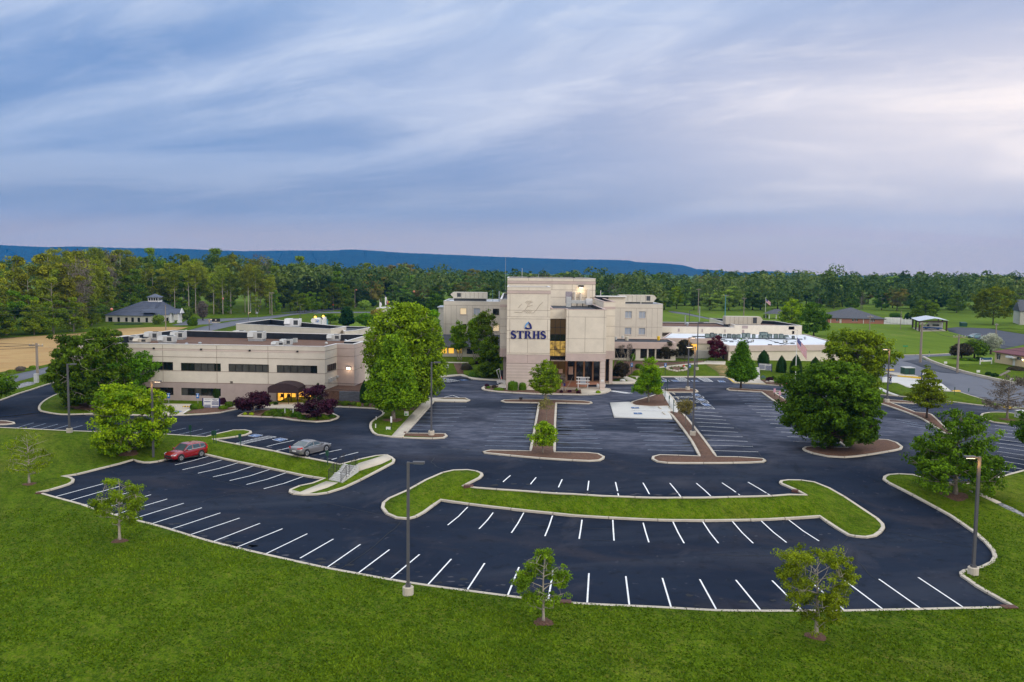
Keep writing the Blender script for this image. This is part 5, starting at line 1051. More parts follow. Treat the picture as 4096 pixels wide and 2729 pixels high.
def block(par, foot, z0, z1, drop=.8, wm=None, rm=None, cm=None, pm=None, holes={}, th=.3, noin=False, name='wall', dep=.22):
 m = MB(); n = len(foot)
 for i in range(n): wall(m, foot[i], foot[(i+1) % n], z0, z1, holes.get(i, ()), dep)
 w = m.build(name, wm, par, world=True)
 # inner parapet + roof
 def inset(k):
  out = []
  for i in range(n):
   p0, p1, p2 = np.array(foot[i-1]), np.array(foot[i]), np.array(foot[(i+1) % n])
   d1 = (p1-p0)/np.hypot(*(p1-p0)); d2 = (p2-p1)/np.hypot(*(p2-p1)); n1 = np.array((-d1[1], d1[0])); n2 = np.array((-d2[1], d2[0]))
   bis = (n1+n2); bis /= max(.3,(bis@bis)); out.append(tuple(p1+bis*2*k if False else p1+(n1+n2)/(1+n1@n2)*k))
  return out
 q = inset(th); c = MB(); e = inset(-.05)
 for i in range(n):
  j = (i+1) % n
  c.add([(*e[i], z1-.02),(*e[j], z1-.02),(*e[j], z1+.06),(*e[i], z1+.06),(*q[i], z1+.06),(*q[j], z1+.06),(*q[i], z1-.02),(*q[j], z1-.02)], [(0,1,2,3),(3,2,5,4),(4,5,7,6),(6,7,1,0)])
 c.build('coping', cm or M_cope, par, world=True)
 if drop > .05:
  k = MB()
  for i in range(n):
   j = (i+1) % n; k.quad((*q[i], z1-drop),(*q[j], z1-drop),(*q[j], z1-.02),(*q[i], z1-.02))
  k.build('parapet_lining', pm or M_black, par, world=True)
 r = MB(); r.add([(*p, z1-drop) for p in q], [tuple(range(n))]); ro = r.build('roof', rm or M_gravel, par, world=True)
 return w
def bands(par, a, b, items, m, name='band'):        # items: (s0, s1, z0, z1, out)
 k = MB()
 for s0, s1, z0, z1, o in items: slab(k, a, b, s0, s1, z0, z1, o, .02)
 return k.build(name, m, par, world=True)
def lerp(p, q, t): return (p[0]+(q[0]-p[0])*t, p[1]+(q[1]-p[1])*t)
# --- office building on the left
LZ = .75
FL, FR = (-67., 129.0),(-27.9,126.25)
zr = hgt(FR, 'C', 870,603)
NO, B1, B2, B3 = atz('C', 1012,570, zr), atz('C', 1210,575, zr), atz('C', 1332,540, zr), atz('C', 1125,540, zr)
RB, BB, BL_ = atz('C', 1412,460, zr), atz('C', 1040,458, zr), atz('B', 850,412, zr)
ob = thing('office_building', (-45,127.6, LZ),0, 'two-storey cream office building with ribbon windows, pink lower wall and a brown arched awning', 'building')
foot = [FL, FR, NO, B1, B2, B3, RB, BB, BL_]
up = [rect(FL, FR, 'B', 385,776,848,872), rect(FL, FR, 'B', 938,793,1403,885), rect(FL, FR, 'B', 1492,805,1962,898), rect(FL, FR, 'C', 310,819,782,910)]
lo = [rect(FL, FR, 'B', 385,1072,853,1161), rect(FL, FR, 'B', 942,1084,1404,1172)]
door = rect(FL, FR, 'C', 308,1112,745,1262); door = (door[0], door[1], gz(*lerp(FL, FR, .8))+.16, door[3])
sd = rect(FR, NO, 'C', 897,800,1006,885)
block(ob, foot, LZ-.6, zr, 1.1, M_beige, M_gravel, M_cope, M_black, {0: up+lo+[door], 1: [sd]}, th=.35)
Wn = lambda *a, **k: window(ob, FL, FR, *a, **k)
gs = [M_glass, M_glassb]
for i, r in enumerate(up): Wn(r, 6, gls=[[M_glass]*6, [M_glass, M_glass, M_glassb, M_glassb, M_glassb, M_glass], [M_glassb]*6, [M_glassb]*5+[M_glass]][i])
Wn(lo[0], 6, gls=[M_glass, M_glassb, M_glass, M_litd, M_glass, M_glass]); Wn(lo[1], 6, gls=[M_glassb, M_glass, M_glassb, M_glass, M_glass, M_glass])
window(ob, FR, NO, sd, 5)
L_ = math.hypot(FR[0]-FL[0], FR[1]-FL[1]); zo = lambda y, z='C', x=865: on(FL, FR, z, x, y)[1]
zb, zc = zo(1050), zo(1205)
k = MB()
for s0, s1 in ((0, lo[0][0]),(lo[0][1], lo[1][0]),(lo[1][1], door[0]),(door[1], L_)): slab(k, FL, FR, s0, s1, LZ-.6, zb, .02,.01)
for r in lo: slab(k, FL, FR, r[0], r[1], LZ-.6, r[2], .02,.01); slab(k, FL, FR, r[0], r[1], r[3], zb, .02,.01)
slab(k, FL, FR, door[0], door[1], door[3], zb, .02,.01); slab(k, FR, NO, .02,5.0, LZ-.6, zb-.0,.02,.01) if False else None
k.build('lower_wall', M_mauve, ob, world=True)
bands(ob, FL, FR, [(0, L_, zo(678), zo(655),.03)], M_pinkl)
jt = MB()
for y in (656,750,913): slab(jt, FL, FR, 0, L_, zo(y)-.025, zo(y)+.025,.035,.01)
slab(jt, FL, FR, 0, L_, zb-.03, zb+.03,.045,.01)
for s in (L_-.01-26.0*0-33.0, L_-25.0, L_-16.6, L_-8.7):
 slab(jt, FL, FR, s-.015, s+.015, zb, zr-.1,.033,.01)
for y in (656,750,913): slab(jt, FR, NO, 0,5.0, zo(y)-.025, zo(y)+.025,.03,.01); slab(jt, B1, B2,0, math.hypot(B2[0]-B1[0], B2[1]-B1[1]), zo(y)-.02, zo(y)+.02,.03,.01)
for y in (656,750,913): slab(jt, NO, B1,0, math.hypot(B1[0]-NO[0], B1[1]-NO[1]), zo(y)-.02, zo(y)+.02,.04,.01)
jt.build('wall_joints', M_joint, ob, world=True)
pk = MB(); slab(pk, NO, B1,0, math.hypot(B1[0]-NO[0], B1[1]-NO[1]), LZ-.6, zr-.03,.02,.01); slab(pk, B1, B2,0, math.hypot(B2[0]-B1[0], B2[1]-B1[1]), LZ-.6, zr-.03,.02,.01); pk.build('pink_wall', M_pink, ob, world=True)
for x, y in ((628,620),(1178,632),(1742,645)): 
 s, z = on(FL, FR, 'B', x, y); k = MB(); slab(k, FL, FR, s-.13, s+.13, z-.12, z+.12,.18,.01); k.build('scupper', M_dark, ob, world=True)
s, z = on(FL, FR, 'C', 553,656); k = MB(); slab(k, FL, FR, s-.13, s+.13, z-.12, z+.12,.18,.01); k.build('scupper', M_dark, ob, world=True)
k = MB(); r = rect(FL, FR, 'B', 1513,1000,1543,1030)
for i in range(4): slab(k, FL, FR, r[0], r[1], r[2]+(r[3]-r[2])*i/4, r[2]+(r[3]-r[2])*(i+.6)/4,.05,.01)
k.build('wall_vent', M_brown, ob, world=True)
# lobby seen through the glass
dv = ((FR[0]-FL[0])/L_, (FR[1]-FL[1])/L_); dn = (dv[1], -dv[0]); fp = lambda s, k: (FL[0]+dv[0]*s+dn[0]*k, FL[1]+dv[1]*s+dn[1]*k)
k = MB(); s0, s1, z0, z1 = door
k.add([(*fp(s0,-.22), z0),(*fp(s1,-.22), z0),(*fp(s1,-4), z0),(*fp(s0,-4), z0),(*fp(s0,-.22), z1),(*fp(s1,-.22), z1),(*fp(s1,-4), z1),(*fp(s0,-4), z1)], [(0,1,2,3),(4,7,6,5),(3,2,6,7),(0,3,7,4),(1,5,6,2)])
k.build('lobby', M_lit, ob, world=True)
fx = lambda x: on(FL, FR, 'C', x, 1200)[0]
k = MB()
for x in (312,390,478,545,600,686,742): slab(k, FL, FR, fx(x)-.05, fx(x)+.05, z0, z1,-.05,.15)
slab(k, FL, FR, s0, s1, z1-.12, z1,-.05,.15); slab(k, FL, FR, s0, s1, z0, z0+.08,-.05,.15); slab(k, FL, FR, fx(545), fx(600), z0+.9, z0+1.0,-.05,.12)
k.build('door_frame', M_frame, ob, world=True)
k = MB(); slab(k, FL, FR, fx(495), fx(535), z0, z0+2.1,-1.4,1.5); slab(k, FL, FR, fx(325), fx(370), z0+1.2, z0+1.25,-2.4,3.2); k.build('inner_door', M_mauve, ob, world=True)
k = MB(); slab(k, FL, FR, fx(350), fx(450), z0+1.1, z0+1.16,-3.0,3.3); slab(k, FL, FR, fx(450), fx(465), z0, z0+1.6,-3.2,3.4); slab(k, FL, FR, fx(640), fx(680), z0+.3, z0+1.0,-2.8,3.4); k.build('lobby_furniture', M_brown, ob, world=True)
# awning
glow(ob, tuple(np.array(fp((door[0]+door[1])/2,1.6)+(z0+2.2,))-np.array((-45,127.6, LZ))),55,(1,.6,.2),.5, 'entrance_fill')  # added point light under the awning, strengthens the amber glow at the doors
aw = thing('awning', (*fp((fx(308)+fx(690))/2-.6,1.6), z0),0, 'brown fabric barrel awning over the lit entrance doors', 'awning')
sa, sb = fx(300), fx(300)+4.55; dp = 3.4; zt = zo(975, 'C', 500)-.25; zl = zb-.05; k = MB(); NN = 14
prf = [(sa+(sb-sa)*i/NN, zl+(zt-zl)*math.sin(PI*i/NN)**.62) for i in range(NN+1)]
vs = [(*fp(s, kk), z) for kk in (.03, dp) for s, z in prf]; vs += [(*fp(s, kk), zl-.75) for kk in (.03, dp) for s in (sa, sb)]
fs = [(i, i+1, NN+2+i, NN+1+i) for i in range(NN)]+[tuple(range(NN+1,2*NN+2))[::-1]+()]
b0 = 2*(NN+1); fs += [(0, NN+1, b0+2, b0),(NN, b0+1, b0+3,2*NN+1),(NN+1,2*NN+1, b0+3, b0+2)]
k.add(vs, fs); k.build('canopy', M_awn, aw, world=True)
k = MB()
for s in (sa+.1, sa+1.5, sb-1.5, sb-.1): k.tube([(*fp(s, dp-.1), gz(*fp(s, dp))+.1),(*fp(s, dp-.1), zl-.3)], .045,6)
k.build('posts', M_frame, aw, world=True)
for i, x in enumerate((345,425)):       # wheelchairs parked inside the glass
 wc = thing('wheelchair', (*fp(fx(x),-1.0), z0),.3*i, ['left folded black wheelchair parked inside the lit lobby window', 'right folded black wheelchair parked inside the lit lobby window'][i], 'wheelchair', 'lobby wheelchairs')
 for sx in (-.28,.28):
  m = MB(); N_ = 18
  m.tube([(sx, .3*math.cos(2*PI*j/N_),.31+.3*math.sin(2*PI*j/N_)) for j in range(N_+1)], .022,5, cap=False); m.build('wheel', M_dark, wc)
 MB().box(-.25,.25,-.22,.22,.46,.52).build('seat', M_dark, wc); MB().box(-.25,.25,.2,.25,.52,.95).build('backrest', M_dark, wc)
# wall lamp
s, z = on(NO, B1, 'C', 1147,848); p = lerp(NO, B1, s/math.hypot(B1[0]-NO[0], B1[1]-NO[1]))
wl = thing('wall_lamp', (p[0], p[1]-.03, z),0, 'lit white wall lamp on the pink side wall of the office building', 'lamp')
MB().box(-.28,.28,-.22,0,-.1,.2).build('housing', M_brown, wl); MB().box(-.25,.25,-.30,-.2,-.2,.12).build('lens', mat('lamp_glow', (1,.9,.75), emit=(1,.82,.6), es=5), wl)
glow(wl, (0,-.6,-.15),26,(1,.75,.5))
# rear wing of the office building with black parapets
zq = hgt((-33,160), 'C', 938,395)
w0 = atz('B', 1580,335, zq); w1 = atz('C', 936,398, zq); w2 = atz('C', 1115,395, zq); w3 = atz('C', 920,335, zq+.3); w4 = atz('C', 235,284, zq); 
rw = thing('rear_wing', (*lerp(w0, w1,.5),1),0, 'low cream flat-roofed wing with black parapet lining behind the office building', 'building')
block(rw, [w0, w1, atz('C', 1118,372, zq), w4], 0.8, zq, 1.0, M_beige, M_tar, M_cope, M_black)
a = atz('C', 1120,398, zq-.5); b = atz('C', 1245,410, zq-.5); rw2 = thing('roof_block', (*lerp(a, b, .5),1),0, 'low cream flat-roofed block right of the rear wing, with a grey roof', 'building')
block(rw2, [(w2[0]-.2, w2[1]), b, (b[0]+1.5, b[1]+9),(a[0]-4, a[1]+9)], .8, zq-.5,.3, M_beige, M_tar)
c0 = [atz('C', 1120,470,4.6), atz('C', 1545,560,4.6), atz('C', 1560,380,4.6), atz('C', 1250,395,4.6)]
br = thing('brown_roof_wing', (c0[0][0]+6, c0[0][1]+4,1),0, 'single-storey wing with a flat brown gravel roof between the office and the tall trees', 'building')
block(br, [atz('C', 1425,560,4.6), atz('C', 1540,560,4.6), atz('C', 1545,375,4.6), atz('C', 1250,385,4.6), atz('C', 1125,440,4.6)], .8,4.6,.25, M_beige, M_gravel)
# --- hospital tower
tw = thing('hospital_tower', (5,142,1.5),0, 'tall cream and pink hospital tower with glass stair strip and columned lobby', 'building')
YF = 139.35; xS0, xS1 = aty('D', 951,700, YF)[0], aty('D', 1453,700, YF)[0]; zS = aty('D', 960,197, YF)[2]
A, B = (xS0, YF),(xS1, YF); zz = lambda y, x=1200, Y=YF, z='D': aty(z, x, y, Y)[2]
block(tw, [A, B, (xS1, YF+9),(xS0, YF+9)], 1.2, zS, .4, M_cream, M_tar, M_cope, M_beige)
Ls = xS1-xS0
for q in [(-.03, Ls+.03, zz(275), zz(243),.05),(-.03, Ls+.03, zz(1084,1200), zz(985,1200),.05)]: bands(tw, A, B, [q], M_pink)
for q in [(-.03, Ls+.03, zz(983), zz(968),.10),(-.02, Ls+.02, zz(568), zz(548),.03)]: bands(tw, A, B, [q], M_cream, 'ledge')
low = MB(); slab(low, A, B, -.025, Ls+.025,1.2, zz(1086),.03,.01); slab(low, (xS1, YF),(xS1, YF+9),0,9,1.2, zz(1086),.03,.01); slab(low, (xS0, YF+9),(xS0, YF),0,9,1.2, zz(985),.03,.01); low.build('lower_wall', M_pinkl, tw, world=True)
jt = MB()
for y in (240,277,470,545,570,705,802,967): slab(jt, A, B, 0, Ls, zz(y)-.02, zz(y)+.02,.012 if y not in (967,) else .11,.0)
for y in (1086,1118,1152,1188,1222,1256): slab(jt, A, B, 0, Ls, zz(y)-.02, zz(y)+.02,.06 if y == 1086 else .04,0)
for x, y0, y1 in ((985,280,545),(1425,280,545),(985,575,965),(1425,575,800),(1195,800,967),(1202,195,240),(1195,985,1084)):
 s = aty('D', x, 600, YF)[0]-xS0; slab(jt, A, B, s-.02, s+.02, zz(y1), zz(y0),.06 if y0 == 985 else .012,0)
jt.build('wall_joints', M_joint, tw, world=True)
# lettering and emblem
def text_mesh(par, txt, size, loc, m, name='lettering', depth=.05, rot=(PI/2,0,0), width=None, bold=0, font=None):
 cu = bpy.data.curves.new(name, 'FONT'); cu.body = txt; cu.size = size; cu.extrude = depth; cu.align_x = 'CENTER'; cu.offset = bold
 o = bpy.data.objects.new(name, cu); C.objects.link(o); dg = bpy.context.evaluated_depsgraph_get(); me = bpy.data.meshes.new_from_object(o.evaluated_get(dg))
 bpy.data.objects.remove(o); me.materials.clear(); me.materials.append(m)
 if width:
  xs = [v.co.x for v in me.vertices]; w = max(xs)-min(xs); k = width/w
  for v in me.vertices: v.co.x *= k
 me.transform(Matrix.Translation(loc) @ Matrix.Rotation(rot[2], 4, 'Z') @ Matrix.Rotation(rot[0], 4, 'X'))
 q = bpy.data.objects.new(name, me); C.objects.link(q)
 if par is not None: q.parent = par
 return q
# serif capitals drawn as outlines (unit height)
def arc(cx, cy, rx, ry, a0, a1, n=14): return [(cx+rx*math.cos(math.radians(a0+(a1-a0)*i/n)), cy+ry*math.sin(math.radians(a0+(a1-a0)*i/n))) for i in range(n+1)]
def stroke(pts, w):         # ribbon of varying width
 L, Rr = [], []
 for i, p in enumerate(pts):
  a = pts[max(i-1,0)]; b = pts[min(i+1, len(pts)-1)]; d = math.hypot(b[0]-a[0], b[1]-a[1]); ww = w[i] if hasattr(w, '__len__') else w
  nx, ny = -(b[1]-a[1])/d*ww/2,(b[0]-a[0])/d*ww/2; L.append((p[0]+nx, p[1]+ny)); Rr.append((p[0]-nx, p[1]-ny))
 return [[L[i], L[i+1], Rr[i+1], Rr[i]] for i in range(len(pts)-1)]
def letter(c):
 q = []; R4 = lambda x0, x1, y0, y1: [(x0, y0),(x1, y0),(x1, y1),(x0, y1)]
 if c == 'T': q = [R4(.33,.60,0,1), R4(.02,.90,.93,1), R4(.22,.70,0,.06), [(.02,.72),(.06,.72),(.16,.95),(.02,.95)], [(.86,.72),(.90,.72),(.90,.95),(.76,.95)]]; w = .92
 if c == 'H': q = [R4(.09,.35,0,1), R4(.63,.89,0,1), R4(.3,.68,.47,.55), R4(.02,.41,0,.055), R4(.02,.41,.945,1), R4(.57,.96,0,.055), R4(.57,.96,.945,1)]; w = .98
 if c == 'R':
  q = [R4(.09,.35,0,1), R4(.02,.41,0,.055), R4(.02,.40,.945,1)]+stroke([(.3,.965)]+arc(.46,.735,.20,.23,90,-90)+[(.3,.505)], [.07]*2+[.09,.13,.18,.22,.25,.26,.26,.26,.23,.18,.13,.09,.07]+[.07]*2)
  q += [[(.38,.52),(.62,.52),(.95,.04),(.68,.04)], R4(.68,1.0,0,.055)]; w = 1.0
 if c == 'S':
  pts = arc(.36,.745,.24,.215,25,225,16)+[(.30,.545),(.42,.475),(.50,.41)]+arc(.36,.265,.24,.225,35,-160,16)
  n = len(pts); q = stroke(pts, [.10+.18*math.sin(PI*i/(n-1))**1.5 for i in range(n)]); q += [[(.56,.68),(.61,.68),(.61,.99),(.565,.99)], [(.07,.01),(.115,.01),(.115,.34),(.07,.34)]]; w = .70
 return q, w
def glyphs(mb, txt, x0, z0, h, W_, y, dep, gap=.05):
 tot = sum(letter(c)[1] for c in txt)+gap*(len(txt)-1); k = W_/tot; x = x0
 for c in txt:
  q, w = letter(c)
  for n, poly in enumerate(q):
   e = .0012*(n % 5)
   a = [(x+px*k, z0+py*h) for px, py in poly]; m = len(a)
   mb.add([(p[0], y-dep-e, p[1]) for p in a]+[(p[0], y, p[1]) for p in a], [tuple(range(m)), tuple(range(2*m-1, m-1,-1))]+[(i, (i+1) % m, m+(i+1) % m, m+i) for i in range(m)])
  x += (w+gap)*k
sg = thing('wall_lettering', ((xS0+xS1)/2, YF, zz(750)),0, 'dark blue STRHS letters with a blue three-sail emblem on the tower front', 'sign')
k = MB(); x0, x1 = aty('D', 996,750, YF)[0], aty('D', 1405,750, YF)[0]; glyphs(k, 'STRHS', x0, zz(798), zz(710)-zz(798), x1-x0, YF-.02,.12); k.build('letters', M_navy, sg, world=True)
def emblem(par, cx, cz, s, y, mats, dep=.12):
 """three curved sails round a triangular gap; unit radius s"""
 Rv = lambda a, r: (cx+s*r*math.sin(math.radians(a)), cz+s*r*math.cos(math.radians(a)))
 T0, T1, T2 = Rv(0,1.06), Rv(122,1.0), Rv(-122,1.0)
 inn = [(cx+s*.05, cz+s*.62),(cx+s*.42, cz-s*.42),(cx-s*.62, cz-s*.20)]
 def sail(P, Q, bul, i0, i1, m, nm):
  mx, mz = (P[0]+Q[0])/2,(P[1]+Q[1])/2; dx, dz = mx-cx, mz-cz; l = math.hypot(dx, dz); ctl = (mx+dx/l*s*bul, mz+dz/l*s*bul)
  out = [((1-t)**2*P[0]+2*t*(1-t)*ctl[0]+t*t*Q[0], (1-t)**2*P[1]+2*t*(1-t)*ctl[1]+t*t*Q[1]) for t in np.linspace(0,1,9)]
  mi = ((i0[0]+i1[0])/2+dx/l*s*.12,(i0[1]+i1[1])/2+dz/l*s*.12)
  inner = [((1-t)**2*i0[0]+2*t*(1-t)*mi[0]+t*t*i1[0], (1-t)**2*i0[1]+2*t*(1-t)*mi[1]+t*t*i1[1]) for t in np.linspace(0,1,9)]
  kb = MB()
  for i in range(8):
   a = [out[i], out[i+1], inner[i+1], inner[i]]
   kb.add([(p[0], y-dep, p[1]) for p in a]+[(p[0], y, p[1]) for p in a], [(0,1,2,3),(7,6,5,4),(0,4,5,1),(2,6,7,3)])
  kb.build(nm, m, par, world=True)
 sail(T0, T1,.50,(inn[0][0], inn[0][1]), inn[1], mats[0], 'emblem_sail'); sail(T1, T2,.42, inn[1], inn[2], mats[0], 'emblem_sail'); sail(T2, T0,.50, inn[2], inn[0], mats[1], 'emblem_sail')
c_ = aty('D', 1200,650, YF); emblem(sg, c_[0], c_[2]-.05, aty('D', 1250,650, YF)[0]-c_[0], YF-.02,(M_navy, M_sky))
# the two hands in low relief
k = MB()
for pts in ([(1040,492),(1120,494),(1160,470),(1185,430),(1195,408)], [(1165,380),(1185,362),(1200,360)], [(1178,388),(1200,368),(1225,358)], [(1190,398),(1215,375),(1240,360)], [(1200,410),(1225,382),(1255,372)], [(1185,432),(1215,420),(1250,410)],
   [(1370,375),(1330,410),(1300,455),(1260,500),(1225,500)], [(1150,490),(1175,478),(1190,460)], [(1170,503),(1195,480),(1208,460)], [(1190,507),(1215,482),(1225,462)], [(1210,506),(1232,485),(1240,468)], [(1085,440),(1110,410),(1125,395)]):
 P = [aty('D', x, y, YF) for x, y in pts]; k.tube([(p[0], YF-.02, p[2]) for p in P], .035,5)
k.build('hand_relief', mat('relief', (.40,.34,.27),.9), tw, world=True)
# glass strip and middle block
xM0, xM1 = aty('D', 1641,700, YF)[0], aty('D', 2104,700, YF)[0]; zM = zz(462,1900); zU = zz(1062,1900)
YG = YF+1.6; GA, GB = (xS1, YG),(xM0, YG)
gtop = aty('D', 1550,570, YG)[2]; gbot = aty('D', 1550,1055, YG)[2]
gx = lambda x: aty('D', x, 800, YG)[0]-xS1
cells = []
k = MB(); wall(k, GA, GB, gbot-.1, zz(462,1550, YG), [(0.02, gx(1634), gbot, gtop)], .1); k.build('recess_wall', M_cream, tw, world=True)
gz_ = [gtop]+[aty('D', 1550, y, YG)[2] for y in (668,750,825,927,1003)]+[gbot]
cols = [[M_litd, M_litd, M_glass, M_lit, M_lit, M_glass]]
m = MB(); 
for s in np.linspace(.02, gx(1634),4): slab(m, GA, GB, s-.035, s+.035, gbot, gtop, -.0,.1)
for z in gz_: slab(m, GA, GB, .02, gx(1634), z-.04, z+.04,.0,.1)
gw = m.build('stair_window', M_frame, tw, world=True)
M_litm = mat('mottled_lit_glass', (.2,.13,.04),.3, col2=(.02,.012,.004), vs=2.5, spec=.6)
_p = M_litm.node_tree.nodes['Principled BSDF']; _n = M_litm.node_tree.nodes.new('ShaderNodeTexNoise'); _n.inputs['Scale'].default_value = 1.7; _n.inputs['Detail'].default_value = 3
_r = M_litm.node_tree.nodes.new('ShaderNodeValToRGB'); _r.color_ramp.elements[0].position = .36; _r.color_ramp.elements[0].color = (.05,.025,.004,1); _r.color_ramp.elements[1].position = .6; _r.color_ramp.elements[1].color = (.50,.31,.05,1)
_t = M_litm.node_tree.nodes.new('ShaderNodeTexCoord'); M_litm.node_tree.links.new(_t.outputs['Object'], _n.inputs[0]); M_litm.node_tree.links.new(_n.outputs['Fac'], _r.inputs[0]); M_litm.node_tree.links.new(_r.outputs[0], _p.inputs['Emission Color']); _p.inputs['Emission Strength'].default_value = .9
for i in range(6):
 k = MB(); slab(k, GA, GB, .02, gx(1634), gz_[i+1], gz_[i], -.08,.12); k.build('pane', [M_litd, M_litd, M_glass, M_litm, M_litm, M_glass][i], gw, world=True)
MA, MBb = (xM0, YF),(xM1, YF); Lm = xM1-xM0
block(tw, [MA, MBb, (xM1, YF+30),(xM0-2.4, YF+30),(xM0-2.4, YG+.3),(xM0, YG+.3)], zU, zM, .55, M_cream, M_tar, M_copep, M_black)
bands(tw, MA, MBb, [(-.02, Lm+.03, zz(1060,1900), zz(972,1900),.06)], M_pink); bands(tw, MA, MBb, [(-.02, Lm+.04, zz(972,1900), zz(960,1900),.10)], M_cream, 'ledge')
jt = MB()
for y in (548,800): slab(jt, MA, MBb, 0, Lm, zz(y, 1900)-.02, zz(y, 1900)+.02,.012,0)
for x, y0, y1 in ((1665,470,965),(1860,550,965),(2080,470,965)): s = aty('D', x, 700, YF)[0]-xM0; slab(jt, MA, MBb, s-.02, s+.02, zz(y1,1900), zz(y0,1900),.012,0)
slab(jt, MA, MBb, 0, Lm, zz(958,1900)-.02, zz(958,1900)+.02,.11,0)
jt.build('wall_joints', M_joint, tw, world=True)
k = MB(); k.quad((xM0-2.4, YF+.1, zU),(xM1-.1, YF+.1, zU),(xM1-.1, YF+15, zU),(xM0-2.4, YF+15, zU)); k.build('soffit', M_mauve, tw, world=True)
# portico column and lobby front
for x_ in (8.5,12.5): glow(tw, (x_-5,3.5, zU-.5-1.5),75,(1,.58,.25),.4, 'portico_light')
cx0, cx1 = aty('D', 2034,1200, YF)[0], aty('D', 2092,1200, YF)[0]
k = MB().box(cx0, cx1, YF+.02, YF+1.0,1.3, zU); k.build('column', M_pinkl, tw, world=True)
k = MB()
for z in np.arange(2.0, zU, .62): k.box(cx0-.012, cx1+.012, YF+.008, YF+1.012, z, z+.03)
k.build('column_joints', M_joint, tw, world=True)
k = MB(); 
YL = 149.6; LAx, LBx = xS1-.5, aty('D', 2172,1200, YL)[0]
LA, LBb = (LAx, YL),(LBx, YL); lt = zU
hx = lambda x: aty('D', x, 1200, YL)[0]-LAx
bays = [(1470,1630),(1655,1738),(1757,1838),(1856,1940),(1958,2035),(2050,2060),(2098,2140)]
hs = [(hx(a), hx(b),1.75, lt-.25) for a, b in bays]
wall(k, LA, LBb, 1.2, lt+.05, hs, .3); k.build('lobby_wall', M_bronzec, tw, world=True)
for i, h in enumerate(hs): window(tw, LA, LBb, h, 2 if i == 0 else 1, M_glass if i else M_litd, name='lobby_window', dep=.3)
k = MB(); slab(k, LA, LBb, hx(1535), hx(1625), lt-1.4, lt-.5,.03,0); k.build('painted_reflection', M_litd, tw, world=True)  # faintly glowing slab painted as a warm reflection in the glass
YW = 192.
# right return block and its dark glass base
YR = YF+8; rx0, rx1 = aty('D', 2070,700, YR)[0], aty('D', 2205,700, YR)[0]; zR = aty('D', 2150,372, YR)[2]; zR0 = aty('D', 2150,1036, YR)[2]
RA, RBb = (rx0, YR),(rx1, YR)
block(tw, [RA, RBb, (rx1, YW),(rx0, YW)], zR0, zR, .3, M_cream, M_tar, M_copep)
for q in [(-.02, rx1-rx0+.02, zR0, aty('D', 2150,940, YR)[2], .05),(-.02, rx1-rx0+.02, aty('D', 2150,455, YR)[2], aty('D', 2150,428, YR)[2], .05)]: bands(tw, RA, RBb, [q], M_pink)
bands(tw, (rx1, YR),(rx1, YR+26), [(0,26, zR0, aty('D', 2150,940, YR)[2], .05)], M_pink)
k = MB()
for y in (535,655,770): slab(k, RA, RBb, 0, rx1-rx0, aty('D', 2150, y, YR)[2]-.02, aty('D', 2150, y, YR)[2]+.02,.012,0)
k.build('wall_joints', M_joint, tw, world=True)
k = MB().box(aty('D', 2140,1200, YR)[0], aty('D', 2178,1200, YR)[0], YR+.1, YR+.9,1.2, zR0); k.build('column', M_pinkl, tw, world=True)
# left return
YQ = YF+10; qx0, qx1 = aty('D', 872,700, YQ)[0], aty('D', 953,700, YQ)[0]; zQ = aty('D', 900,343, YQ)[2]; zQ0 = aty('D', 900,1008, YQ)[2]
block(tw, [(qx0, YQ),(qx1+2, YQ),(qx1+2, YW),(qx0, YW)], zQ0, zQ, .3, M_beige, M_tar, M_cope)
for q in [(-.02, qx1-qx0+.9, zQ0, aty('D', 900,912, YQ)[2], .05),(-.02, qx1-qx0+.9, aty('D', 900,432, YQ)[2], aty('D', 900,402, YQ)[2], .05)]: bands(tw, (qx0, YQ),(qx1+1, YQ), [q], M_pink)
k = MB()
for y in (455,570,655,740,895): slab(k, (qx0, YQ),(qx1, YQ),0, qx1-qx0, aty('D', 900, y, YQ)[2]-.02, aty('D', 900, y, YQ)[2]+.02,.012,0)
k.build('wall_joints', M_joint, tw, world=True)
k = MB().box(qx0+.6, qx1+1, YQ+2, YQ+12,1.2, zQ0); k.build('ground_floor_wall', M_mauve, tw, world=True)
# tall block behind
YB = 168.; bx0, bx1 = aty('D', 958,120, YB)[0], aty('D', 1981,120, YB)[0]; zB = aty('D', 1500,98, YB)[2]
TA, TB = (bx0, YB),(bx1, YB); Lb = bx1-bx0
block(tw, [TA, TB, (bx1, YB+26),(bx0, YB+26)], 8, zB, .5, M_cream, M_tar, M_cope)
zy = lambda y, x=1600: aty('D', x, y, YB)[2]
bands(tw, TA, TB, [(-.03, Lb+.03, zy(163), zy(134),.06)], M_pink)
jt = MB()
for y in (132,166,232,318): slab(jt, TA, TB, 0, Lb, zy(y)-.025, zy(y)+.025,.012,0)
for x, y0, y1 in ((1475,166,232),(1710,166,380),(1945,166,380),(1200,98,132),(1475,98,132),(1725,98,132)): s = aty('D', x, 200, YB)[0]-bx0; slab(jt, TA, TB, s-.025, s+.025, zy(y1), zy(y0),.012,0)
jt.build('wall_joints', M_joint, tw, world=True)
s = aty('D', 1633,300, YB)[0]-bx0; s2 = aty('D', 1712,300, YB)[0]-bx0
k = MB(); slab(k, TA, TB, s, s2, zy(385), zy(250),.05); k.build('roof_door', mat('weathered_door', (.30,.27,.30),.7, var=.2, vs=4), tw, world=True)
for x in (1740,1806):
 k = MB(); s = aty('D', x, 300, YB)[0]; k.tube([(s, YB-.4, zy(375)),(s, YB-.4, zy(262)),(s, YB, zy(262))], .22,8); k.build('pipe', M_beige, tw, world=True)
k = MB(); slab(k, TA, TB, aty('D', 1878,300, YB)[0]-bx0, aty('D', 1912,300, YB)[0]-bx0, zy(350), zy(222),.5); k.build('duct', M_beige, tw, world=True)
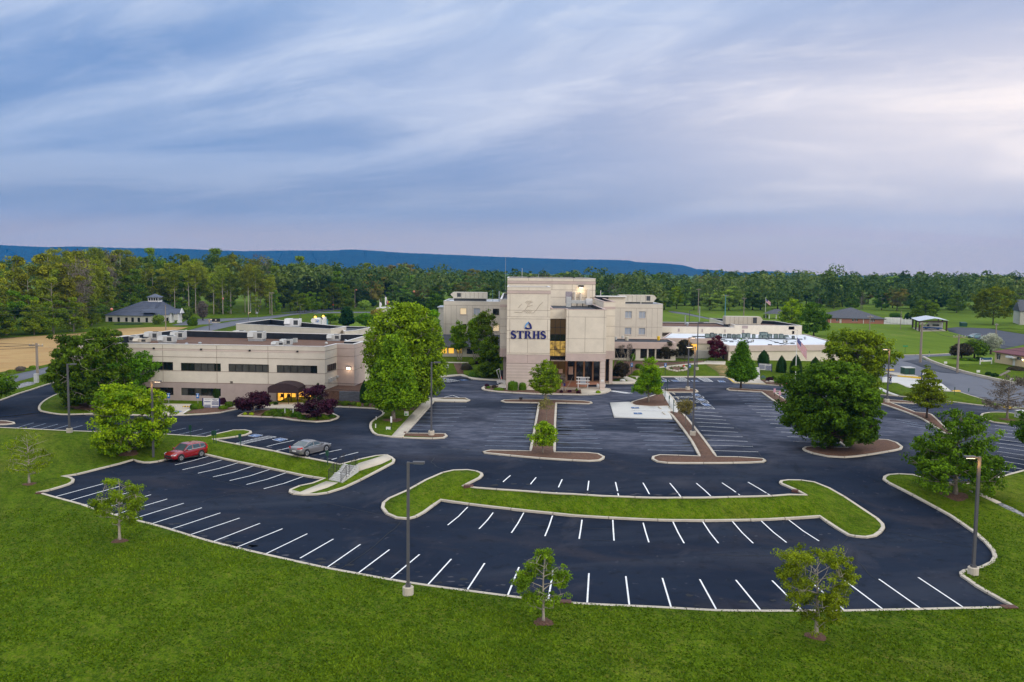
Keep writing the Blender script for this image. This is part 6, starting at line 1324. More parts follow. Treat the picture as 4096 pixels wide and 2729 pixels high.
fl = thing('flood_lamp', (aty('D', 1812,195, YB)[0], YB-.02, zy(196)),0, 'lit flood lamp high on the rear block above the roof', 'lamp')
MB().box(-.5,.5,-.5,0,-.05,.35).build('housing', M_dark, fl); MB().box(-.35,.35,-.4,-.1,-.09,-.05).build('lens', MATS['lamp_glow'], fl); glow(fl, (0,-.7,-.6),42,(1,.72,.4))
# wings
def wing(name, lab, z, x0, x1, ytop, Y, dep, wins, ydown, door=None):
 X0_, X1_ = aty(z, x0, ytop, Y)[0], aty(z, x1, ytop, Y)[0]; zt = aty(z, (x0+x1)/2, ytop, Y)[2]; zd = aty(z, (x0+x1)/2, ydown, Y)[2]
 r = thing(name, ((X0_+X1_)/2, Y, 2),0, lab, 'building'); a, b = (X0_, Y),(X1_, Y)
 hs = [rect(a, b, z, *w[:4]) for w in wins]
 block(r, [a, b, (X1_, Y+dep),(X0_, Y+dep)], 1.2, zt, .35, M_beige, M_wroof, M_cope, M_galv, {0: hs})
 for h, w in zip(hs, wins):
  window(r, a, b, h, 2 if w[4] is not M_litw else 1, w[4], fr=M_whitef if w[4] is M_glassp else M_frame, fw=.09)
  k = MB(); slab(k, a, b, h[0]-.1, h[1]+.1, h[2]-.14, h[2]-.02,.07,.0); k.build('sill', M_pinkl, r, world=True)
 jt = MB(); Lw = X1_-X0_
 for x in range(int(x0)+25, int(x1)-10,62): s = aty(z, x, ytop, Y)[0]-X0_; any(h[0]-.1 < s < h[1]+.1 for h in hs) or slab(jt, a, b, s-.018, s+.018, zd, zt-.9,.012,0)
 slab(jt, a, b, 0, Lw, zt-.95, zt-.9,.012,0); slab(jt, a, b, 0, Lw, zd+ (zt-zd)*.30, zd+(zt-zd)*.30+.04,.012,0)
 jt.build('wall_joints', M_joint, r, world=True); return r, a, b, zt
YW = 192.
lw, la, lb_, zlw = wing('hospital_wing', 'three-storey beige hospital wing left of the tower, with birches in front', 'D', 217,882,366, YW, 16, [(407,443,482,518, M_litw),(563,445,640,523, M_glassp),(787,450,862,525, M_glass),(430,630,482,700, M_glass),(563,632,640,710, M_glass),(787,636,862,712, M_litw)], 745)
rwg, ra, rb_, zrw = wing('hospital_wing', 'three-storey beige hospital wing right of the tower, two pairs of windows', 'E', 150,731,397, YW, 16, [(292,480,370,560, M_glassp),(453,482,531,562, M_glassp),(287,672,364,750, M_glassp),(449,675,525,752, M_glassp)], 780)
# ground-floor porch of the left wing
pg = W('D', 330,1014); Yp = pg[1]; pr = thing('porch_wing', (pg[0], Yp, 2),0, 'low ground-floor wing with a grey lean-to roof and three lit windows under the birches', 'building')
a, b = (aty('D', 60,950, Yp)[0], Yp),(qx0+.4, Yp); hs = [rect(a, b, 'D', *w) for w in ((100,903,165,972),(182,905,255,972),(272,908,335,972),(358,910,428,972),(485,912,600,978),(620,915,740,980))]
k = MB(); ze = aty('D', 300,895, Yp)[2]; wall(k, a, b, 1, ze, hs, .2); k.build('wall', M_beige, pr, world=True)
for i, h in enumerate(hs): window(pr, a, b, h, 1, [M_glass, M_lit, M_lit, M_litm, M_glass, M_glass][i])
k = MB(); k.add([(a[0]-.4, Yp-.8, ze),(b[0], Yp-.8, ze),(b[0], YW, ze+2.2),(a[0]-.4, YW, ze+2.2),(a[0]-.4, Yp-.8, ze+.12),(b[0], Yp-.8, ze+.12),(b[0], YW, ze+2.32),(a[0]-.4, YW, ze+2.32)], [(0,3,2,1),(4,5,6,7),(0,1,5,4),(1,2,6,5),(3,0,4,7)]); k.build('roof', M_shing, pr, world=True)
# --- annex right of the tower
an0 = W('E', 480,1058); Ya = an0[1]; ax0 = rx1; ax1 = aty('E', 880,950, Ya)[0]
an = thing('annex', ((ax0+ax1)/2, Ya, 1.5),0, 'low annex with a deep pink fascia and dark windows between pillars, right of the tower', 'building')
za = aty('E', 500,843, Ya)[2]; zf = aty('E', 500,914, Ya)[2]; a, b = (ax0, Ya),(ax1, Ya)
hs = [rect(a, b, 'E', *w) for w in ((175,915,318,1025),(335,917,415,1028),(468,918,547,1030),(563,922,638,1032),(653,922,727,1035),(745,925,820,1037))]
hs = [(max(.05, h[0]), h[1], h[2], zf) for h in hs]
block(an, [a, b, (ax1+.1, YW-.1),(ax0, YW-.1)], 1.2, za, .12, M_beige, M_tar, M_copep, holes={0: hs}, dep=.6)
for h in hs: window(an, a, b, h, 1, M_glass, dep=.6)
bands(an, a, b, [(-.02, ax1-ax0+.05, zf, za-.03,.35)], M_pink, 'fascia')
# --- white-roofed wing on the right
c1 = W('E', 1490,1060); c2 = W('F', 450,990); Yc = c1[1]
zw = aty('E', 1490,882, Yc)[2]; zwf = aty('E', 1490,946, Yc)[2]
fr2 = atz('F', 652,737, zwf); e1 = atz('F', 650,700, zw); e2 = atz('F', 245,600, zw); 
wr = thing('white_roof_wing', (60, Yc+10,1.5),0, 'single-storey wing with a broad white roof full of condensers and a pink fascia', 'building')
pA = (c1[0], Yc); pB = (e1[0], e1[1]); b2 = atz('E', 1180,745, zw); pBack = atz('E', 830,723, zw); pL = atz('E', 722,795, zw)
pk2 = atz('E', 1408,851, zw)
foot = [pL, atz('E', 1385,800, zw), pk2, pA, pB, (e2[0]+1, e2[1]), pBack]
block(wr, foot, 1.0, zw, .10, M_cream, M_wroof, M_copep)
for p, q in ((pL, foot[1]),(foot[1], pk2),(pk2, pA),(pA, pB)): bands(wr, p, q, [(0, math.hypot(q[0]-p[0], q[1]-p[1]), zwf, zw-.03,.3)], M_pink if p is not pA else M_pinkl, 'fascia')
k = MB(); r = rect(pL, foot[1], 'E', 1040,862,1130,932); slab(k, pL, foot[1], r[0], r[1], r[2], r[3], .05); k.build('recess_glow', M_lit, wr, world=True)  # emissive slab stands in for the light falling on the recess wall
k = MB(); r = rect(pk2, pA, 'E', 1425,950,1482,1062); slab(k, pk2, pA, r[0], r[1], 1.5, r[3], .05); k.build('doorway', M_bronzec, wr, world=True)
k = MB(); slab(k, pk2, pA, r[0]+.3, r[0]+1.6,1.5,3.0,.3); k.build('dark_bin_enclosure', M_dark, wr, world=True)
k = MB(); p0, p1 = W('E', 880,1030), W('E', 1300,1035); k.obox(p0, p1,.25,1.4, aty('E', 1100,935, p0[1])[2]); sw = k.build('screen_wall', M_whitef); tag(sw, 'plain white screen wall below the lit yellow recess', 'wall')
# --- brown-roofed building behind
Yb2 = atz('E', 1400,742, zw)[1]+1; zt1 = aty('E', 1000,662, Yb2)[2]; zt2 = aty('E', 2000,645, Yb2)[2]
x0_ = aty('E', 700,700, Yb2)[0]; x1_ = aty('E', 1560,700, Yb2)[0]; x2_ = aty('F', 250,560, Yb2)[0]
bb = thing('rear_building', ((x0_+x2_)/2, Yb2,1.5),0, 'long cream building with a brown gravel roof behind the white-roofed wing', 'building')
d2 = atz('E', 1000,612, zt1)[1]-Yb2
block(bb, [(x0_, Yb2),(x1_, Yb2),(x1_, Yb2+d2),(x0_, Yb2+d2)], 1, zt1,.25, M_cream, M_gravel, M_cope)
pr_ = [(x1_, Yb2-.05),(x2_, Yb2-.05),(atz('F', 0,478, zt2)[0], atz('F', 0,478, zt2)[1]),(atz('E', 1270,560, zt2)[0], atz('E', 1270,560, zt2)[1])]
block(bb, pr_, 1, zt2,.9, M_cream, M_gravel, M_cope)
k = MB()
for z, r in (('E', (905,682,925,718)),('E', (1180,688,1195,724)),('E', (1445,692,1458,728)),('E', (1650,648,1718,682)),('E', (1650,697,1675,735)),('E', (2190,658,2255,695)),('E', (2232,710,2256,745)),('F', (128,528,182,556)),('F', (160,570,180,598))):
 q = rect((x0_, Yb2-.05),(x2_, Yb2-.05), z, *r); slab(k, (x0_, Yb2-.05),(x2_, Yb2-.05), *q, .03,0)
k.build('wall_squares', M_mauve, bb, world=True)
r = rect((x0_, Yb2-.05),(x2_, Yb2-.05), 'E', 722,728,832,765); k = MB(); slab(k, (x0_, Yb2-.05),(x2_, Yb2-.05), *r, .04); k.build('window', M_brown, bb, world=True)
# --- bank with blue metal roof
bg0, bgc, bg2 = W('A', 1228,1012), W('A', 1757,1022), W('A', 2122,988)
bk = thing('bank_building', (*lerp(bg0, bgc, .5),.8),0, 'single-storey cream bank building with hipped blue metal roof and windowed cupola', 'building')
ze = hgt(bgc, 'A', 1757,940); bk4 = (bg0[0]+bg2[0]-bgc[0], bg0[1]+bg2[1]-bgc[1])
a, b = bg0, bgc; hs = [rect(a, b, 'A', *w) for w in ((1255,957,1307,1008),(1362,958,1393,1010),(1453,960,1483,1010),(1523,960,1555,1012),(1596,962,1627,1013),(1688,963,1719,1015))]
hs2 = [rect(bgc, bg2, 'A', *w) for w in ((1820,963,1868,1013),(1932,960,1960,1010),(2085,935,2108,985))]
k = MB(); wall(k, a, b, .4, ze, hs); wall(k, bgc, bg2,.4, ze, hs2); wall(k, bg2, bk4,.4, ze); wall(k, bk4, bg0,.4, ze); k.build('wall', M_whitef, bk, world=True)
for h in hs: window(bk, a, b, h, 2, M_glass, rows=2, fr=M_frame)
for h in hs2: window(bk, bgc, bg2, h, 2, M_glass, fr=M_frame)
cc = ((bg0[0]+bg2[0])/2,(bg0[1]+bg2[1])/2); cu = aty('A', 1803,775, cc[1]); zc_ = cu[2]
ex = lambda p, k=1.045: (cc[0]+(p[0]-cc[0])*k, cc[1]+(p[1]-cc[1])*k, ze-.05)
def pan(k, c, n=10):    # hipped face with seams
 pass
ca = (cu[0], cc[1]); w_ = 2.6
tp = [(ca[0]-w_*1.6, ca[1]-w_, zc_),(ca[0]+w_*.7, ca[1]-w_, zc_),(ca[0]+w_*.7, ca[1]+w_, zc_),(ca[0]-w_*1.6, ca[1]+w_, zc_)]
E4 = [ex(bg0), ex(bgc), ex(bg2), ex(bk4)]
k = MB(); k.add(E4+tp, [(0,1,5,4),(1,2,6,5),(2,3,7,6),(3,0,4,7),(4,5,6,7)])
sm_ = MB()
for i in range(4):
 p, q, r_, s_ = Vector(E4[i]), Vector(E4[(i+1) % 4]), Vector(tp[(i+1) % 4]), Vector(tp[i]); n_ = 26 if i in (0,2) else 18
 for j in range(n_+1): u = j/n_; A_ = p.lerp(q, u); B_ = s_.lerp(r_, min(1, max(0,(u-.0)))) ; sm_.tube([A_+Vector((0,0,.04)), B_+Vector((0,0,.04))], .045,4)
rf = k.build('roof', M_bmetal, bk, world=True); sm_.build('roof_seams', mat('seam_metal', (.12,.14,.20),.4), rf, world=True)
k = MB(); g0, g1 = aty('A', 1400,895, cc[1]-3), aty('A', 1570,815, cc[1]+4); k.add([(bg0[0]+3, bg0[1]+6, ze+1.5),(bg0[0]+13, bg0[1]+4, ze+3.2),(bg0[0]+13, bg0[1]+9, ze+3.4),(bg0[0]+1, bg0[1]+16, ze+1.0),(bg0[0]+8, bg0[1]+12, ze+3.6)], [(0,1,4),(1,2,4),(0,4,3),(2,3,4)]); k.build('rear_gable', M_bmetal, bk, world=True)
k = MB(); cw = 1.9; k.box(ca[0]-cw, ca[0]+cw, ca[1]-cw, ca[1]+cw, zc_-.1, zc_+1.7); cup = k.build('cupola', M_white, bk, world=True)
k = MB(); k.add([(ca[0]-cw-.5, ca[1]-cw-.5, zc_+1.7),(ca[0]+cw+.5, ca[1]-cw-.5, zc_+1.7),(ca[0]+cw+.5, ca[1]+cw+.5, zc_+1.7),(ca[0]-cw-.5, ca[1]+cw+.5, zc_+1.7),(ca[0], ca[1], zc_+3.0)], [(0,3,2,1),(0,1,4),(1,2,4),(2,3,4),(3,0,4)]); k.build('cupola_roof', M_bmetal, cup, world=True)
for i in range(4):
 k = MB(); x = ca[0]-cw+.28+i*.9; k.box(x, x+.66, ca[1]-cw-.03, ca[1]-cw, zc_+.45, zc_+1.45); k.build('cupola_window', M_glass, cup, world=True)
 k = MB(); y = ca[1]-cw+.28+i*.9; k.box(ca[0]+cw, ca[0]+cw+.03, y, y+.66, zc_+.45, zc_+1.45); k.build('cupola_window', M_glass, cup, world=True)
pc = W('A', 2048,1022); zg = hgt(pc, 'A', 2050,905); px_ = .55
k = MB()
pt = thing('entrance_portico', (*pc, gz(*pc)),0, 'white gabled entrance portico with paired columns on the bank', 'portico')
for dx, dy in ((-1.6,-.8),(-1.6,.8),(1.2,-.8),(1.2,.8)):
 k = MB(); k.box(pc[0]+dx-px_/2, pc[0]+dx+px_/2, pc[1]+dy-px_/2, pc[1]+dy+px_/2, gz(*pc), zg); k.box(pc[0]+dx-px_*.8, pc[0]+dx+px_*.8, pc[1]+dy-px_*.8, pc[1]+dy+px_*.8, gz(*pc), gz(*pc)+.7); k.build('column', M_white, pt, world=True)
k = MB(); y0, y1 = pc[1]-1.6, pc[1]+1.6; xa, xb = pc[0]-12, pc[0]+2.0; k.add([(xb, y0, zg),(xb, y1, zg),(xb, (y0+y1)/2, zg+1.5),(xa, y0, zg),(xa, y1, zg),(xa, (y0+y1)/2, zg+1.5)], [(0,1,2),(3,5,4),(0,2,5,3),(1,4,5,2),(0,3,4,1)]); k.build('gable_roof', M_bmetal, pt, world=True)
k = MB(); k.add([(xb+.05, y0-.3, zg-.05),(xb+.05, y1+.3, zg-.05),(xb+.05,(y0+y1)/2, zg+1.7),(xb+.3, y0-.3, zg-.05),(xb+.3, y1+.3, zg-.05),(xb+.3,(y0+y1)/2, zg+1.7)], [(0,1,2),(3,5,4),(0,2,5,3),(1,4,5,2),(0,3,4,1)]); k.build('pediment', M_white, pt, world=True)
# --- brick house, white fence, yellow house, barn, pavilion, small far roofs
def house(name, lab, z, bl, br, depth, eave, ridge, wm, rm, hip=True, wins=(), door=(), ang=0, over=.5, ridge_in=None):
 a, b = W(z, *bl), W(z, *br); l = math.hypot(b[0]-a[0], b[1]-a[1]); d = ((b[0]-a[0])/l, (b[1]-a[1])/l); n = (-d[1], d[0])
 zt = hgt(a, z, *eave); g = gz(*a); r = thing(name, (*lerp(a, b, .5), g),0, lab, 'building')
 c = (b[0]+n[0]*depth, b[1]+n[1]*depth); e = (a[0]+n[0]*depth, a[1]+n[1]*depth); zr_ = hgt(lerp(a, c, .5), z, *ridge)
 hs = [rect(a, b, z, *w) for w in wins]; ds = [rect(a, b, z, *w) for w in door]; k = MB()
 wall(k, a, b, g-.3, zt, hs+ds); wall(k, b, c, g-.3, zt); wall(k, c, e, g-.3, zt); wall(k, e, a, g-.3, zt); k.build('wall', wm, r, world=True)
 for h in hs: window(r, a, b, h, 2, M_glass, fr=M_white, fw=.10)
 for h in ds: k = MB(); slab(k, a, b, *h, -.1,.15); k.build('door', M_white if wm is not M_brick else M_whitef, r, world=True)
 P = lambda s, t, zz_: (a[0]+d[0]*s+n[0]*t, a[1]+d[1]*s+n[1]*t, zz_); o = over; h2 = depth/2 if hip else 0; 
 if ridge_in: h2 = ridge_in
 k = MB(); k.add([P(-o, -o, zt), P(l+o, -o, zt), P(l+o, depth+o, zt), P(-o, depth+o, zt), P(h2-(0 if hip else o), depth/2, zr_), P(l-h2+(0 if hip else o), depth/2, zr_), P(-o, -o, zt-.18), P(l+o, -o, zt-.18), P(l+o, depth+o, zt-.18), P(-o, depth+o, zt-.18)],
  [(0,1,5,4),(1,2,5),(2,3,4,5),(3,0,4),(6,7,1,0),(7,8,2,1),(8,9,3,2),(9,6,0,3),(9,8,7,6)]); k.build('roof', rm, r, world=True)
 return r, a, b, zt
bh, a, b, zt = house('brick_house', 'red brick building with a grey hipped shingle roof beside the white fence', 'F', (485,497),(1022,508),22,(500,447),(600,347), M_brick, M_shing, wins=((570,455,594,480),(718,457,740,481),(750,457,772,481),(888,459,905,485),(908,459,932,485)), door=((602,458,622,499),))
for x in (825,1018,520):
 s, _ = on(a, b, 'F', x, 480); k = MB(); slab(k, a, b, s-.1, s+.1, gz(*a), zt-.2,.12); k.build('downpipe', M_white, bh, world=True)
for i, (x, y) in enumerate(((668,492),(708,494),(802,495))):
 P = W('F', x, y+6); t = thing('air_conditioner', P, 0, ['small grey air conditioner left of the brick wall pair', 'small grey air conditioner right of the brick wall pair', 'darker air conditioner farther right along the brick wall'][i], 'air conditioner', 'air conditioners along the brick house'); MB().box(-.5,.5,-.4,.4,0,1.0).build('cabinet', M_hvac if i < 2 else M_cond, t); MB().lathe([(.38,1.0),(.38,1.04),(.1,1.06)]).build('fan_guard', M_grille, t)
for z, x, y in (('F', 512,345),('F', 630,380),('F', 728,382)):
 pass
fnc = [W('F', 1022,508), W('F', 1180,512), W('F', 1280,516)]; k = MB()
for p, q in zip(fnc[:-1], fnc[1:]): k.obox(p, q, .08, gz(*p), hgt(p, 'F', 1100,445 if p is fnc[0] else 458))
fe = thing('white_fence', (*fnc[1], gz(*fnc[1])),0, 'long plain white panel fence right of the brick house', 'fence'); k.build('panels', M_white, fe, world=True)
k = MB()
for i in range(9): p = lerp(fnc[0], fnc[2], i/8); k.box(p[0]-.09, p[0]+.09, p[1]-.14, p[1]-.05, gz(*p), hgt(p, 'F', 1100,447))
k.build('posts', M_white, fe, world=True)
yh, a, b, zt = house('yellow_house', 'small cream house with a maroon roof at the right edge, lamp lit by its door', 'F', (2048,868),(2420,930),14,(2048,760),(2330,690), mat('cream_siding', (.52,.42,.26),.85, var=.05, vs=2), M_maroon, wins=((2065,782,2103,838),(2253,812,2293,842)), door=((2213,825,2240,900),), ridge_in=6)
k = MB(); r = rect(a, b, 'F', 2190,805,2262,822); slab(k, a, b, r[0], r[1], r[2], r[3], 1.0); k.build('door_canopy', M_white, yh, world=True)
s, z_ = on(a, b, 'F', 2308,838); p = (a[0]+(b[0]-a[0])*s/math.hypot(b[0]-a[0], b[1]-a[1]), a[1]+(b[1]-a[1])*s/math.hypot(b[0]-a[0], b[1]-a[1])); yl = thing('wall_lamp', (p[0], p[1]-.15, z_),0, 'glaring lit lamp on the cream house wall', 'lamp'); MB().lathe([(.02,-.12),(.13,-.08),(.15,.08),(.02,.14)]).build('lens', MATS['lamp_glow'], yl); MB().box(-.1,.1,0,.16,-.05,.16).build('bracket', M_dark, yl); glow(yl, (0,-.6,0),40)
house('barn', 'grey-beige barn gable end cut by the right edge of the photo, beyond the parking', 'F', (2282,515),(2450,520),18,(2282,385),(2420,280), M_whitef, M_shing, hip=False, over=.3)
# pavilion
p0 = W('E', 1965,570); pv = thing('pavilion', p0,0, 'small white open pavilion with a grey roof behind the rear building', 'pavilion'); zt = hgt(p0, 'E', 1965,510)-gz(*p0)
for x, y in ((0,0),(3,0),(6,0),(0,5),(6,5)): MB().box(x-.15, x+.15, y-.15, y+.15,0, zt).build('post', M_white, pv)
k = MB(); k.add([(-1,-1, zt),(8,-1, zt),(8,6, zt),(-1,6, zt),(3,2.5, zt+2),(5,2.5, zt+2)], [(0,1,5,4),(1,2,5),(2,3,4,5),(3,0,4),(3,2,1,0)]); k.build('roof', M_shing, pv)
# far flat building with the ribbed fascia
p0 = W('C', 1600,275); Yf = p0[1]; xa, xb, xc = aty('C', 1470,170, Yf)[0], aty('C', 1735,170, Yf)[0], aty('C', 1595,170, Yf)[0]; z1_, z2_ = aty('C', 1600,197, Yf)[2], aty('C', 1600,152, Yf)[2]
fb = thing('ribbed_roof_building', (xa, Yf, 1),0, 'low cream building with a white ribbed fascia below the far flags', 'building')
MB().box(xc, xb+4, Yf, Yf+12,.5, z1_).build('wall', M_cream, fb, world=True); k = MB().box(xa, xb+4, Yf-.6, Yf+13, z1_+.01, z2_); fo = k.build('fascia', M_whitef, fb, world=True)
k = MB()
for x in np.arange(xa, xb+4,.45): k.box(x, x+.12, Yf-.66, Yf-.6, z1_, z2_)
k.build('ribs', M_pinkl, fo, world=True); x = aty('C', 1640,230, Yf)[0]; MB().box(x-.5, x+.5, Yf-.05, Yf, 1.5,3.4).build('door', M_glass, fb, world=True)
p0 = W('C', 2300,300); 
for i, (z, x0, x1, y0, y1, Y, lab) in enumerate([('C', 2190,2330,150,215,205, 'pale flat-roofed outbuilding behind the magnolia'),('C', 1500,1600,320,350,190, 'low cream flat roof edge behind the brown-roofed wing'),('E', 725,745,0,10,300, '')][:2]):
 X0_, _, z1_ = aty(z, x0, y0, Y); X1_, _, z0_ = aty(z, x1, y1, Y); t = thing('outbuilding', (X0_, Y, 1.5),0, lab, 'building'); MB().box(X0_, X1_, Y, Y+8,1.0, z1_).build('wall', M_whitef, t, world=True); MB().box(X0_-.3, X1_+.3, Y-.3, Y+8.3, z1_+.01, z1_+.25).build('roof', M_galv, t, world=True)
# ---------------------------------------------------------------- street furniture, vehicles, roof plant
Z.update({'P': (800,950,2.354), 'Q': (1280,1820,7.8467), 'U': (2780,1310,5.35), 'X': (3160,1310,14.25), 'Y': (1480,1180,19.6), 'R1': (660,1740,13.067), 'R2': (1150,1750,13.067), 'R3': (3640,1260,13.08), 'W1': (1180,1250,14.71), 'S1': (800,1570,22.4), 'S2': (3020,1440,26.14)})
M_pole = mat('pole_bronze', (.085,.085,.095),.5, var=.1, vs=3)
M_wood = mat('weathered_pole', (.25,.21,.175),.9, var=.25, vs=3, stretch=(6,6,.5))
M_wire = mat('cable', (.03,.035,.04),.6)
M_teal = mat('teal_metal', (.08,.22,.27),.45)
M_green = mat('dark_green_metal', (.012,.055,.035),.5)
M_ball = mat('marker_ball', (.55,.20,.14),.6)
M_amber = mat('amber_glow', (1,.5,.1), emit=(1,.42,.05), es=3)
M_tyre = mat('tyre', (.012,.012,.013),.8)
M_rim = mat('alloy', (.55,.56,.58),.3, metal=.8)
def proj(p):
 # world -> photo pixel
 v = camo.matrix_world.inverted() @ Vector(p); return (2048+FP*v.x/-v.z, 1364.5-FP*v.y/-v.z)
def lampost(z, b, t, arm, lit, lab, base=True, w=.17, L=.75, e=34, bz=.75):
 P = W(z, *b); g = gz(*P); H = hgt(P, z, *t)-g; r = thing('lamp_post', P, 0, lab, 'lamp post', 'car park lamp posts'); z0 = .62 if base else 0
 if base: MB().lathe([(.36,-.2),(.36, z0),(.33, z0+.03),(.0, z0+.03)], n=16).build('concrete_base', M_conc, r, smooth=False); MB().box(-.16,.16,-.16,.16, z0+.02, z0+.2).build('base_cover', M_pole, r)
 MB().add([(x*w/2*(1 if zz_ else 1.15), y*w/2*(1 if zz_ else 1.15), z0 if not zz_ else H) for zz_ in (0,1) for x, y in ((-1,-1),(1,-1),(1,1),(-1,1))], [(3,2,1,0),(4,5,6,7),(0,1,5,4),(1,2,6,5),(2,3,7,6),(3,0,4,7)]).build('pole', M_pole, r)
 a = arm; k = MB().box(min(0, a*.35), max(0, a*.35),-.05,.05, H-.12, H-.03); k.build('arm', M_pole, r)
 x0, x1 = sorted((a*.3, a*(.3+L))); h = MB().box(x0, x1,-.18,.18, H-.1, H+.03).build('lamp_head', M_pole, r)
 MB().box(x0+.08, x1-.08,-.13,.13, H-.125, H-.1).build('lens', MATS['lamp_glow'] if lit else M_glassp, h)
 if lit: glow(r, (a*.3,-.34, H-.5), e*1.5,(1,.50,.12),.08)
 return r, P, H
lampost('M', (818,918),(819,-52*1.8915*.0+(-98)),1, False, 'tall dark lamp post with round concrete base on the kerb of the front lawn')
lampost('N', (1966,765),(1988,-142),-1, True, 'lit lamp post at the right corner of the lower lot, arm pointing left')
lampost('I', (748,608),(754,-72),1, False, 'lamp post on round base in the mulch tip by the sidewalk')
lampost('J', (1083,610),(1097,-390*1.0+175),-1, True, 'lit lamp post on a block base in the right mulch island')
lampost('G', (640,768),(620,128),1, False, 'unlit lamp post at the kerb of the upper left lot')
lampost('G', (1411,997),(1391,285),1, True, 'lit lamp post at the corner near the red car', base=False)
lampost('E', (1018,1400),(1028,783),1, True, 'lit lamp post in the small island before the accessible bays')
lampost('E', (1124,1168),(1143,607),1, False, 'lamp post on the lawn by the stone planter')
lampost('F', (1045,1243),(1069,738),-1, True, 'lit lamp post by the strip island, beside the standing person')
lampost('E', (1037,620),(1043,470),1, False, 'lamp post behind the hospital wing, in front of the far field', base=False)
for b, t, lit, lab in (((1270,412),(1272,283),1, 'lit lamp post beside the far road behind the office roof'),((1723,300),(1722,198),1, 'lit lamp post at the far road corner by the round sign')): lampost('B', b, t, 1, lit, lab, base=False, e=60)
lampost('C', (583,290),(582,112),1, False, 'unlit lamp post standing between the far road and the rear wing', base=False)
lampost('C', (1578,520),(1582,330),1, False, 'lamp post top showing above the bright tree', base=False)
lampost('C', (1593,330),(1597,95),1, False, 'tall pole by the ribbed-fascia building', base=False)
# power poles
PT = {}
def upole(key, z, b, t, lab, arm=0, w=.30, tf=False, m=None, g='power poles'):
 P = W(z, *b); H = hgt(P, z, *t)-gz(*P); r = thing('power_pole', P, 0, lab, 'power pole', g)
 MB().tube([(0,0,-.2),(0,0, H)], [w*.62, w*.42], 8).build('pole', m or M_wood, r)
 if arm:
  MB().box(-arm, arm, -.24,-.12, H-.55, H-.38).build('crossarm', M_wood, r)
  for x in (-arm+.15,-arm*.4, arm*.4, arm-.15): MB().lathe([(.03,0),(.07,.05),(.04,.12),(.07,.2),(.02,.28)], (x, -.18, H-.38),6).build('insulator', M_hvac, r)
 if tf: MB().lathe([(.02,0),(.28,.05),(.28,.85),(.05,.95)], (.45,0, H-2.6),10).build('transformer', M_hvac, r)
 PT[key] = (P[0], P[1], gz(*P)+H-.2); return r
upole('a', 'G', (348,300),(330,-62), 'weathered power pole with crossarm beside the big maple at the left', 1.25,.42)
upole('b', 'B', (765,412),(762,118), 'thin power pole in front of the bank roof', 0,.3)
upole('c', 'P', (475,700),(475,525), 'pale power pole with a transformer at the wood edge', .0,.5, True, M_galv)
upole('d', 'P', (678,735),(677,515), 'power pole with a small crossarm beside the far road', 1.1,.32)
upole('e', 'P', (962,632),(961,500), 'power pole in front of the dark pines', .9,.3)
upole('f', 'P', (1459,667),(1459,490), 'power pole at the bend of the far road', .0,.4)
upole('g', 'F', (1355,865),(1376,488), 'big pale power pole at the road junction', .7,.5)
upole('h', 'F', (1700,958),(1717,605), 'grey power pole with crossarm beside the retaining kerb', 1.3,.42)
upole('i', 'F', (877,672),(886,425), 'thin power pole on the green slope behind the yellow-green tree', .9,.3)
upole('j', 'F', (1170,556),(1184,385), 'slim pole on the slope before the white fence', .0,.22)
upole('k', 'F', (801,371),(806,225), 'pale pole beyond the grey hipped roof', .0,.35)
upole('l', 'F', (1011,337),(1014,262), 'far pole at the wood edge behind the field', .8,.3)
upole('m', 'F', (2061,606),(2062,500), 'pale pole at the far parking area', .6,.4)
upole('n', 'E', (1140,502),(1144,217), 'tall pole on the field behind the hospital wing', 1.2,.42)
upole('o', 'E', (1452,557),(1453,288), 'bluish pole with crossarm on the far field', 1.5,.42, False, M_teal)
upole('p', 'E', (1669,541),(1674,320), 'brown pole on the far field right of the bluish one', 1.0,.36)
upole('q', 'E', (1902,462),(1907,275), 'pole beside the far flagpole', .9,.36)
upole('r', 'E', (1155,602),(1158,425), 'thin grey pole just behind the brown roof', .0,.3, False, M_galv)
PT['x'] = (-150., 120., 15.5); PT['y'] = aty('P', 2100,508,300.); PT['a2'] = (-160., 95., 9.5); PT['z'] = (170., 150., 12.5); PT['z2'] = aty('E', 0,245,300.); PT['z3'] = aty('F', 2600,760,150.)
def wire(a, b, sag, lab, off=0, r=.028, balls=()):
 A, B_ = PT[a], PT[b]; o = bpy.data.objects; pts = []
 for i in range(17):
  t = i/16; pts.append((A[0]+(B_[0]-A[0])*t, A[1]+(B_[1]-A[1])*t, A[2]+(B_[2]-A[2])*t-off-sag*4*t*(1-t)))
 w = MB().tube(pts, r, 4).build('overhead_wire', M_wire); tag(w, lab, 'wire', 'overhead wires')
 for px, bl in balls:
  j = min(range(16), key=lambda i: abs((proj(pts[i])[0]+proj(pts[i+1])[0])/2-px)); c = lerp3(pts[j], pts[j+1], .5)
  t = thing('marker_ball', c, 0, bl, 'marker ball', 'red balls on the overhead line'); MB().lathe([(.01,-.42),(.25,-.34),(.40,-.12),(.42,0),(.40,.12),(.25,.34),(.01,.42)], n=12).build('ball', M_ball, t, smooth=True)
lerp3 = lambda p, q, t: tuple(p[i]+(q[i]-p[i])*t for i in range(3))
zb_ = lambda z, x: Z[z][0]+x/Z[z][2]
for dz in (0,.7,1.6): wire('x', 'b', 1.0, 'overhead wire from the left edge to the pole before the bank, %s strand' % ['top', 'middle', 'lowest'][int(dz*1.4)], dz, balls=[(zb_('A', 1400), 'red marker ball over the bank windows')] if dz == .7 else ())
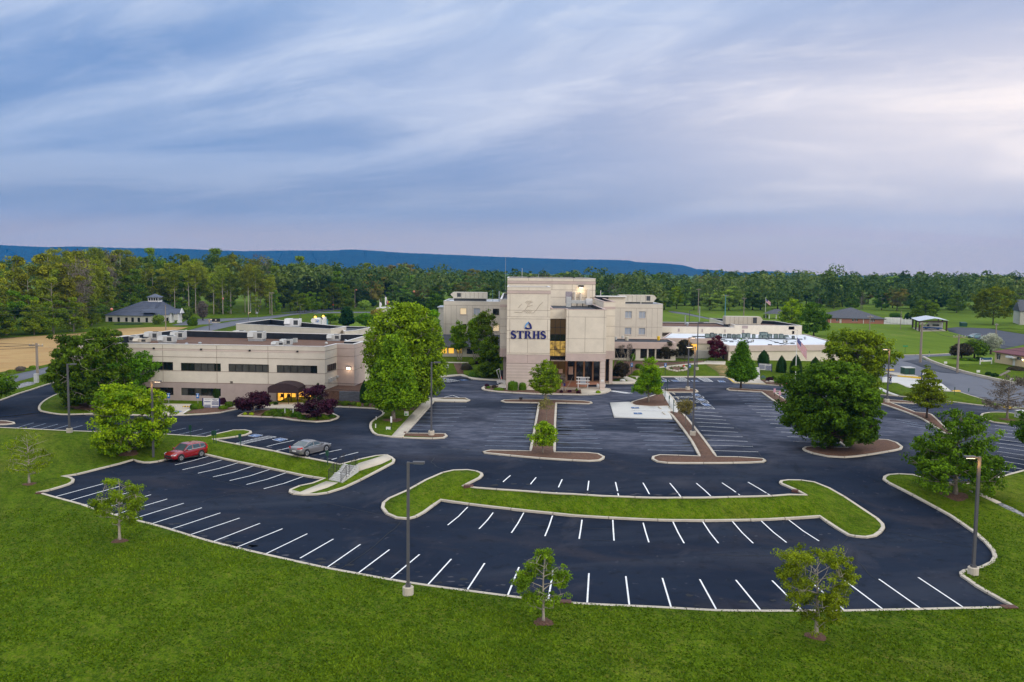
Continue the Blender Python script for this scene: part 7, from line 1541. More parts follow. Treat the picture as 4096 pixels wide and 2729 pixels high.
for a, b, bl in (('b', 'c', [(zb_('P', 224), 'red marker ball first right of the bank roof'),(zb_('P', 443), 'red marker ball just left of the transformer pole')]),('c', 'd', []),('d', 'e', [(zb_('P', 927), 'red marker ball left of the pole before the pines')]),('e', 'f', [(zb_('P', 1208), 'red marker ball in the middle of the pine span')]),('f', 'y', [(zb_('P', 1480), 'red marker ball touching the pole at the road bend'),(zb_('P', 2003), 'rightmost red marker ball, above the magnolia')])):
 for dz in (0,1.3): wire(a, b, .5, 'overhead wire along the wood edge by the far road', dz, balls=bl if dz == 0 else ())
for a, b in (('a2', 'a'),('a', 'x')):
 for dz in (.1,.6): wire(a, b, .8, 'overhead wire at the left edge over the straw field', dz)
for a, b in (('g', 'h'),('i', 'g'),('h', 'z3'),('n', 'o'),('o', 'p'),('p', 'q'),('z2', 'n'),('r', 'p'),('g', 'z3')): wire(a, b, .8, 'overhead wire on the right side between the power poles', .3)
# flags
M_fr = mat('flag_red', (.45,.02,.06),.8); M_fw = mat('flag_white', (.70,.68,.72),.8); M_fb = mat('flag_blue', (.015,.03,.22),.8)
def flag_us(root, H, sx, drop, L):
 """hanging flag: 13 stripes, canton, folds"""
 def P(u, v): return (sx*(u*L),.12*math.sin(u*9+v*2)*(u), H-.2-v*1.6-drop*u*(1+.15*v)-.0)
 f = {0: MB(),1: MB(),2: MB()}
 for i in range(13):
  u0 = .42 if i < 7 else 0
  for j in range(10):
   a, b = u0+(1-u0)*j/10, u0+(1-u0)*(j+1)/10; f[i % 2].quad(P(a, i/13), P(b, i/13), P(b, (i+1)/13), P(a, (i+1)/13))
 for j in range(5): a, b = .42*j/5,.42*(j+1)/5; f[2].quad(P(a, 0), P(b, 0), P(b, 7/13), P(a, 7/13))
 st = MB()
 for r_ in range(5):
  for c in range(6): x, _, z_ = P(.035+.07*c, .05+.1*r_); st.box(x-.025, x+.025, _-.03, _-.012, z_-.02, z_+.03)
 fl_ = f[1].build('flag', M_fw, root); f[0].build('red_stripes', M_fr, fl_); f[2].build('blue_canton', M_fb, fl_); st.build('stars', M_fw, fl_)
P = W('F', 190,1024); H = hgt(P, 'F', 204,568)-gz(*P); fp_ = thing('flagpole', P, 0, 'white flagpole with a drooping stars and stripes flag on the hospital lawn', 'flagpole')
MB().tube([(0,0,0),(0,0, H)], [.09,.05], 8).build('pole', M_white, fp_); MB().lathe([(.01,0),(.1,.07),(.1,.13),(.01,.2)], (0,0, H),8).build('finial', M_conc, fp_); flag_us(fp_, H-.9,1,2.3,1.9)
P = W('E', 1920,515); H = hgt(P, 'E', 1925,316)-gz(*P); fp_ = thing('flagpole', P, 0, 'small far flagpole with a flag standing on the field', 'flagpole'); MB().tube([(0,0,0),(0,0, H)], .10,6).build('pole', M_white, fp_); flag_us(fp_, H-.6,1,1.6,2.4)
for i, (x, yt, cols_, lab) in enumerate(((745,340,(M_fw, M_fw), 'left white flag on a pole above the ribbed fascia'),(1185,60,(M_fw, M_fb), 'tallest flagpole behind the ribbed fascia'),(1345,370,(M_fr, M_fb), 'right pole with a furled red and blue flag at the ribbed fascia'))):
 Y_ = Yf+14; p = aty('Y', x, 1000, Y_); t = aty('Y', x, yt, Y_); r = thing('flagpole', (p[0], Y_, 1.5),0, lab, 'flagpole'); MB().tube([(0,0,0),(0,0, t[2]-1.5)], .08,6).build('pole', M_whitef, r)
 k = MB(); n_ = 8; zt_ = t[2]-1.8-(1.0 if i < 1 else .3)
 for j in range(n_): a0 = .25+.5*math.sin(j*.7+i)*(1 if i == 0 else .15); a1 = .25+.5*math.sin((j+1)*.7+i)*(1 if i == 0 else .15); k.quad((.05,0, zt_-j*.42),(a0+.3,.1, zt_-j*.42),(a1+.3,.1, zt_-(j+1)*.42),(.05,0, zt_-(j+1)*.42))
 k.build('flag', cols_[0], r)
# signs on posts
def sign(z, b, t, w, h, face, lab, post=None, name='sign', double=False, tilt=0, cat='sign', back=None, g=None, mark=None, pr=.04):
 P = W(z, *b); H = hgt(P, z, *t)-gz(*P); r = thing(name, P, 0, lab, cat, g); MB().tube([(tilt*0,0,0),(tilt*H, 0, H)], pr, 6).build('post', post or M_dark, r)
 if w: k = MB().box(tilt*H-w/2, tilt*H+w/2,-.07,-.04, H-h, H).build('panel', face, r)
 if mark == 'wheel':
  m = MB(); m.lathe([(.12,-.02),(.12,.02)], (0,-.09, H-h*.55),10, 'y'); m.box(-.03,.03,-.1,-.07, H-h*.42, H-h*.2); m.box(-w*.42, w*.42,-.1,-.07, H-.09, H-.05); m.build('wheelchair_symbol', M_white, k)
 if mark == 'arrow':
  m = MB(); y = -.10
  for q in ([(-.2,0),(-.02,.14),(-.02,-.14)], [(-.02,.06),(.18,.06),(.18,-.06),(-.02,-.06)]): m.add([(x, y+e, H-h/2+zz_) for e in (0,.02) for x, zz_ in q], [tuple(range(len(q))), tuple(range(len(q),2*len(q)))[::-1]])
  m.build('green_arrow', mat('arrow_green', (.01,.30,.04),.5), k)
 return r
M_sb = mat('sign_blue', (.01,.13,.42),.5)
for z, b, t, lab in (('B', (800,1268),(798,1140), 'left blue accessible-parking sign on a grey post by the office'),('B', (1138,1268),(1137,1143), 'right blue accessible-parking sign by the office, nearer the holly'),('E', (366,1222),(370,1080), 'blue accessible-parking sign left of the yellow-green cypress'),('E', (757,1228),(754,1082), 'blue accessible-parking sign before the sloping lawn, between cypress and lamp'),('E', (1041,1226),(1039,1088), 'blue accessible-parking sign just right of the lit lamp post')):
 sign(z, b, t, .42,.75, M_sb, lab, M_galv if z == 'B' else M_green, mark='wheel', g='accessible-parking signs')
for z, b, t, lab in (('D', (227,1213),(237,1105), 'left of two small white signs by the drive'),('D', (260,1208),(262,1100), 'right of two small white signs by the drive'),('E', (2025,1478),(2023,1378), 'small pink sign on a post in the mulch strip, farther one'),('E', (2086,1500),(2088,1408), 'small pink sign on a post in the mulch strip, nearer one')):
 sign(z, b, t, .45 if z == 'D' else .35,.6, M_white if z == 'D' else mat('pink_sign', (.55,.30,.38),.6), lab, g='small signs on posts')
for z, b, t, w, lab in (('G', (1757,808),(1733,692),-.09, 'leaning sign seen from behind at the upper left lot kerb'),('G', (1967,862),(1932,744),-.12, 'left of two crossed leaning sign posts by the grass tip'),('G', (1990,868),(1945,742),-.15, 'right of two crossed leaning sign posts by the grass tip'),('G', (2217,903),(2178,772),-.13, 'leaning sign post behind the hatched bay'),('H', (1405,655),(1385,510),-.06, 'dark sign post seen from behind next to the silver car'),('G', (850,770),(845,650),0, 'dark sign post hidden in the feathery tree')):
 sign(z, b, t, .32,.55, M_green, lab, M_green, tilt=w*.5, g='dark sign posts seen from behind')
for z, b, t, lab in (('E', (781,1420),(773,1268), 'dark post at the small island by the accessible bays'),('J', (826,298),(825,158), 'dark post first along the diagonal walk'),('J', (864,362),(864,235), 'dark post second along the diagonal walk'),('J', (905,412),(906,275), 'dark post third along the diagonal walk'),('F', (1673,1172),(1675,1093), 'dark post at the service road verge, left one'),('F', (1806,1142),(1808,1104), 'dark post at the service road verge, right one'),('F', (1437,812),(1437,758), 'white marker post by the road junction')):
 sign(z, b, t, .14,.5, M_green, lab, M_green if 'white' not in lab else M_white, name='post', cat='post', g='plain posts')
for z, b, t, lab in (('C', (1815,1412),(1813,1352), 'white yard sign with a green arrow beside the sidewalk, right one'),('C', (1605,1575),(1600,1532), 'white yard sign with a green arrow nearest the kerb'),('C', (1938,1258),(1938,1228), 'far white yard sign with a green arrow under the tall trees')):
 sign(z, b, t, .55,.75, M_white, lab, M_galv, mark='arrow', g='arrow yard signs', tilt=.05, pr=.015)
for z, b, t, lab in (('B', (2150,1422),(2151,1318), 'left slim white stake in the junipers'),('B', (2245,1424),(2241,1322), 'right slim white stake in the junipers'),('C', (1467,1458),(1457,1412), 'thin white edge-on sign at the grass kerb, far one'),('C', (1460,1555),(1446,1498), 'thin white edge-on sign at the grass kerb, near one'),('F', (1142,797),(1142,770), 'small white sign on the verge of the cross road'),('F', (1590,880),(1590,855), 'small white sign in front of the brown-green tree'),('F', (1895,962),(1896,935), 'small white sign on the yellow house lawn'),('F', (2206,1035),(2206,1010), 'small white sign by the bare tree'),('F', (956,885),(957,842), 'small white sign at the yellow-green tree edge')):
 sign(z, b, t, .12 if 'stake' in lab or 'edge' in lab else .7,1.6 if 'stake' in lab else .8, M_white, lab, M_white if 'stake' in lab else M_galv, g='small white signs')
sign('I', (380,556),(384,428),.22,.75, M_white, 'narrow white panel on a dark post beside the pyramidal tree')
sign('B', (1826,262),(1820,198),.75,.75, M_galv, 'round sign seen from behind at the far road corner', M_galv)
sign('C', (967,180),(968,110),.5,.5, M_red, 'far stop sign with a street name plate', M_galv); sign('C', (888,150),(888,115),1.1,1.2, M_white, 'far white sign before the pines', M_galv)
st_ = sign('F', (1212,792),(1216,706),1.2,.28, mat('street_green', (.02,.25,.10),.5), 'green street name sign on the slope by the cross road', M_green)
def board(z, bl, br, tl, lab, rows, zz=None, frame=M_navy, txt=(), name='directory_sign', cat='sign', leg=0., emb=None):
 a, b = W(z, *bl), W(z, *br); g0 = gz(*a); top = hgt(a, z, *tl); w = math.hypot(b[0]-a[0], b[1]-a[1]); r = thing(name, (*lerp(a, b, .5), g0), math.atan2(b[1]-a[1], b[0]-a[0]), lab, cat)
 H = top-g0; f = MB().box(-w/2, w/2,-.03,.03, leg, H).build('panel', M_white, r)
 for x in (-w/2-.07, w/2+.07): MB().box(x-.07, x+.07,-.07,.07,-.1, H+.03).build('post', frame, r)
 k = MB()
 for x0, x1, y0, y1 in rows: k.box(-w/2+w*x0,-w/2+w*x1,-.045,-.03, H-(H-leg)*y1, H-(H-leg)*y0)
 if rows: k.build('name_strips', mat('strip_navy', (.012,.025,.14),.5), f)
 k = MB()
 for i, (x0, x1, y0, y1) in enumerate(rows):
  for j in range(7): u = x0+.02+(x1-x0)*j/8; k.box(-w/2+w*u, -w/2+w*(u+.016+.01*((i+j) % 2)),-.05,-.045, H-(H-leg)*(y0*.35+y1*.65), H-(H-leg)*(y0*.65+y1*.35))
 if rows: k.build('strip_writing', mat('strip_text', (.35,.42,.6),.5), f)
 for t, s, x, y, wd in txt: text_mesh(f, t, s, (-w/2+w*x, -.04, H-(H-leg)*y), M_navy, depth=.008, width=wd*w)
 return r, w, H
board('B', (1203,1318),(1384,1320),(1203,1200), 'white directory sign reading Building with dark blue name strips, in the mulch by the office', [(.05,.46,.30,.37),(.05,.46,.64,.71),(.05,.46,.76,.83),(.05,.46,.87,.94),(.54,.97,.31,.38),(.54,.97,.43,.50),(.54,.97,.55,.62),(.54,.97,.77,.84),(.54,.97,.88,.95)], txt=(('Building', .2,.75,.21,.22),('Southern Medical', .1,.28,.11,.38),('Anderton Center', .16,.75,.11,.43)))
board('E', (1845,1180),(1988,1190),(1841,1087), 'white directory sign with dark blue strips on the lawn between clipped hollies', [(.03,.46,.25,.34),(.03,.46,.41,.49),(.03,.46,.56,.64),(.03,.46,.70,.79),(.53,.97,.28,.37),(.53,.97,.43,.52),(.53,.97,.58,.67),(.53,.97,.73,.80),(.53,.97,.86,.94)], leg=.35, txt=(('Main Entrance', .16,.75,.10,.3),('Medical Center', .1,.28,.12,.35)))
r, w, H = board('F', (1915,886),(2018,882),(1920,822), 'blue-green lawn sign with white posts and a round gold emblem by the yellow house', [], frame=M_white, leg=.7); MB().box(-w/2, w/2,-.06,-.03,1.05, H).build('picture_panel', layered('blue_green_panel', (.012,.09,.13), [(1.2,.4,.6,(.015,.03,.16),.9,(1,1,3),0),(2.4,.55,.7,(.10,.22,.22),.6,(1,1,4),0)], rough=.5), r); MB().lathe([(.26,-.02),(.26,.01)], (-w*.33,-.07, H*.66),14, 'y').build('emblem', M_conc, r)
r, w, H = board('F', (636,690),(676,690),(636,633), 'white hospital sign with a small blue emblem behind the end of the white roof', [(.1,.9,.3,.36),(.1,.9,.45,.5)], leg=.4)
r, w, H = board('F', (1370,1050),(1428,1050),(1372,955), 'tall white map sign behind the half-bare golden oak', [(.1,.9,.22,.25),(.15,.6,.45,.48)], leg=.3)
p = W('B', 1348,325); ms = thing('monument_sign', p, 0, 'black monument sign with a pale emblem on a stone base by the bank drive', 'sign'); s_ = px_size(p)/2.904; MB().box(-44*s_, 44*s_, -.3,.3,0,12*s_).build('base', M_conc, ms); k = MB().box(-43*s_, 43*s_, -.25,.25,12*s_, 48*s_).build('panel', M_dark, ms); MB().lathe([(9*s_, -.02),(9*s_, .02)], (0,-.28,32*s_),12, 'y').build('emblem', M_conc, k)
# blue banner and beacon trucks behind the rear wing
Yt = atz('W1', 1200,640, zq)[1]+3
a = aty('W1', 1030,580, Yt); b = aty('W1', 1380,420, Yt); bn = thing('blue_banner', (a[0], Yt, 1),0, 'dark blue banner with white writing behind the rear wing roof', 'banner')
MB().box(a[0], b[0], Yt, Yt+.1, a[2], b[2]).build('cloth', M_sb, bn, world=True)
for i, (x0, x1, y) in enumerate(((1160,1340,462),(1120,1355,492),(1180,1300,522))): c = aty('W1', x0, y, Yt); d = aty('W1', x1, y, Yt); k = MB(); [k.box(c[0]+(d[0]-c[0])*j/9, c[0]+(d[0]-c[0])*(j+.7)/9, Yt-.03, Yt, c[2]-.10, c[2]+.10) for j in range(9)]; k.build('writing', M_white, bn, world=True)
c = aty('W1', 1075,485, Yt); MB().lathe([(.5,-.01),(.5,.02)], (c[0], Yt-.03, c[2]),14, 'y').build('ring_emblem', M_white, bn, world=True)
for i, (x0, x1, yt, yb, bx_, by_) in enumerate(((1060,1420,340,420,1220,290),(1560,1745,285,385,1690,215))):
 Y_ = Yt+8+i*6; a, b = aty('W1', x0, yb, Y_), aty('W1', x1, yt, Y_); c = aty('W1', bx_, by_, Y_+1.5)
 t = thing('utility_vehicle', (lerp3(a, b, .5)[0], Y_, 1),0, ['white vehicle with an amber beacon showing behind the blue banner', 'white vehicle with an amber beacon half behind the dark bushes'][i], 'vehicle', 'vehicles with amber beacons')
 w_ = b[0]-a[0]; k = MB(); k.add([(a[0], Y_, 1.2),(b[0], Y_, 1.2),(b[0], Y_+2,1.2),(a[0], Y_+2,1.2),(a[0], Y_, a[2]),(b[0], Y_, a[2]),(b[0], Y_+2, a[2]),(a[0], Y_+2, a[2]),(a[0]+w_*.22, Y_+.2, b[2]),(b[0]-w_*.1, Y_+.2, b[2]),(b[0]-w_*.1, Y_+1.8, b[2]),(a[0]+w_*.22, Y_+1.8, b[2])], [(0,1,5,4),(1,2,6,5),(2,3,7,6),(3,0,4,7),(4,5,9,8),(5,6,10,9),(6,7,11,10),(7,4,8,11),(8,9,10,11)]); k.build('body', M_white, t, world=True)
 MB().lathe([(.25,0),(.28,.2),(.1,.42)], (c[0], Y_+1, b[2]),8).build('beacon', M_amber, t, world=True)
 MB().box(a[0]+w_*.15, a[0]+w_*.4, Y_-.02, Y_+.01, a[2]-.1,(a[2]+b[2])/2).build('window', M_glass, t, world=True)
# roof plant
RF = zr-1.1
def plantbox(name, z, x, y, w, h, zr_, lab, d=None, m=None, kind='rtu', cat='rooftop unit', g='rooftop units'):
 P = atz(z, x, y, zr_); s = px_size((P[0], P[1]))/Z[z][2]; W_, H_ = w*s, h*s*1.02; D = d or W_*.75; r = thing(name, (P[0], P[1]+D/2, zr_),0, lab, cat, g)
 if kind == 'rtu':
  k = MB().box(-W_/2, W_/2,-D/2, D/2,.22*H_, H_).build('casing', m or M_hvac, r); MB().box(-W_/2+.08, W_/2-.08,-D/2+.06, D/2-.06,0,.22*H_).build('kerb_frame', M_galv, r)
  h_ = MB(); h_.add([(-W_/2,-D/2-.01, H_*.95),(-W_*.12,-D/2-.01, H_*.95),(-W_*.12,-D/2-.35, H_*.45),(-W_/2,-D/2-.35, H_*.45),(-W_/2,-D/2-.01, H_*.4),(-W_*.12,-D/2-.01, H_*.4)], [(0,1,2,3),(3,2,5,4),(0,3,4),(1,5,2)]); h_.build('intake_hood', m or M_hvac, k)
  MB().box(W_*.12, W_*.42,-D/2-.02,-D/2, H_*.35, H_*.85).build('grille', M_grille, k)
  MB().lathe([(min(W_, D)*.28,0),(min(W_, D)*.28,.06),(.05,.08)], (W_*.2,0, H_)).build('fan_guard', M_grille, k)
 elif kind == 'cond':
  k = MB().box(-W_/2, W_/2,-D/2, D/2,.06, H_).build('casing', m or M_cond, r); MB().lathe([(W_*.4,0),(W_*.4,.05),(.04,.08)], (0,0, H_)).build('fan_guard', M_grille, k)
  q = MB(); [q.box(-W_*.42+W_*.84*i/7,-W_*.42+W_*.84*(i+.45)/7,-D/2-.015,-D/2,.15*H_, .9*H_) for i in range(7)]; q.build('coil_grille', mat('coil', (.28,.34,.33),.5), k)
 elif kind == 'dome':
  MB().lathe([(W_*.32,0),(W_*.32, H_*.4),(W_*.5, H_*.45),(W_*.5, H_*.75),(W_*.3, H_),(.01, H_)], n=14).build('cowl', m or M_galv, r)
 elif kind == 'drum':
  MB().lathe([(W_*.45,0),(W_*.45, H_*.2),(W_*.5, H_*.2),(W_*.5, H_*.9),(W_*.4, H_),(.01, H_)], n=16).build('drum', m or M_galv, r)
 elif kind == 'dish':
  MB().tube([(0,0,0),(0,0, H_*.6)], .03,5).build('mast', M_dark, r); MB().lathe([(.01,0),(W_*.3,.05),(W_*.5,.16),(W_*.48,.17),(.02,.03)], (0,-.1, H_*.65),14, 'y').build('reflector', M_hvac, r)
 elif kind == 'pipe': MB().tube([(0,0,0),(0,0, H_)], W_/2,8).build('pipe', m or M_galv, r)
 return r
for i, (x, y, w, h, kd, m, lab) in enumerate([(320,553,155,66, 'rtu', None, 'leftmost white rooftop unit behind the front parapet'),(463,562,145,48, 'rtu', M_hvacb, 'low beige rooftop unit between two white ones'),(592,530,145,88, 'rtu', None, 'white rooftop unit near the left parapet'),(758,568,160,82, 'rtu', None, 'white rooftop unit at the front, third from the left'),(892,522,140,84, 'rtu', None, 'white rooftop unit by the rear corner dishes'),
 (1604,490,122,66, 'rtu', None, 'small grey rooftop unit near the rear parapet'),(1805,538,172,104, 'rtu', None, 'largest grey rooftop unit on a pale pad'),(2062,597,140,48, 'rtu', None, 'low pale unit just behind the front parapet'),(2152,594,128,72, 'rtu', None, 'grey unit behind the low pale one at the front')]): plantbox('rooftop_unit', 'B', x, y, w, h, RF, lab+' of the office', kind=kd, m=m)
plantbox('rooftop_unit', 'C', 968,535,150,68, RF, 'pale unit at the right end of the office roof'); plantbox('rooftop_unit', 'C', 521,556,46,50, RF, 'small dark condenser in the middle of the office roof', kind='cond', m=M_hvac)
for z, x, y, w, h, kd, lab in [('B', 978,478,32,30, 'dome', 'white roof cowl beside the rear dish'),('B', 1000,577,34,18, 'dome', 'low white cowl at the front parapet, left'),('B', 1155,577,40,26, 'dome', 'low white cowl at the front parapet, right'),('C', 621,495,42,42, 'dome', 'aluminium cowl before the black rear parapet'),('C', 1110,560,32,40, 'dome', 'white cowl by the right notch of the office roof'),('B', 868,440,26,28, 'dish', 'small dish at the rear corner of the office roof'),('B', 992,462,46,44, 'dish', 'grey dish against the black parapet'),('C', 883,600,34,55, 'dish', 'small dish on the front right corner of the office')]:
 plantbox('roof_vent' if kd == 'dome' else 'satellite_dish', z, x, y, w, h, RF, lab, kind=kd, cat='roof vent' if kd == 'dome' else 'dish', g='roof vents' if kd == 'dome' else 'dishes')
for x, y, w, h, lab in [(1500,503,42,52, 'large aluminium cowl on the brown roof wing'),(1197,447,32,16, 'small cowl at the left of the brown roof wing'),(1385,449,30,16, 'small cowl in the middle of the brown roof wing'),(1330,402,30,14, 'small cowl far back on the brown roof wing'),(1482,405,34,14, 'low curb vent at the back right of the brown roof wing'),(1437,505,16,14, 'tiny vent near the large aluminium cowl')]: plantbox('roof_vent', 'C', x, y, w, h, 4.4, lab, kind='dome', cat='roof vent', g='roof vents')
plantbox('rooftop_unit', 'C', 485,384,165,100, zq-1, 'big white air handler with a dark slanted hood on the rear wing', m=M_white); plantbox('roof_vent', 'C', 317,343,40,28, zq-1, 'white cowl near the left parapet of the rear wing', kind='drum', cat='roof vent', m=M_white)
plantbox('flue', 'C', 897,366,17,78, zq-1, 'tall blue-grey flue pipe on the rear wing', kind='pipe', cat='flue', m=M_teal, g=None); plantbox('roof_pump', 'C', 910,396,38,28, zq-1, 'red fan housing beside the flue pipe', kind='drum', cat='roof fan', m=MATS['red_brick'], g=None)
zm_ = zM-.55
for x, y, w, h, kd, m, lab in [(1490,412,52,50, 'drum', None, 'silver fan drum at the left on the middle tower roof'),(1672,400,58,42, 'drum', M_hvac, 'pale fan drum behind the duct on the tower roof'),(1902,388,106,54, 'rtu', M_cond, 'green-grey unit on the right of the tower roof'),(1955,405,60,36, 'rtu', M_hvac, 'low grey box beside the green-grey unit')]: plantbox('rooftop_unit', 'D', x, y, w, h, zm_, lab, kind=kd, m=m)
a, b = atz('D', 1643,432, zm_), atz('D', 1840,418, zm_); dc = thing('roof_duct', (*a, zm_),0, 'white duct with an elbow leading across the tower roof', 'duct'); k = MB().box(0,.9,0,1.4,0,1.9); k.build('riser', M_hvac, dc); MB().box(.9, b[0]-a[0], .2,1.2,.7,1.3).build('run', M_hvac, dc); MB().box(b[0]-a[0]-.02, b[0]-a[0]+1.2,.0,1.5,.45,1.6).build('outlet_box', M_white, dc); [MB().box(.9+i*1.1,1.0+i*1.1,.3,1.1,0,.7).build('stand', M_dark, dc) for i in range(4)]
a, b = aty('D', 1995,380,166.), aty('D', 2130,315,166.); bx_ = thing('roof_screen', (a[0], 166, zm_),0, 'black lined parapet box at the back right of the tower roof', 'parapet'); MB().box(a[0], b[0], 166,170, zm_, b[2]).build('lining', M_black, bx_, world=True); MB().box(a[0]-.1, b[0]+3.6,165.9,170.2, b[2]+.01, b[2]+.14).build('coping', M_cope, bx_, world=True); MB().box(b[0]+.01, b[0]+3.4,166.5,170, zm_, b[2]-.02).build('wall', M_cream, bx_, world=True)
def ahu(z, x0, x1, y0, y1, yb, Y, zr_, lab, point=1):
 a, b = aty(z, x0, y1, Y), aty(z, x1, y0, Y); z0 = aty(z, x0, yb, Y)[2]; r = thing('air_handler', ((a[0]+b[0])/2, Y, zr_),0, lab, 'rooftop unit', 'long air handlers'); k = MB().box(a[0], b[0], Y, Y+3.2, a[2], b[2]).build('casing', M_hvacb, r, world=True); MB().box(a[0]+.2, b[0]-.2, Y+.3, Y+2.9, zr_, a[2]-.01).build('stand', M_grille, r, world=True)
 n_ = 8; j = MB(); [j.box(a[0]+(b[0]-a[0])*i/n_-.03, a[0]+(b[0]-a[0])*i/n_+.03, Y-.03, Y, a[2]+.1, b[2]-.1) for i in range(1, n_)]; j.build('panel_seams', M_joint, k, world=True); gx_ = a[0]+(b[0]-a[0])*(.12 if point < 0 else .78); MB().box(gx_, gx_+(b[0]-a[0])*.11, Y-.04, Y, a[2]+.35, b[2]-.2).build('louvre', M_grille, k, world=True)
 e = (a[0], a[0]-.6) if point < 0 else (b[0], b[0]+.6); MB().add([(e[0], Y, a[2]+.3),(e[0], Y+3.2, a[2]+.3),(e[1], Y, (a[2]+b[2])/2+.2),(e[1], Y+3.2,(a[2]+b[2])/2+.2),(e[0], Y, b[2]),(e[0], Y+3.2, b[2])], [(0,1,3,2),(2,3,5,4),(0,2,4),(1,5,3)]).build('hood', M_hvacb, k, world=True); return r
ahu('D', 325,722,262,330,345,196, zlw-.35, 'long beige air handler on the left hospital wing', -1); ahu('E', 222,630,295,372,385,196, zrw-.35, 'long beige air handler on the right hospital wing'); ahu('E', 1458,1868,545,632,640, Yb2+5, zt1-.25, 'long cream air handler with dark louvres on the brown gravel roof')
for z, x, y0, y1, w, Y, m, lab in (('D', 862,245,345,14,197, M_galv, 'silver flue on the left wing'),('D', 786,230,345,4,198, M_teal, 'thin teal aerial on the left wing'),('D', 932,-190,335,3,176, M_galv, 'tall lattice radio mast beside the tower'),('D', 1127,-20,92,4,170, M_white, 'white whip aerial on the rear tower block'),('D', 1318,45,95,4,170, M_galv, 'short aerial on the rear tower block'),('D', 1371,-25,92,3,171, M_wire, 'thin tall aerial on the rear tower block'),('D', 2040,238,320,8,172, M_white, 'small white antenna cluster at the right of the tower roof'),('E', 475,310,395,10,195.5, M_hvacb, 'beige pipe before the right air handler'),('E', 988,532,632,10, Yb2+14, M_galv, 'silver flue on the brown roof behind the wing')):
 a, b = aty(z, x, y1, Y), aty(z, x, y0, Y); r = thing('aerial' if 'flue' not in lab and 'pipe' not in lab else 'flue', (a[0], Y, a[2]),0, lab, 'aerial' if 'flue' not in lab and 'pipe' not in lab else 'flue'); MB().tube([(0,0,-.4),(0,0, b[2]-a[2])], w/2/Z[z][2]*Y/FP, 6).build('shaft', m, r)
sb_ = thing('roof_ladder_frame', (aty('D', 1455,92,172)[0], 172, zB),0, 'low dark dish frame lying on top of the rear tower block', 'aerial'); MB().tube([(-5,0,.05),(-2,0,.55),(3,0,.45),(5,0,.15)], .06,5).build('frame', M_dark, sb_)
for i, (x, y, w, h, m, lab) in enumerate([(183,812,34,34, M_hvac, 'white roof fan nearest the tower on the annex'),(263,806,38,40, M_hvac, 'second roof fan on the annex'),(313,823,44,48, M_hvacb, 'widest cream roof fan on the annex'),(482,800,32,28, M_hvac, 'roof fan in the middle of the annex'),(682,818,34,46, MATS['yellow_paint'], 'orange box vent with a black pipe on the annex')]): plantbox('roof_fan', 'E', x, y, w, h, za-.12, lab, kind='drum', m=m, cat='roof vent', g='roof vents')
plantbox('roof_vent', 'E', 1016,650,36,40, zt1-.25, 'shiny mushroom vent on the brown roof behind the wing', kind='dome', cat='roof vent', g='roof vents')
zw_ = zw-.10; ords = ['first', 'second', 'third', 'fourth', 'fifth', 'sixth', 'seventh', 'eighth', 'ninth', 'tenth', 'eleventh', 'twelfth', 'thirteenth', 'fourteenth', 'fifteenth', 'sixteenth', 'seventeenth', 'eighteenth', 'nineteenth']
for i, (x, y, w, h) in enumerate([(268,222,88,78),(368,216,80,92),(450,212,60,72),(548,224,70,78),(640,220,60,68),(738,230,78,85),(840,225,80,70),(938,230,75,75),(1050,228,76,96),(1143,230,80,96),(1262,234,62,80),(1400,238,60,66),(1484,212,150,100),(1497,240,82,66),(1610,238,82,90),(1737,245,78,95),(1850,250,84,100),(1958,250,90,72),(2108,256,54,64)]):
 plantbox('condenser', 'U', x, y, w, h, zw_, '%s condenser from the left in the row on the white roof' % ords[i], kind='cond', m=M_dark if i in (1,5,18) else M_cond, cat='condenser', g='condensers on the white roof')
for x, y, w, h, kd, m, lab in [(1222,125,46,50, 'drum', M_white, 'white louvred vent behind the condensers'),(2000,270,96,55, 'dome', None, 'broad silver dome vent near the flagpole'),(1615,240,60,40, 'dome', None, 'silver cowl among the condensers'),(1235,318,56,50, 'rtu', None, 'small open hood on the white roof, middle'),(1940,342,80,60, 'rtu', None, 'small silver hood at the right of the white roof'),(635,238,60,40, 'dome', None, 'silver cowl at the left condensers'),(1125,262,70,40, 'rtu', None, 'low silver hood below the condensers')]: plantbox('roof_vent', 'U', x, y, w, h, zw_, lab, kind=kd, m=m, cat='roof vent', g='roof vents')
plantbox('roof_vent', 'X', 870,690,150,150, zw_, 'silver conical vent right of the flag', kind='dome', cat='roof vent', g='roof vents')
k = MB(); rq = random.Random(5)
for x, y in [(600,270),(850,262),(650,300),(1090,290),(1170,320),(1850,355),(1745,330),(1605,378),(2090,355),(1110,338),(780,315)]: p = atz('U', x, y, zw_); k.box(p[0]-.4, p[0]+.4, p[1]-.3, p[1]+.3, zw_, zw_+.18)
pj = k.build('pipe_supports', M_grille, wr, world=True)
k = MB()
for pts in ([(600,270),(850,300),(1190,322)], [(960,250),(1200,330)], [(1500,255),(1850,355)], [(1840,400),(2000,350),(2160,310)], [(220,232),(2300,262)]): P_ = [(*atz('U', x, y, zw_), zw_+.1) for x, y in pts]; k.tube(P_, .05 if len(pts) > 2 or pts[0][0] != 220 else .14,5)
k.build('conduits', M_grille, wr, world=True)
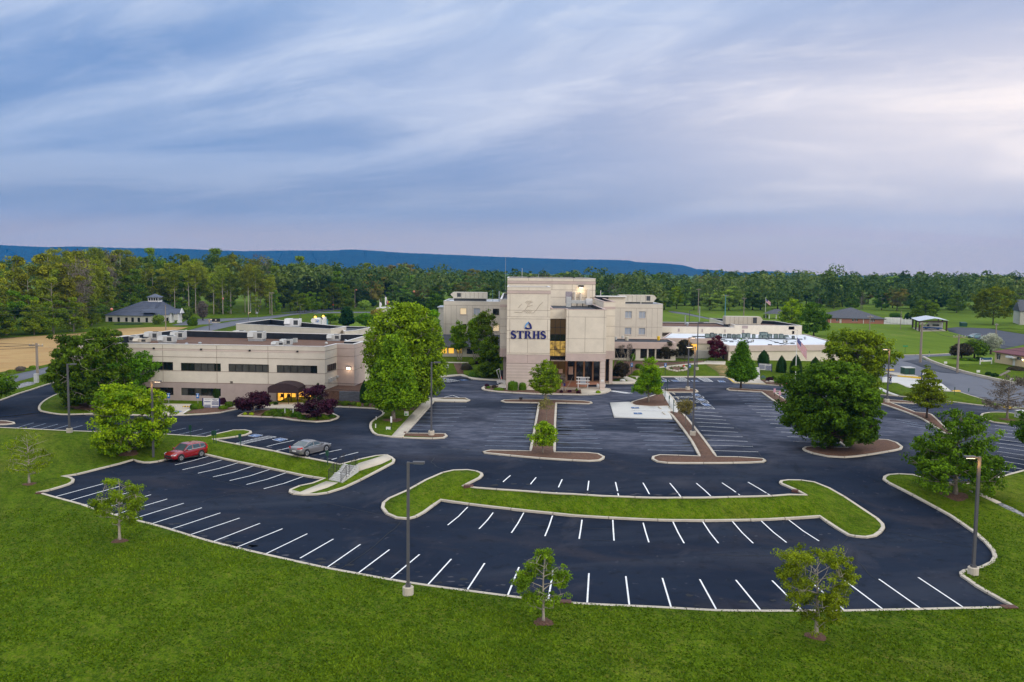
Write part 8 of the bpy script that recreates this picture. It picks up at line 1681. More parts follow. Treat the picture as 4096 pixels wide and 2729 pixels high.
# chiller, wall boxes, terrace
ch = W('E', 1180,938); chr_ = thing('chiller', (ch[0], ch[1]+2,2.0),0, 'blue-grey chiller behind the white screen wall under the lit recess', 'chiller'); MB().box(-2.0,2.0,-1,1.5,0,3.2).build('casing', M_teal, chr_)
for i in range(3): MB().box(-1.8+i*1.25,-.75+i*1.25,-.7,1.2,3.21,3.4).build('fan_deck', M_grille, chr_)
for i, (x, y0, y1) in enumerate(((918,972,1012),(938,962,1005),(975,950,990),(1008,935,960))):
 r = rect(FR, NO, 'C', x-7, y0, x+7, y1); t = thing('electric_box', (*lerp(FR, NO, r[0]/5), r[2]),0, ['largest', 'second', 'third', 'smallest'][i]+' grey electric box on the side wall of the office', 'electric box', 'electric boxes'); k = MB(); slab(k, FR, NO, *r, .25); k.build('cabinet', M_hvac, t, world=True)
for i, (x, y, w, h) in enumerate(((1057,1005,62,52),(1028,1045,52,55),(1012,1075,34,55),(970,1092,62,70))): plantbox('air_conditioner', 'C', x, y, w, h, gz(*W('C', x, y))+.1, ['rear', 'second', 'small third', 'front tall'][i]+' air conditioner on the terrace beside the office', kind='cond', m=M_hvac, cat='air conditioner', g='air conditioners on the terrace')
rwl = [W('C', 1043,1238), W('C', 1150,1242), W('C', 1285,1246)]; rt = thing('retaining_wall', rwl[1], 0, 'grey block retaining wall below the terrace with clipped bushes', 'wall'); M_block = mat('grey_block', (.11,.12,.14),.9, var=.25, vs=2, stretch=(1,1,3)); k = MB(); hw_ = hgt(rwl[1], 'C', 1150,1120)-gz(*rwl[1])
for p, q in zip(rwl[:-1], rwl[1:]): k.obox(p, q, .3, gz(*p)-.2, gz(*p)+hw_)
k.build('blockwork', M_block, rt, world=True); k = MB()
for j in range(1,9):
 zz_ = gz(*rwl[0])+hw_*j/9
 for p, q in zip(rwl[:-1], rwl[1:]): k.obox(p, q, .31, zz_, zz_+.025)
k.build('courses', M_dark, rt, world=True)
tf_ = MB(); tf_.prism([rwl[0], rwl[2], (rwl[2][0]-.5,138),(FR[0]+.2, FR[1]+4.),(FR[0]+.05, FR[1]-.5)], .4, [gz(*rwl[1])+hw_-.05]*5); tag(tf_.build('terrace', M_mulch), kind='structure')
fz = gz(*rwl[1])+hw_; fn = thing('metal_fence', rwl[1], 0, 'low dark metal railing along the top of the retaining wall', 'fence'); k = MB(); pts = [(FR[0]+.2, rwl[0][1]+.1), *[(p[0], p[1]+.1) for p in rwl]]
for p, q in zip(pts[:-1], pts[1:]):
 l = math.hypot(q[0]-p[0], q[1]-p[1]); n_ = max(2, int(l/.16))
 for i in range(n_+1): c = lerp(p, q, i/n_); k.box(c[0]-.012, c[0]+.012, c[1]-.012, c[1]+.012, fz, fz+1.1)
k.build('balusters', M_dark, fn, world=True); k = MB()
for p, q in zip(pts[:-1], pts[1:]): k.obox(p, q, .05, fz+1.1, fz+1.15); k.obox(p, q, .04, fz+.12, fz+.16)
k.build('rails', M_dark, fn, world=True)
# stairs with railings between the two lots
sA, sB, sC, sD = W('Q', 305,835), W('Q', 660,905), W('Q', 1165,560), W('Q', 800,480)
z0, z1 = gz(*lerp(sA, sB, .5))+.14, gz(*lerp(sC, sD, .5))+.14; z1 = max(z1, z0+1.2)
stt = thing('outdoor_stairs', (*lerp(lerp(sA, sB, .5), lerp(sC, sD, .5),.5), z0),0, 'concrete outdoor stairs in two flights between the lower and upper lot', 'stairs'); k = MB(); st = [0,.12,.18,.24,.30,.52,.60,.68,.76,.84]
n_ = 10
for i in range(n_):
 t0 = [0,.07,.14,.21,.28,.52,.61,.70,.79,.88][i]; zt_ = z0+(z1-z0)*(i+1)/n_ - .02; k.prism([lerp(sA, sD, t0), lerp(sB, sC, t0), sC, sD], z0-.4, zt_)
k.build('steps', M_concl, stt, world=True)
def railing(a, b, lab):
 r = thing('handrail', (*lerp(a, b, .5), z0),0, lab, 'railing', 'stair railings'); k = MB(); T = [0,.04,.30,.50,.86,1.0]; Hh = [0,.02,.42,.48,1.0,1.0]
 for j in range(6):
  k.tube([(*lerp(a, b, t), z0+(z1-z0)*h+.18+j*.16) for t, h in zip([-.05]+T[1:-1]+[1.05], Hh)], .028 if j == 5 else .018,6)
 k.build('bars', M_dark, r, world=True)
 for t, h in ((.0,.02),(.32,.44),(.50,.50),(.92,1.0)): p = lerp(a, b, t); MB().tube([(*p, z0+(z1-z0)*h-.2),(*p, z0+(z1-z0)*h+1.02)], .03,6).build('post', M_dark, r, world=True)
railing(lerp(sA, sB, -.08), lerp(sD, sC, -.08), 'left stair railing, seen against the grass'); railing(lerp(sA, sB, 1.0), lerp(sD, sC, 1.0), 'right stair railing, seen against the concrete steps')
k = MB()
for e, f in ((lerp(sA, sB, -.05), lerp(sD, sC, -.05)),(lerp(sA, sB, 1.05), lerp(sD, sC, 1.05))):
 for i in range(10): k.obox(lerp(e, f, i/10), lerp(e, f, (i+1.0)/10),.22, z0-.3, z0+(z1-z0)*[0.0,.06,.16,.27,.38,.42,.5,.66,.82,.97][i]+.06)
k.build('cheek_walls', M_concl, stt, world=True)
# entrance steps to the white-roofed wing
eA, eB = W('E', 1795,1282), W('E', 1860,1278); eC, eD = W('E', 1800,1185), W('E', 1850,1180); es_ = thing('entrance_steps', eA, 0, 'pale steps climbing the lawn beside the pyramidal tree', 'stairs'); k = MB()
for i in range(9): k.prism([lerp(eA, eC, i/9), lerp(eB, eD, i/9), lerp(eB, eD, (i+.9)/9), lerp(eA, eC, (i+.9)/9)], gz(*eA)-.1, gz(*eA)+.2+.11*i)
k.build('steps', M_concl, es_, world=True); k = MB(); [k.tube([(*lerp(p, q, 0), gz(*eA)+1),(*lerp(p, q, 1), gz(*eA)+2)], .03,5) for p, q in ((eA, eC),(eB, eD))]; k.build('handrails', M_dark, es_, world=True)
ys = [W('F', 2085,992), W('F', 2110,998), W('F', 2205,950), W('F', 2180,942)]; ys_ = thing('garden_steps', ys[0], 0, 'low wooden garden steps on the yellow house lawn', 'stairs'); k = MB(); [k.prism([lerp(ys[0], ys[3], i/7), lerp(ys[1], ys[2], i/7), lerp(ys[1], ys[2], (i+.6)/7), lerp(ys[0], ys[3], (i+.6)/7)], gz(*ys[0])-.1, gz(*ys[0])+.22+.02*i) for i in range(7)]; k.build('treads', M_wood, ys_, world=True)
hr = thing('path_railing', W('E', 900,1120),0, 'thin dark handrail along the ramp path before the annex', 'railing'); pts = [W('E', *p) for p in ((650,1140),(800,1118),(980,1098),(1200,1078),(1240,1075))]; k = MB(); [k.tube([(*p, gz(*p)+h) for p in pts], .03,5) for h in (.55,.98)]; [k.tube([(*p, gz(*p)),(*p, gz(*p)+1)], .03,5) for p in pts]; k.build('rail', M_dark, hr, world=True)
# stone ring planter, boulders
P_ = Ws('E', (785,1165),(800,1137),(890,1130),(980,1137),(1000,1172),(890,1188)); spl = thing('stone_planter', W('E', 890,1160),0, 'oval planter edged with pale stones on the sloping lawn', 'planter'); k = MB(); Q_ = sm(P_, True, step=.7)
for i, p in enumerate(Q_): s_ = .2+.07*((i*7) % 3); k.lathe([(s_, -.1),(s_*1.1,.12),(s_*.8,.28),(.05,.32)], (p[0], p[1], gz(*p)+.1),6)
k.build('stones', M_conc, spl, world=True)
for x, y in ((825,1165),(950,1165)): hedge('shrub', 'E', (x, y),(x, y-30), x-18, x+18, 'small shrub at the %s end of the stone planter' % ('left' if x < 900 else 'right'), 'ball', LM_dark, 'low shrubs in the beds', leaf=.1, n=500, seed=x)
def rock(z, x, y, w, h, lab, seed):
 P = W(z, x, y); s = px_size(P)/Z[z][2]; rg = random.Random(seed); bm = bmesh.new(); bmesh.ops.create_icosphere(bm, subdivisions=2, radius=1)
 for v in bm.verts: k_ = 1+rg.uniform(-.18,.18); v.co = Vector((v.co.x*w*s/2*k_, v.co.y*w*s*.35*k_, max(-.1, v.co.z*h*s*.6*k_+h*s*.3)))
 me = bpy.data.meshes.new('rock'); bm.to_mesh(me); bm.free(); me.materials.append(M_conc if seed % 2 else M_concl); o = bpy.data.objects.new('boulder', me); C.objects.link(o); o.location = (*P, gz(*P)+.1); tag(o, lab, 'boulder', 'boulders')
rock('E', 1990,1312,60,24, 'pale boulder between dark red bushes by the steps', 1); rock('E', 262,1300,70,28, 'grey flat boulder under the bronze tree by the portico', 2); rock('E', 1940,1310,34,16, 'small pale boulder beside the first dark red bush', 3)
# wheel stops, drains
def wstop(z, p, q, lab, m=None, stripes=False):
 a, b = W(z, *p), W(z, *q); r = thing('wheel_stop', (*lerp(a, b, .5), gz(*a)+(.14 if z in 'BJ' else 0)), math.atan2(b[1]-a[1], b[0]-a[0]), lab, 'wheel stop', 'wheel stops'); l = math.hypot(b[0]-a[0], b[1]-a[1])/2; l = min(max(l, .8),1.1)
 MB().add([(-l, -.09,0),(l, -.09,0),(l, .09,0),(-l, .09,0),(-l+.05,-.05,.13),(l-.05,-.05,.13),(l-.05,.05,.13),(-l+.05,.05,.13)], [(0,3,2,1),(4,5,6,7),(0,1,5,4),(1,2,6,5),(2,3,7,6),(3,0,4,7)]).build('block', m or M_conc, r)
 if stripes: k = MB(); [k.box(-l+.1+i*.42,-l+.3+i*.42,-.1,.1,.01,.145) for i in range(5)]; k.build('yellow_bands', M_yel, r)
wstop('E', (840,1428),(870,1448), 'wheel stop at the top accessible bay'); wstop('E', (888,1480),(915,1502), 'wheel stop at the second accessible bay'); wstop('J', (765,350),(792,370), 'wheel stop on the pale concrete pad, upper'); wstop('J', (802,402),(828,422), 'wheel stop on the pale concrete pad, lower')
wstop('B', (695,1308),(752,1310), 'yellow and black wheel stop at the office bays, left', M_dark, True); wstop('B', (988,1312),(1055,1314), 'yellow and black wheel stop at the office bays, right', M_dark, True)
def drain(z, x, y, w, lab, rz=0):
 P = W(z, x, y); s = px_size(P)/Z[z][2]*w; r = thing('storm_drain', (*P, gz(*P)), rz, lab, 'drain', 'kerb drains'); MB().box(-s/2, s/2,-.3,.2,-.1,.20).build('inlet_hood', mat('rusty_iron', (.10,.045,.035),.7, var=.2, vs=6), r); k = MB(); [k.box(-s/2+.05+i*(s-.1)/9,-s/2+.09+i*(s-.1)/9,.22,.75,.0,.03) for i in range(10)]; k.build('grate', M_dark, r)
drain('M', 2010,975,88, 'rusty storm drain in the front kerb behind the thin young tree'); drain('N', 2235,1014,95, 'rusty storm drain at the far right corner of the lower lot'); drain('L', 298,148,36, 'rusty storm drain at the left corner of the lower lot'); drain('K', 250,845,50, 'rusty storm drain in the long grass island', -.5); drain('I', 1090,1078,90, 'flat drain at the left end of the upper row'); drain('I', 508,585,22, 'small brown drain at the foot of the sidewalk')
# hydrants, cone, bin, barricades
def hydrant(z, b, t, lab, cap):
 P = W(z, *b); H = min(1.0, max(.7, hgt(P, z, *t)-gz(*P))); r = thing('fire_hydrant', P, 0, lab, 'fire hydrant', 'fire hydrants'); MB().lathe([(.2,0),(.2,.06),(.13,.08),(.13, H*.62),(.17, H*.64),(.17, H*.7)], n=12).build('barrel', M_red, r); MB().lathe([(.17, H*.7),(.15, H*.85),(.05, H*.97),(.03, H)], n=12).build('bonnet', cap, r); MB().lathe([(.08,-.24),(.08,.24)], (0,0, H*.5),8, 'x').build('nozzles', cap, r)
hydrant('E', (2172,1332),(2172,1285), 'red fire hydrant with yellow cap on the lawn by the dark red bushes', M_yel); hydrant('E', (973,1140),(973,1105), 'red fire hydrant beside the stone planter', M_red); hydrant('C', (1738,1322),(1738,1276), 'red fire hydrant in the shade under the tall trees', M_red)
P = W('D', 888,1302); cn = thing('traffic_cone', P, 0, 'orange traffic cone with white band beside the folded barricade', 'cone'); M_or = mat('cone_orange', (.75,.06,.01),.5); MB().box(-.2,.2,-.2,.2,0,.05).build('base', M_or, cn); MB().lathe([(.16,.05),(.12,.3)], n=12).build('cone', M_or, cn); MB().lathe([(.12,.3),(.09,.55)], n=12).build('white_band', M_white, cn); MB().lathe([(.09,.55),(.03,1.0)], n=12).build('cone', M_or, cn)
P = W('D', 893,1275); bn_ = thing('waste_bin', P, 0, 'black waste bin against the left base of the tower', 'bin'); MB().lathe([(.42,0),(.45,1.3),(.40,1.6),(.2,1.75)], n=14).build('body', M_dark, bn_)
def barricade(z, p, q, lab, H=1.55, n=3, rz=None, signm=None):
 a, b = W(z, *p), W(z, *q); l = math.hypot(b[0]-a[0], b[1]-a[1])/2; r = thing('barricade', (*lerp(a, b, .5), gz(*a)+.12), math.atan2(b[1]-a[1], b[0]-a[0]) if rz is None else rz, lab, 'barricade', 'white barricades')
 for i in range(n): MB().box(-l, l, -.07+.02*i, -.03+.02*i, H*(.34+.27*i)-.0, H*(.34+.27*i)+.2).build('rail', M_white, r)
 for x in (-l*.72, l*.72): MB().add([(x-.05,-.35,0),(x+.05,-.35,0),(x-.05,-.02, H),(x+.05,-.02, H),(x-.05,-.25,0),(x+.05,-.25,0),(x-.05,.06, H),(x+.05,.06, H),(x-.05,.35,0),(x+.05,.35,0),(x-.05,.25,0),(x+.05,.25,0)], [(0,1,3,2),(4,5,7,6),(0,2,6,4),(1,5,7,3),(8,9,7,6),(10,11,3,2),(8,6,2,10),(9,11,3,7)]).build('leg', M_white, r)
 if signm: MB().box(-l*.45, l*.45,.04,.06, H*.3, H*.95).build('notice_board', M_glassp, r)
barricade('D', (1757,1378),(1912,1382), 'white three-rail barricade with a notice board, on the walk before the lobby', 1.9, signm=True); barricade('D', (1992,1382),(2095,1382), 'low white barricade half behind the portico column', .8,2); barricade('D', (832,1334),(930,1332), 'white barricade tipped on end left of the tower, near the cone', .7,2)
t = thing('barricade', (*W('D', 880,1320), gz(*W('D', 880,1320))+.3),0, 'white barricade frame standing upright beside the orange cone', 'barricade', 'white barricades'); [MB().tube(p, .05,5).build('bar', M_white, t) for p in ([(-.1,0,0),(-.75,0,2.0)], [(.1,.1,0),(-.25,.1,2.3)], [(-.75,0,2.0),(-.25,.1,2.3)])]
sign('D', (1614,1405),(1614,1312),.45,.5, M_navy, 'small dark blue sign in the lobby bed', M_dark)
P = W('D', 1113,1528); fl2 = thing('ground_floodlight', P, 0, 'small black floodlight aimed at the tower from the left mulch island', 'lamp'); MB().tube([(0,0,0),(0,0,.35)], .04,6).build('stem', M_dark, fl2); MB().box(-.25,.25,-.12,.12,.35,.62).build('head', M_dark, fl2)
P = W('D', 1500,1225); yl_ = thing('lobby_umbrella_table', (P[0], 150.8,1.6),0, 'orange-topped booth just outside the lobby behind the lime tree', 'booth'); MB().box(-1.3,1.3,-.1,1.5,2.0,2.3).build('orange_top', mat('booth_orange', (.6,.28,.03),.6), yl_); [MB().box(x-.04, x+.04,0,.08,0,2).build('leg', M_dark, yl_) for x in (-1.2,1.2)]
t = thing('door_notice', (aty('D', 1693,1190,149.3)[0], 149.3, aty('D', 1693,1215,149.3)[2]),0, 'pale paper notice on the lobby glass', 'notice'); MB().box(-.4,.4,-.02,.02,0,1.4).build('sheet', M_mauve, t)
t = thing('door_notice', (aty('D', 1575,1200,149.2)[0], 149.2, aty('D', 1575,1200,149.2)[2]),0, 'small pink notice on the lobby door glass', 'notice'); MB().box(-.35,.35,-.02,.02,0,.7).build('sheet', M_pinkl, t)
t = thing('column_plate', ((cx0+cx1)/2, YF, zz(1295,1900)),0, 'small white plate on the portico column', 'plate'); MB().box(-.25,.25,-.02,.0,0,.3).build('plate', M_white, t)
# transformer, kerbs and boxes on the right
P = W('F', 1258,995); tr_ = thing('transformer_cabinet', (*P, gz(*P)+.35),0, 'dark green transformer cabinet with a pale lid on the yellow-edged pad', 'transformer'); s_ = px_size(P)/2.333; MB().box(-42*s_, 42*s_, 0,2.0,0,56*s_).build('cabinet', M_green, tr_); MB().box(-44*s_, 44*s_, -.05,2.05,56*s_, 61*s_).build('lid', M_hvac, tr_); MB().box(-8*s_, -2*s_, -.03,0,5*s_, 50*s_).build('door_seam', M_dark, tr_)
a, b = W('F', 1145,1000), W('F', 1362,1022); pd = thing('transformer_pad', (*a, gz(*a)),0, 'yellow-painted raised kerb pad under the transformer cabinet', 'pad'); MB().prism([a, b, (b[0]+.5, b[1]+6),(a[0]-.5, a[1]+6)], gz(*a)-.1, gz(*a)+.34).build('slab', M_conc, pd, world=True); MB().obox(a, b, .18, gz(*a)-.05, gz(*a)+.36, off=-.10).build('yellow_edge', M_yel, pd, world=True)
for x0, x1, y, lab in ((1045,1105,940, 'short yellow kerb block in the road junction'),(1658,1722,1140, 'yellow kerb block by the service road verge'),(2140,2200,1290, 'yellow kerb block at the lane near the bare tree')):
 a, b = W('F', x0, y), W('F', x1, y); t = thing('yellow_kerb', a, 0, lab, 'kerb block', 'yellow kerb blocks'); MB().obox(a, b, .5, gz(*a)-.05, gz(*a)+.28).build('block', M_yel, t, world=True)
P = W('F', 2290,1386); t = thing('utility_box', P, .3, 'white utility box in the grass island under the bare tree', 'utility box'); MB().box(-.6,.6,-.5,.5,0,1.05).build('cabinet', M_white, t); MB().box(-.65,.65,-.55,.55,1.06,1.14).build('lid', M_white, t)
P = W('G', 335,308); t = thing('utility_box', P, 0, 'small grey box at the foot of the left power pole', 'utility box'); MB().box(-.3,.3,-.25,.25,0,1.6).build('cabinet', M_hvac, t); MB().box(-.33,.33,-.28,.28,1.6,1.68).build('lid', M_hvac, t)
P = W('F', 1766,533); t = thing('dumpster', P, 0, 'dark green dumpster beyond the camper shelter', 'dumpster'); MB().add([(-1.1,0,.1),(1.1,0,.1),(1.1,1.5,.1),(-1.1,1.5,.1),(-1.15,-.1,1.5),(1.15,-.1,1.5),(1.15,1.6,1.9),(-1.15,1.6,1.9)], [(0,3,2,1),(4,5,6,7),(0,1,5,4),(1,2,6,5),(2,3,7,6),(3,0,4,7)]).build('bin', M_green, t); MB().box(-1.2,1.2,-.1,.0,.7,.8).build('lip', M_green, t)
# shelter and camper bus
C0, C1, C2 = W('R3', 130,700), W('R3', 480,890), W('R3', 1900,860); z_s = gz(*C1); hh = hgt(C1, 'R3', 480,320)-z_s; sv = (C0[0]-C1[0], C0[1]-C1[1]); C3 = (C2[0]+sv[0], C2[1]+sv[1])
sh_ = thing('carport', (*lerp(C1, C2,.5), z_s),0, 'open shelter with a pale metal roof on dark posts over the camper bus', 'carport'); MB().prism([C1, C2, C3, C0], z_s-.2, z_s+.22).build('slab', M_conc, sh_, world=True)
for p in (C1, lerp(C1, C0,.5), C0, C2, C3, lerp(C2, C3,.5)): MB().box(p[0]-.2, p[0]+.2, p[1]-.2, p[1]+.2, z_s+.1, z_s+hh).build('post', mat('dark_timber', (.045,.025,.02),.8), sh_, world=True)
m1, m2 = lerp(C1, C2,.52), lerp(C0, C3,.52); o_ = .6; k = MB(); zz_ = z_s+hh; k.add([(C1[0]-o_, C1[1]-o_, zz_),(m1[0], m1[1]-o_, zz_+.9),(C2[0]+o_, C2[1]-o_, zz_),(C3[0]+o_, C3[1]+o_, zz_),(m2[0], m2[1]+o_, zz_+.9),(C0[0]-o_, C0[1]+o_, zz_)], [(0,1,4,5),(1,2,3,4)]); k.build('roof', mat('pale_metal_roof', (.50,.54,.62),.5), sh_, world=True); k = MB(); k.obox(C1, C2,.3, zz_-.5, zz_-.05); k.obox(C1, C0,.3, zz_-.5, zz_-.05); k.build('beam', MATS['dark_timber'], sh_, world=True)
def lathe_wheel(r, x, y, s, R_=.34, w=.23, side=-1):
 t = MB().lathe([(R_*.62,-w/2),(R_*.95,-w/2),(R_, -w*.3),(R_, w*.3),(R_*.95, w/2),(R_*.62, w/2)], (x, y, R_),22, 'y').build('wheel', M_tyre, r, smooth=False)
 MB().lathe([(R_*.64,-.01),(R_*.64,.01)], (x, y+side*w*.36, R_),20, 'y').build('hub_recess', M_dark, t)
 k = MB()
 for i in range(5):
  a = 2*PI*i/5+.3; c, s_ = math.cos(a), math.sin(a); y_ = y+side*w*.47
  for da in (-.16,.16): c2, s2 = math.cos(a+da), math.sin(a+da); k.tube([(x+c*.05, y_, R_+s_*.05),(x+c2*R_*.60, y_, R_+s2*R_*.60)], .022,4)
 n_ = 18; k.tube([(x+R_*.62*math.cos(2*PI*j/n_), y+side*w*.48, R_+R_*.62*math.sin(2*PI*j/n_)) for j in range(n_+1)], .02,5, cap=False); k.build('rim', M_rim, t)
def loft(secs, close=True):
 """secs: list of rings (same count)"""
 k = MB(); n = len(secs[0]); vs = [p for s in secs for p in s]; fs = []
 for i in range(len(secs)-1):
  for j in range(n-1): fs.append((i*n+j, i*n+j+1,(i+1)*n+j+1,(i+1)*n+j))
 fs += [tuple(range(n)), tuple(range((len(secs)-1)*n, len(secs)*n))[::-1]]; k.add(vs, fs); return k
def car(name, front_px, rear_px, z, side, lab, paint, kind, cat='car', wb=None):
 """front/rear: ground contact pixels of the two visible wheels; side=-1 if its left flank faces us"""
 f, b = W(z, *front_px), W(z, *rear_px); dx, dy = f[0]-b[0], f[1]-b[1]; ang = math.atan2(dy, dx)
 D = dict(suv=dict(L=4.6, wb=2.66, H=1.66, w=.92, belt=1.06, R=.36), sedan=dict(L=4.78, wb=2.85, H=1.44, w=.89, belt=.94, R=.34), hatch=dict(L=4.4, wb=2.7, H=1.47, w=.86, belt=.95, R=.31))[kind]
 n = (-math.sin(ang)*side*-1, math.cos(ang)*side*-1)      # from the visible wheels towards the car's centre line
 s = 1 if side < 0 else -1; lat = (-math.sin(ang), math.cos(ang)); cx, cy = lerp(f, b, .5); off = D['w']-.1
 # the far side of the car lies away from the camera
 sg_ = 1 if (lat[0]*cx+lat[1]*cy) > 0 else -1; cx += lat[0]*sg_*off; cy += lat[1]*sg_*off
 gf, gb = gz(f[0]+lat[0]*sg_*off, f[1]+lat[1]*sg_*off), gz(b[0]+lat[0]*sg_*off, b[1]+lat[1]*sg_*off)
 r = thing(name, (cx, cy, (gf+gb)/2+.01), ang, lab, cat); L, wb_, H, w, B, R_ = (D[k] for k in ('L', 'wb', 'H', 'w', 'belt', 'R'))
 if kind == 'suv': prof_ = [(-2.30,.42,.80,.86),(-2.24,.30,1.02,.93),(-1.9,.24,1.08,.97),(-1.0,.20, B+.02,1),(0,.20, B, 1),(.75,.20, B-.02,1),(1.0,.22,1.05,.99),(1.7,.24,.98,.96),(2.12,.28,.88,.90),(2.28,.36,.74,.80)]; gh = [(-2.20,1.02,1.08),(-1.95,1.0,1.52),(-1.5,1.0, H-.06),(-.2,1.0, H),(.25,1.0, H-.04),(.95,.98,1.06)]
 elif kind == 'sedan': prof_ = [(-2.38,.45,.84,.84),(-2.3,.30,1.00,.92),(-1.85,.24,1.03,.97),(-1.1,.20, B+.04,1),(0,.19, B, 1),(.8,.19, B-.01,1),(1.1,.22,.93,.99),(1.75,.24,.86,.96),(2.2,.27,.76,.88),(2.38,.34,.66,.76)]; gh = [(-1.75,1.0,1.02),(-1.0,1.0, H-.07),(-.45,1.0, H),(.1,1.0, H-.03),(1.05,.97,.94)]
 else: prof_ = [(-2.15,.42,.90,.84),(-2.1,.30,1.06,.92),(-1.7,.24,1.04,.97),(-.9,.20, B+.03,1),(0,.20, B, 1),(.9,.20, B-.03,1),(1.3,.22,.90,.98),(1.8,.25,.80,.93),(2.15,.30,.68,.82),(2.25,.36,.60,.74)]; gh = [(-2.1,1.0,1.07),(-1.4,1.0, H-.12),(-.3,1.0, H),(.2,1.0, H-.04),(1.45,.95,.90)]
 secs = []
 for x, zl, zt_, kw in prof_:
  W_ = w*kw; m = (zl+zt_)/2; half = [(0, zl),(W_*.88, zl),(W_*.97, zl+.12),(W_, m),(W_*.985, zt_-.16),(W_*.90, zt_-.03),(W_*.5, zt_+.02),(0, zt_+.03)]
  secs.append([(x, y, z_) for y, z_ in half]+[(x, -y, z_) for y, z_ in half[::-1][1:-1]]+[(x, 0, zl)])
 body = loft(secs).build('body', paint, r, smooth=True)
 secs = []; 
 for i, (x, kb, zt_) in enumerate(gh):
  bz_ = min(zt_-.01,(B if -1.6 < x < .9 else B+.0)); Wb, Wt = w*.93*kb, w*.74*kb; t_ = (zt_-bz_)/(H-B); Wt = Wb+(Wt-Wb)*min(1, max(0, t_))
  half = [(0, bz_-.05),(Wb, bz_-.05),(Wb, bz_),(Wt*1.02, zt_-.05*min(1, t_)),(Wt*.9, zt_),(0, zt_+.02)]; secs.append([(x, y, z_) for y, z_ in half]+[(x, -y, z_) for y, z_ in half[::-1][1:-1]]+[(x, 0, bz_-.05)])
 loft(secs).build('windows', mat('car_glass', (.05,.075,.085),.08, spec=.8), r, smooth=False)
 rs = []
 for i, (x, kb, zt_) in enumerate(gh[1:-1]):
  t_ = (zt_-B)/(H-B); Wb, Wt = w*.93, w*.74; Wt = Wb+(Wt-Wb)*min(1, t_); rs.append([(x, -Wt*1.04, zt_-.09),(x, -Wt*1.03, zt_-.03),(x, -Wt*.88, zt_+.015),(x, 0, zt_+.035),(x, Wt*.88, zt_+.015),(x, Wt*1.03, zt_-.03),(x, Wt*1.04, zt_-.09)])
 k = loft(rs)
 for sy in (-1,1):
  for i in ((0,1),(-1,-2)):
   pass
  W2 = w*.74; x0, x1 = gh[-1][0], gh[-2][0]; k.tube([(x0, sy*w*.90, gh[-1][2]+.0),(x1, sy*W2*1.0, gh[-2][2]-.03)], .045,5); k.tube([(gh[0][0]+.02, sy*w*.9, gh[0][2]),(gh[1][0], sy*W2*1.0, gh[1][2]-.04)], .07 if kind != 'suv' else .13,5)
  for xx in ((-.35,) if kind != 'suv' else (-.25,-1.25)): k.tube([(xx, sy*w*.93, B),(xx, sy*W2*1.03, H-.06)], .045,5)
 k.build('roof', paint, r, smooth=False)
 for x in (-wb_/2, wb_/2):
  for sy in (-1,1):
   MB().lathe([(R_+.07,-.01),(R_+.07,.012)], (x, sy*(w*.985 if kind != 'hatch' else w*.98), R_+.03),22, 'y').build('wheel_arch', M_dark, r); lathe_wheel(r, x, sy*(w-.10),1, R_, .24, sy)
 for sy in (-1,1):
  MB().add([(prof_[-1][0]-.42, sy*w*.93,.80 if kind == 'suv' else .72),(prof_[-1][0]-.1, sy*w*.86,.72 if kind == 'suv' else .64),(prof_[-1][0]+.02, sy*w*.55,.72 if kind == 'suv' else .64),(prof_[-1][0]-.42, sy*w*.97,.90 if kind == 'suv' else .80),(prof_[-1][0]-.1, sy*w*.90,.82 if kind == 'suv' else .73),(prof_[-1][0]+.01, sy*w*.55,.80 if kind == 'suv' else .71)], [(0,1,4,3),(1,2,5,4)]).build('headlight', mat('headlight', (.6,.65,.72),.1, spec=.9), r)
  MB().add([(prof_[0][0]+.36, sy*w*.985,.88),(prof_[0][0]+.05, sy*w*.93,.86),(prof_[0][0]-.03, sy*w*.50,.84),(prof_[0][0]+.30, sy*w*.965,1.06 if kind != 'suv' else 1.30),(prof_[0][0]+.06, sy*w*.92,.99 if kind != 'suv' else 1.26),(prof_[0][0]-.03, sy*w*.50,.95)], [(0,1,4,3),(1,2,5,4)]).build('taillight', mat('taillight', (.55,.01,.01),.25, spec=.7), r)
  m_ = MB().box(.62,.84, sy*(w+.13)-.10, sy*(w+.13)+.10, B-.02, B+.14); m_.build('mirror', paint, r)
  MB().box(-wb_/2+R_+.1, wb_/2-R_-.1, sy*w*.97-.02, sy*w*.97+.02,.2,.30).build('sill', M_dark if kind == 'suv' else paint, r)
  if kind in ('suv', 'sedan'):
   k = MB(); q = [(gh[-1][0]-.05, B+.02),(gh[-2][0]-.05, H-.16),(gh[len(gh)//2][0], H-.09),(gh[1][0]+.15, H-.20),(gh[0][0]+.30, B+.16),(gh[0][0]+.6, B+.02)]; y_ = lambda z_: sy*(w*.945-(z_-B)/(H-B)*w*.19+.012); k.tube([(x, y_(z_), z_) for x, z_ in q+[q[0]]], .020,5, cap=False); k.build('chrome_trim', mat('chrome', (.72,.72,.74),.15, metal=.7), r)
 xf = prof_[-1][0]; MB().box(xf-.06, xf+.035,-w*.5, w*.5,.50,.70).build('grille', M_dark, r); MB().box(xf-.1, xf+.03,-w*.72, w*.72,.28,.40).build('bumper_insert', M_dark, r); xb = prof_[0][0]; MB().box(xb-.03, xb+.08,-w*.7, w*.7,.30,.44).build('rear_bumper_insert', M_dark, r); MB().box(xb-.035, xb+.0,-.26,.26,.55,.68).build('number_plate', M_white, r)
 return r
P_red = mat('red_paint', (.24,.004,.008),.25, coat=.8, spec=.6); P_sil = mat('silver_paint', (.20,.195,.20),.3, metal=.35, coat=.6, spec=.6); P_teal = mat('teal_paint', (.13,.26,.30),.3, coat=.6, spec=.6)
car('parked_car', (800-0,1400),(1905,1145), 'R1', -1, 'dark red sport utility car parked alone in the lower left lot', P_red, 'suv')
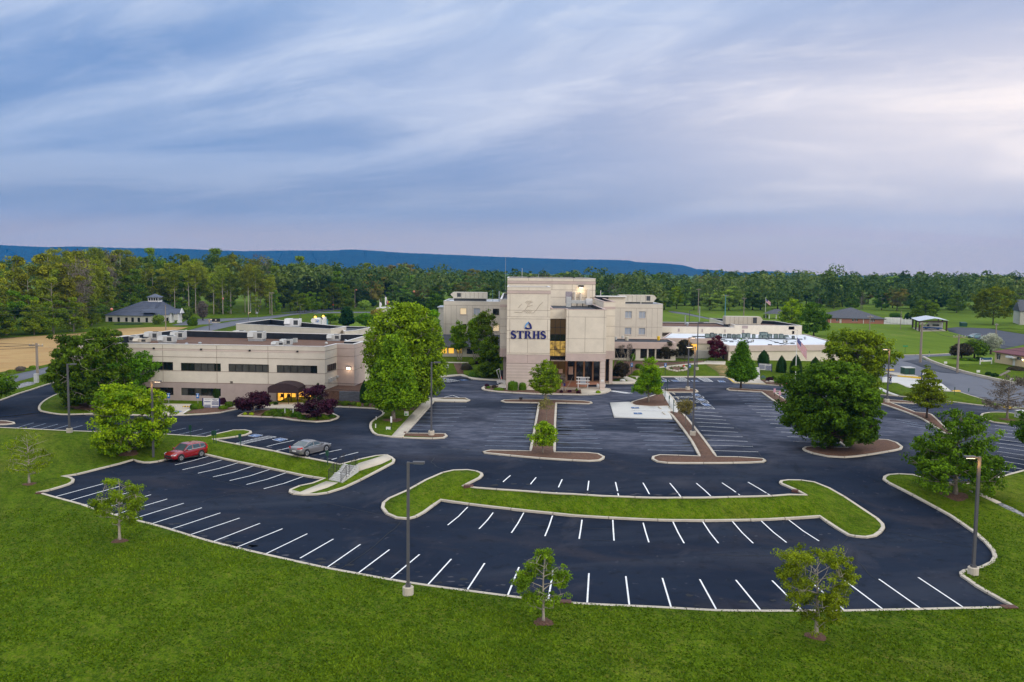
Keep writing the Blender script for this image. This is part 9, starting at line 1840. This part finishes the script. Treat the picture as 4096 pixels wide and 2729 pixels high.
car('parked_car', (1985,715),(1005,1010), 'R2', 1, 'silver grey sedan parked with its tail to the grass bank', P_sil, 'sedan')
car('parked_car', (1838,640),(1926,638), 'F', -1, 'pale teal hatchback in the far right parking area', P_teal, 'hatch'); car('parked_car', (1950,662),(2030,655), 'F', -1, 'green-teal car half hidden behind the white blossom tree', P_teal, 'hatch')
# camper bus
bA, bB = W('R3', 830,790), W('R3', 1440,815); ang = math.atan2(bA[1]-bB[1], bA[0]-bB[0]); L_b = math.hypot(bA[0]-bB[0], bA[1]-bB[1]); cb = thing('camper_bus', (*lerp(bA, bB, .5), z_s+.22), ang+0, 'white and blue camper bus parked under the open shelter', 'bus'); sB = L_b/4.2
k = MB(); yy = (-2.1*sB, -.02); pr_ = [(-3.6,.5),(-3.6,2.9),(1.1,2.9),(1.9,2.35),(2.1,1.95),(2.7,1.35),(3.6,1.15),(3.7,.5)]
if math.cos(ang) < 0: yy = (-2.1*sB, -.02)
V_ = [(x*sB, y, z_*sB) for y in yy for x, z_ in pr_]; n_ = len(pr_); k.add(V_, [tuple(range(n_)), tuple(range(n_, 2*n_))[::-1]]+[(i, (i+1) % n_, n_+(i+1) % n_, n_+i) for i in range(n_)]); k.build('body', M_white, cb)
for y in (yy[0]-.02, yy[1]+.0):
 MB().box(-3.62*sB, 3.6*sB, y, y+.02,.5*sB, .95*sB).build('blue_stripe', mat('bus_blue', (.02,.12,.42),.4), cb); MB().box(-2.6*sB, -.2*sB, y-.01, y+.03,1.55*sB, 2.2*sB).build('side_window', M_glass, cb); MB().box(.9*sB, 1.8*sB, y-.01, y+.03,1.4*sB, 2.0*sB).build('cab_window', M_glass, cb)
k = MB(); k.add([(2.05*sB, yy[0]+.2,1.95*sB),(2.05*sB, yy[1]-.2,1.95*sB),(2.68*sB, yy[0]+.2,1.4*sB),(2.68*sB, yy[1]-.2,1.4*sB),(2.12*sB, yy[0]+.2,1.99*sB),(2.12*sB, yy[1]-.2,1.99*sB),(2.75*sB, yy[0]+.2,1.43*sB),(2.75*sB, yy[1]-.2,1.43*sB)], [(0,1,3,2),(4,6,7,5),(0,4,5,1),(2,3,7,6)]); k.build('windscreen', M_glass, cb)
for x in (-2.1*sB, 2.1*sB):
 for y, sd_ in ((yy[0]+.12,-1),(yy[1]-.12,1)): lathe_wheel(cb, x, y, 1,.42*sB, .25, sd_)
# person by the lamp post, seen from behind
P = W('F', 1074,1078); Hp = 1.76; pe = thing('person', (*P, gz(*P)+.13),0, 'person in dark teal shirt and blue trousers standing by the lit lamp post', 'person')
def skin(name, V, E, R_, m, par):
 me = bpy.data.meshes.new(name); me.from_pydata(V, E, []); o = bpy.data.objects.new(name, me); C.objects.link(o); md = o.modifiers.new('s', 'SKIN'); 
 for i, r in enumerate(R_): me.skin_vertices[0].data[i].radius = r if hasattr(r, '__len__') else (r, r)
 me.skin_vertices[0].data[0].use_root = True; o.modifiers.new('u', 'SUBSURF').levels = 1
 dg = bpy.context.evaluated_depsgraph_get(); m2 = bpy.data.meshes.new_from_object(o.evaluated_get(dg)); bpy.data.objects.remove(o); m2.materials.clear(); m2.materials.append(m); q = bpy.data.objects.new(name, m2); C.objects.link(q); q.parent = par; return q
try:
 V = [(0,0,.95),(0,0,1.15),(0,0,1.40),(0,0,1.52),(0,0,1.60),(0,.0,1.72),(-.19,0,1.40),(-.26,.06,1.15),(-.12,.26,1.25),(-.06,.32,1.30),(.19,0,1.40),(.26,.06,1.15),(.12,.26,1.25),(.06,.32,1.30),(-.10,0,.90),(-.11,.02,.50),(-.11,-.02,.08),(-.12,.12,.04),(.10,0,.90),(.12,-.02,.50),(.13,-.05,.08),(.14,.09,.04)]
 E = [(0,1),(1,2),(2,3),(3,4),(4,5),(2,6),(6,7),(7,8),(8,9),(2,10),(10,11),(11,12),(12,13),(0,14),(14,15),(15,16),(16,17),(0,18),(18,19),(19,20),(20,21)]
 R_ = [(.15,.11),(.14,.10),(.16,.10),.055,.085,.08,.06,.045,.035,.035,.06,.045,.035,.035,.09,.06,.045,.04,.09,.06,.045,.04]
 M_skinp = mat('skin', (.33,.18,.12),.6); body = skin('body', V, E, R_, M_skinp, pe)
 skin('shirt', V[:3]+[V[6], V[7], (-.19,.17,1.2), V[10], V[11], (.19,.17,1.2)], [(0,1),(1,2),(2,3),(3,4),(4,5),(2,6),(6,7),(7,8)], [(.17,.13),(.16,.12),(.18,.12),.075,.06,.05,.075,.06,.05], mat('teal_shirt', (.012,.045,.075),.8), pe)
 skin('trousers', [V[0], V[14], V[15], V[16], V[18], V[19], V[20]], [(0,1),(1,2),(2,3),(0,4),(4,5),(5,6)], [(.165,.125),.105,.078,.065,.105,.078,.065], mat('blue_trousers', (.01,.03,.16),.8), pe)
 MB().lathe([(.02,1.62),(.10,1.66),(.105,1.74),(.07,1.80),(.01,1.815)], (0,-.012,0),12).build('hair', M_dark, pe, smooth=True)
except Exception as ex: print('person', ex)
# haze: still air that turns the far ridge blue
hz = MB().box(-8800,8800,-100,8960,-1.2,620).build('haze', bpy.data.materials.new('haze')); m = hz.data.materials[0]; m.use_nodes = True; nt = m.node_tree
for n_ in list(nt.nodes):
 if n_.type != 'OUTPUT_MATERIAL': nt.nodes.remove(n_)
pv_ = nt.nodes.new('ShaderNodeVolumePrincipled'); pv_.inputs['Color'].default_value = (.015,.31,.84,1); pv_.inputs['Density'].default_value = HAZE; pv_.inputs['Anisotropy'].default_value = 0.0; nt.links.new(pv_.outputs[0], [n_ for n_ in nt.nodes if n_.type == 'OUTPUT_MATERIAL'][0].inputs['Volume']); tag(hz, kind='stuff')
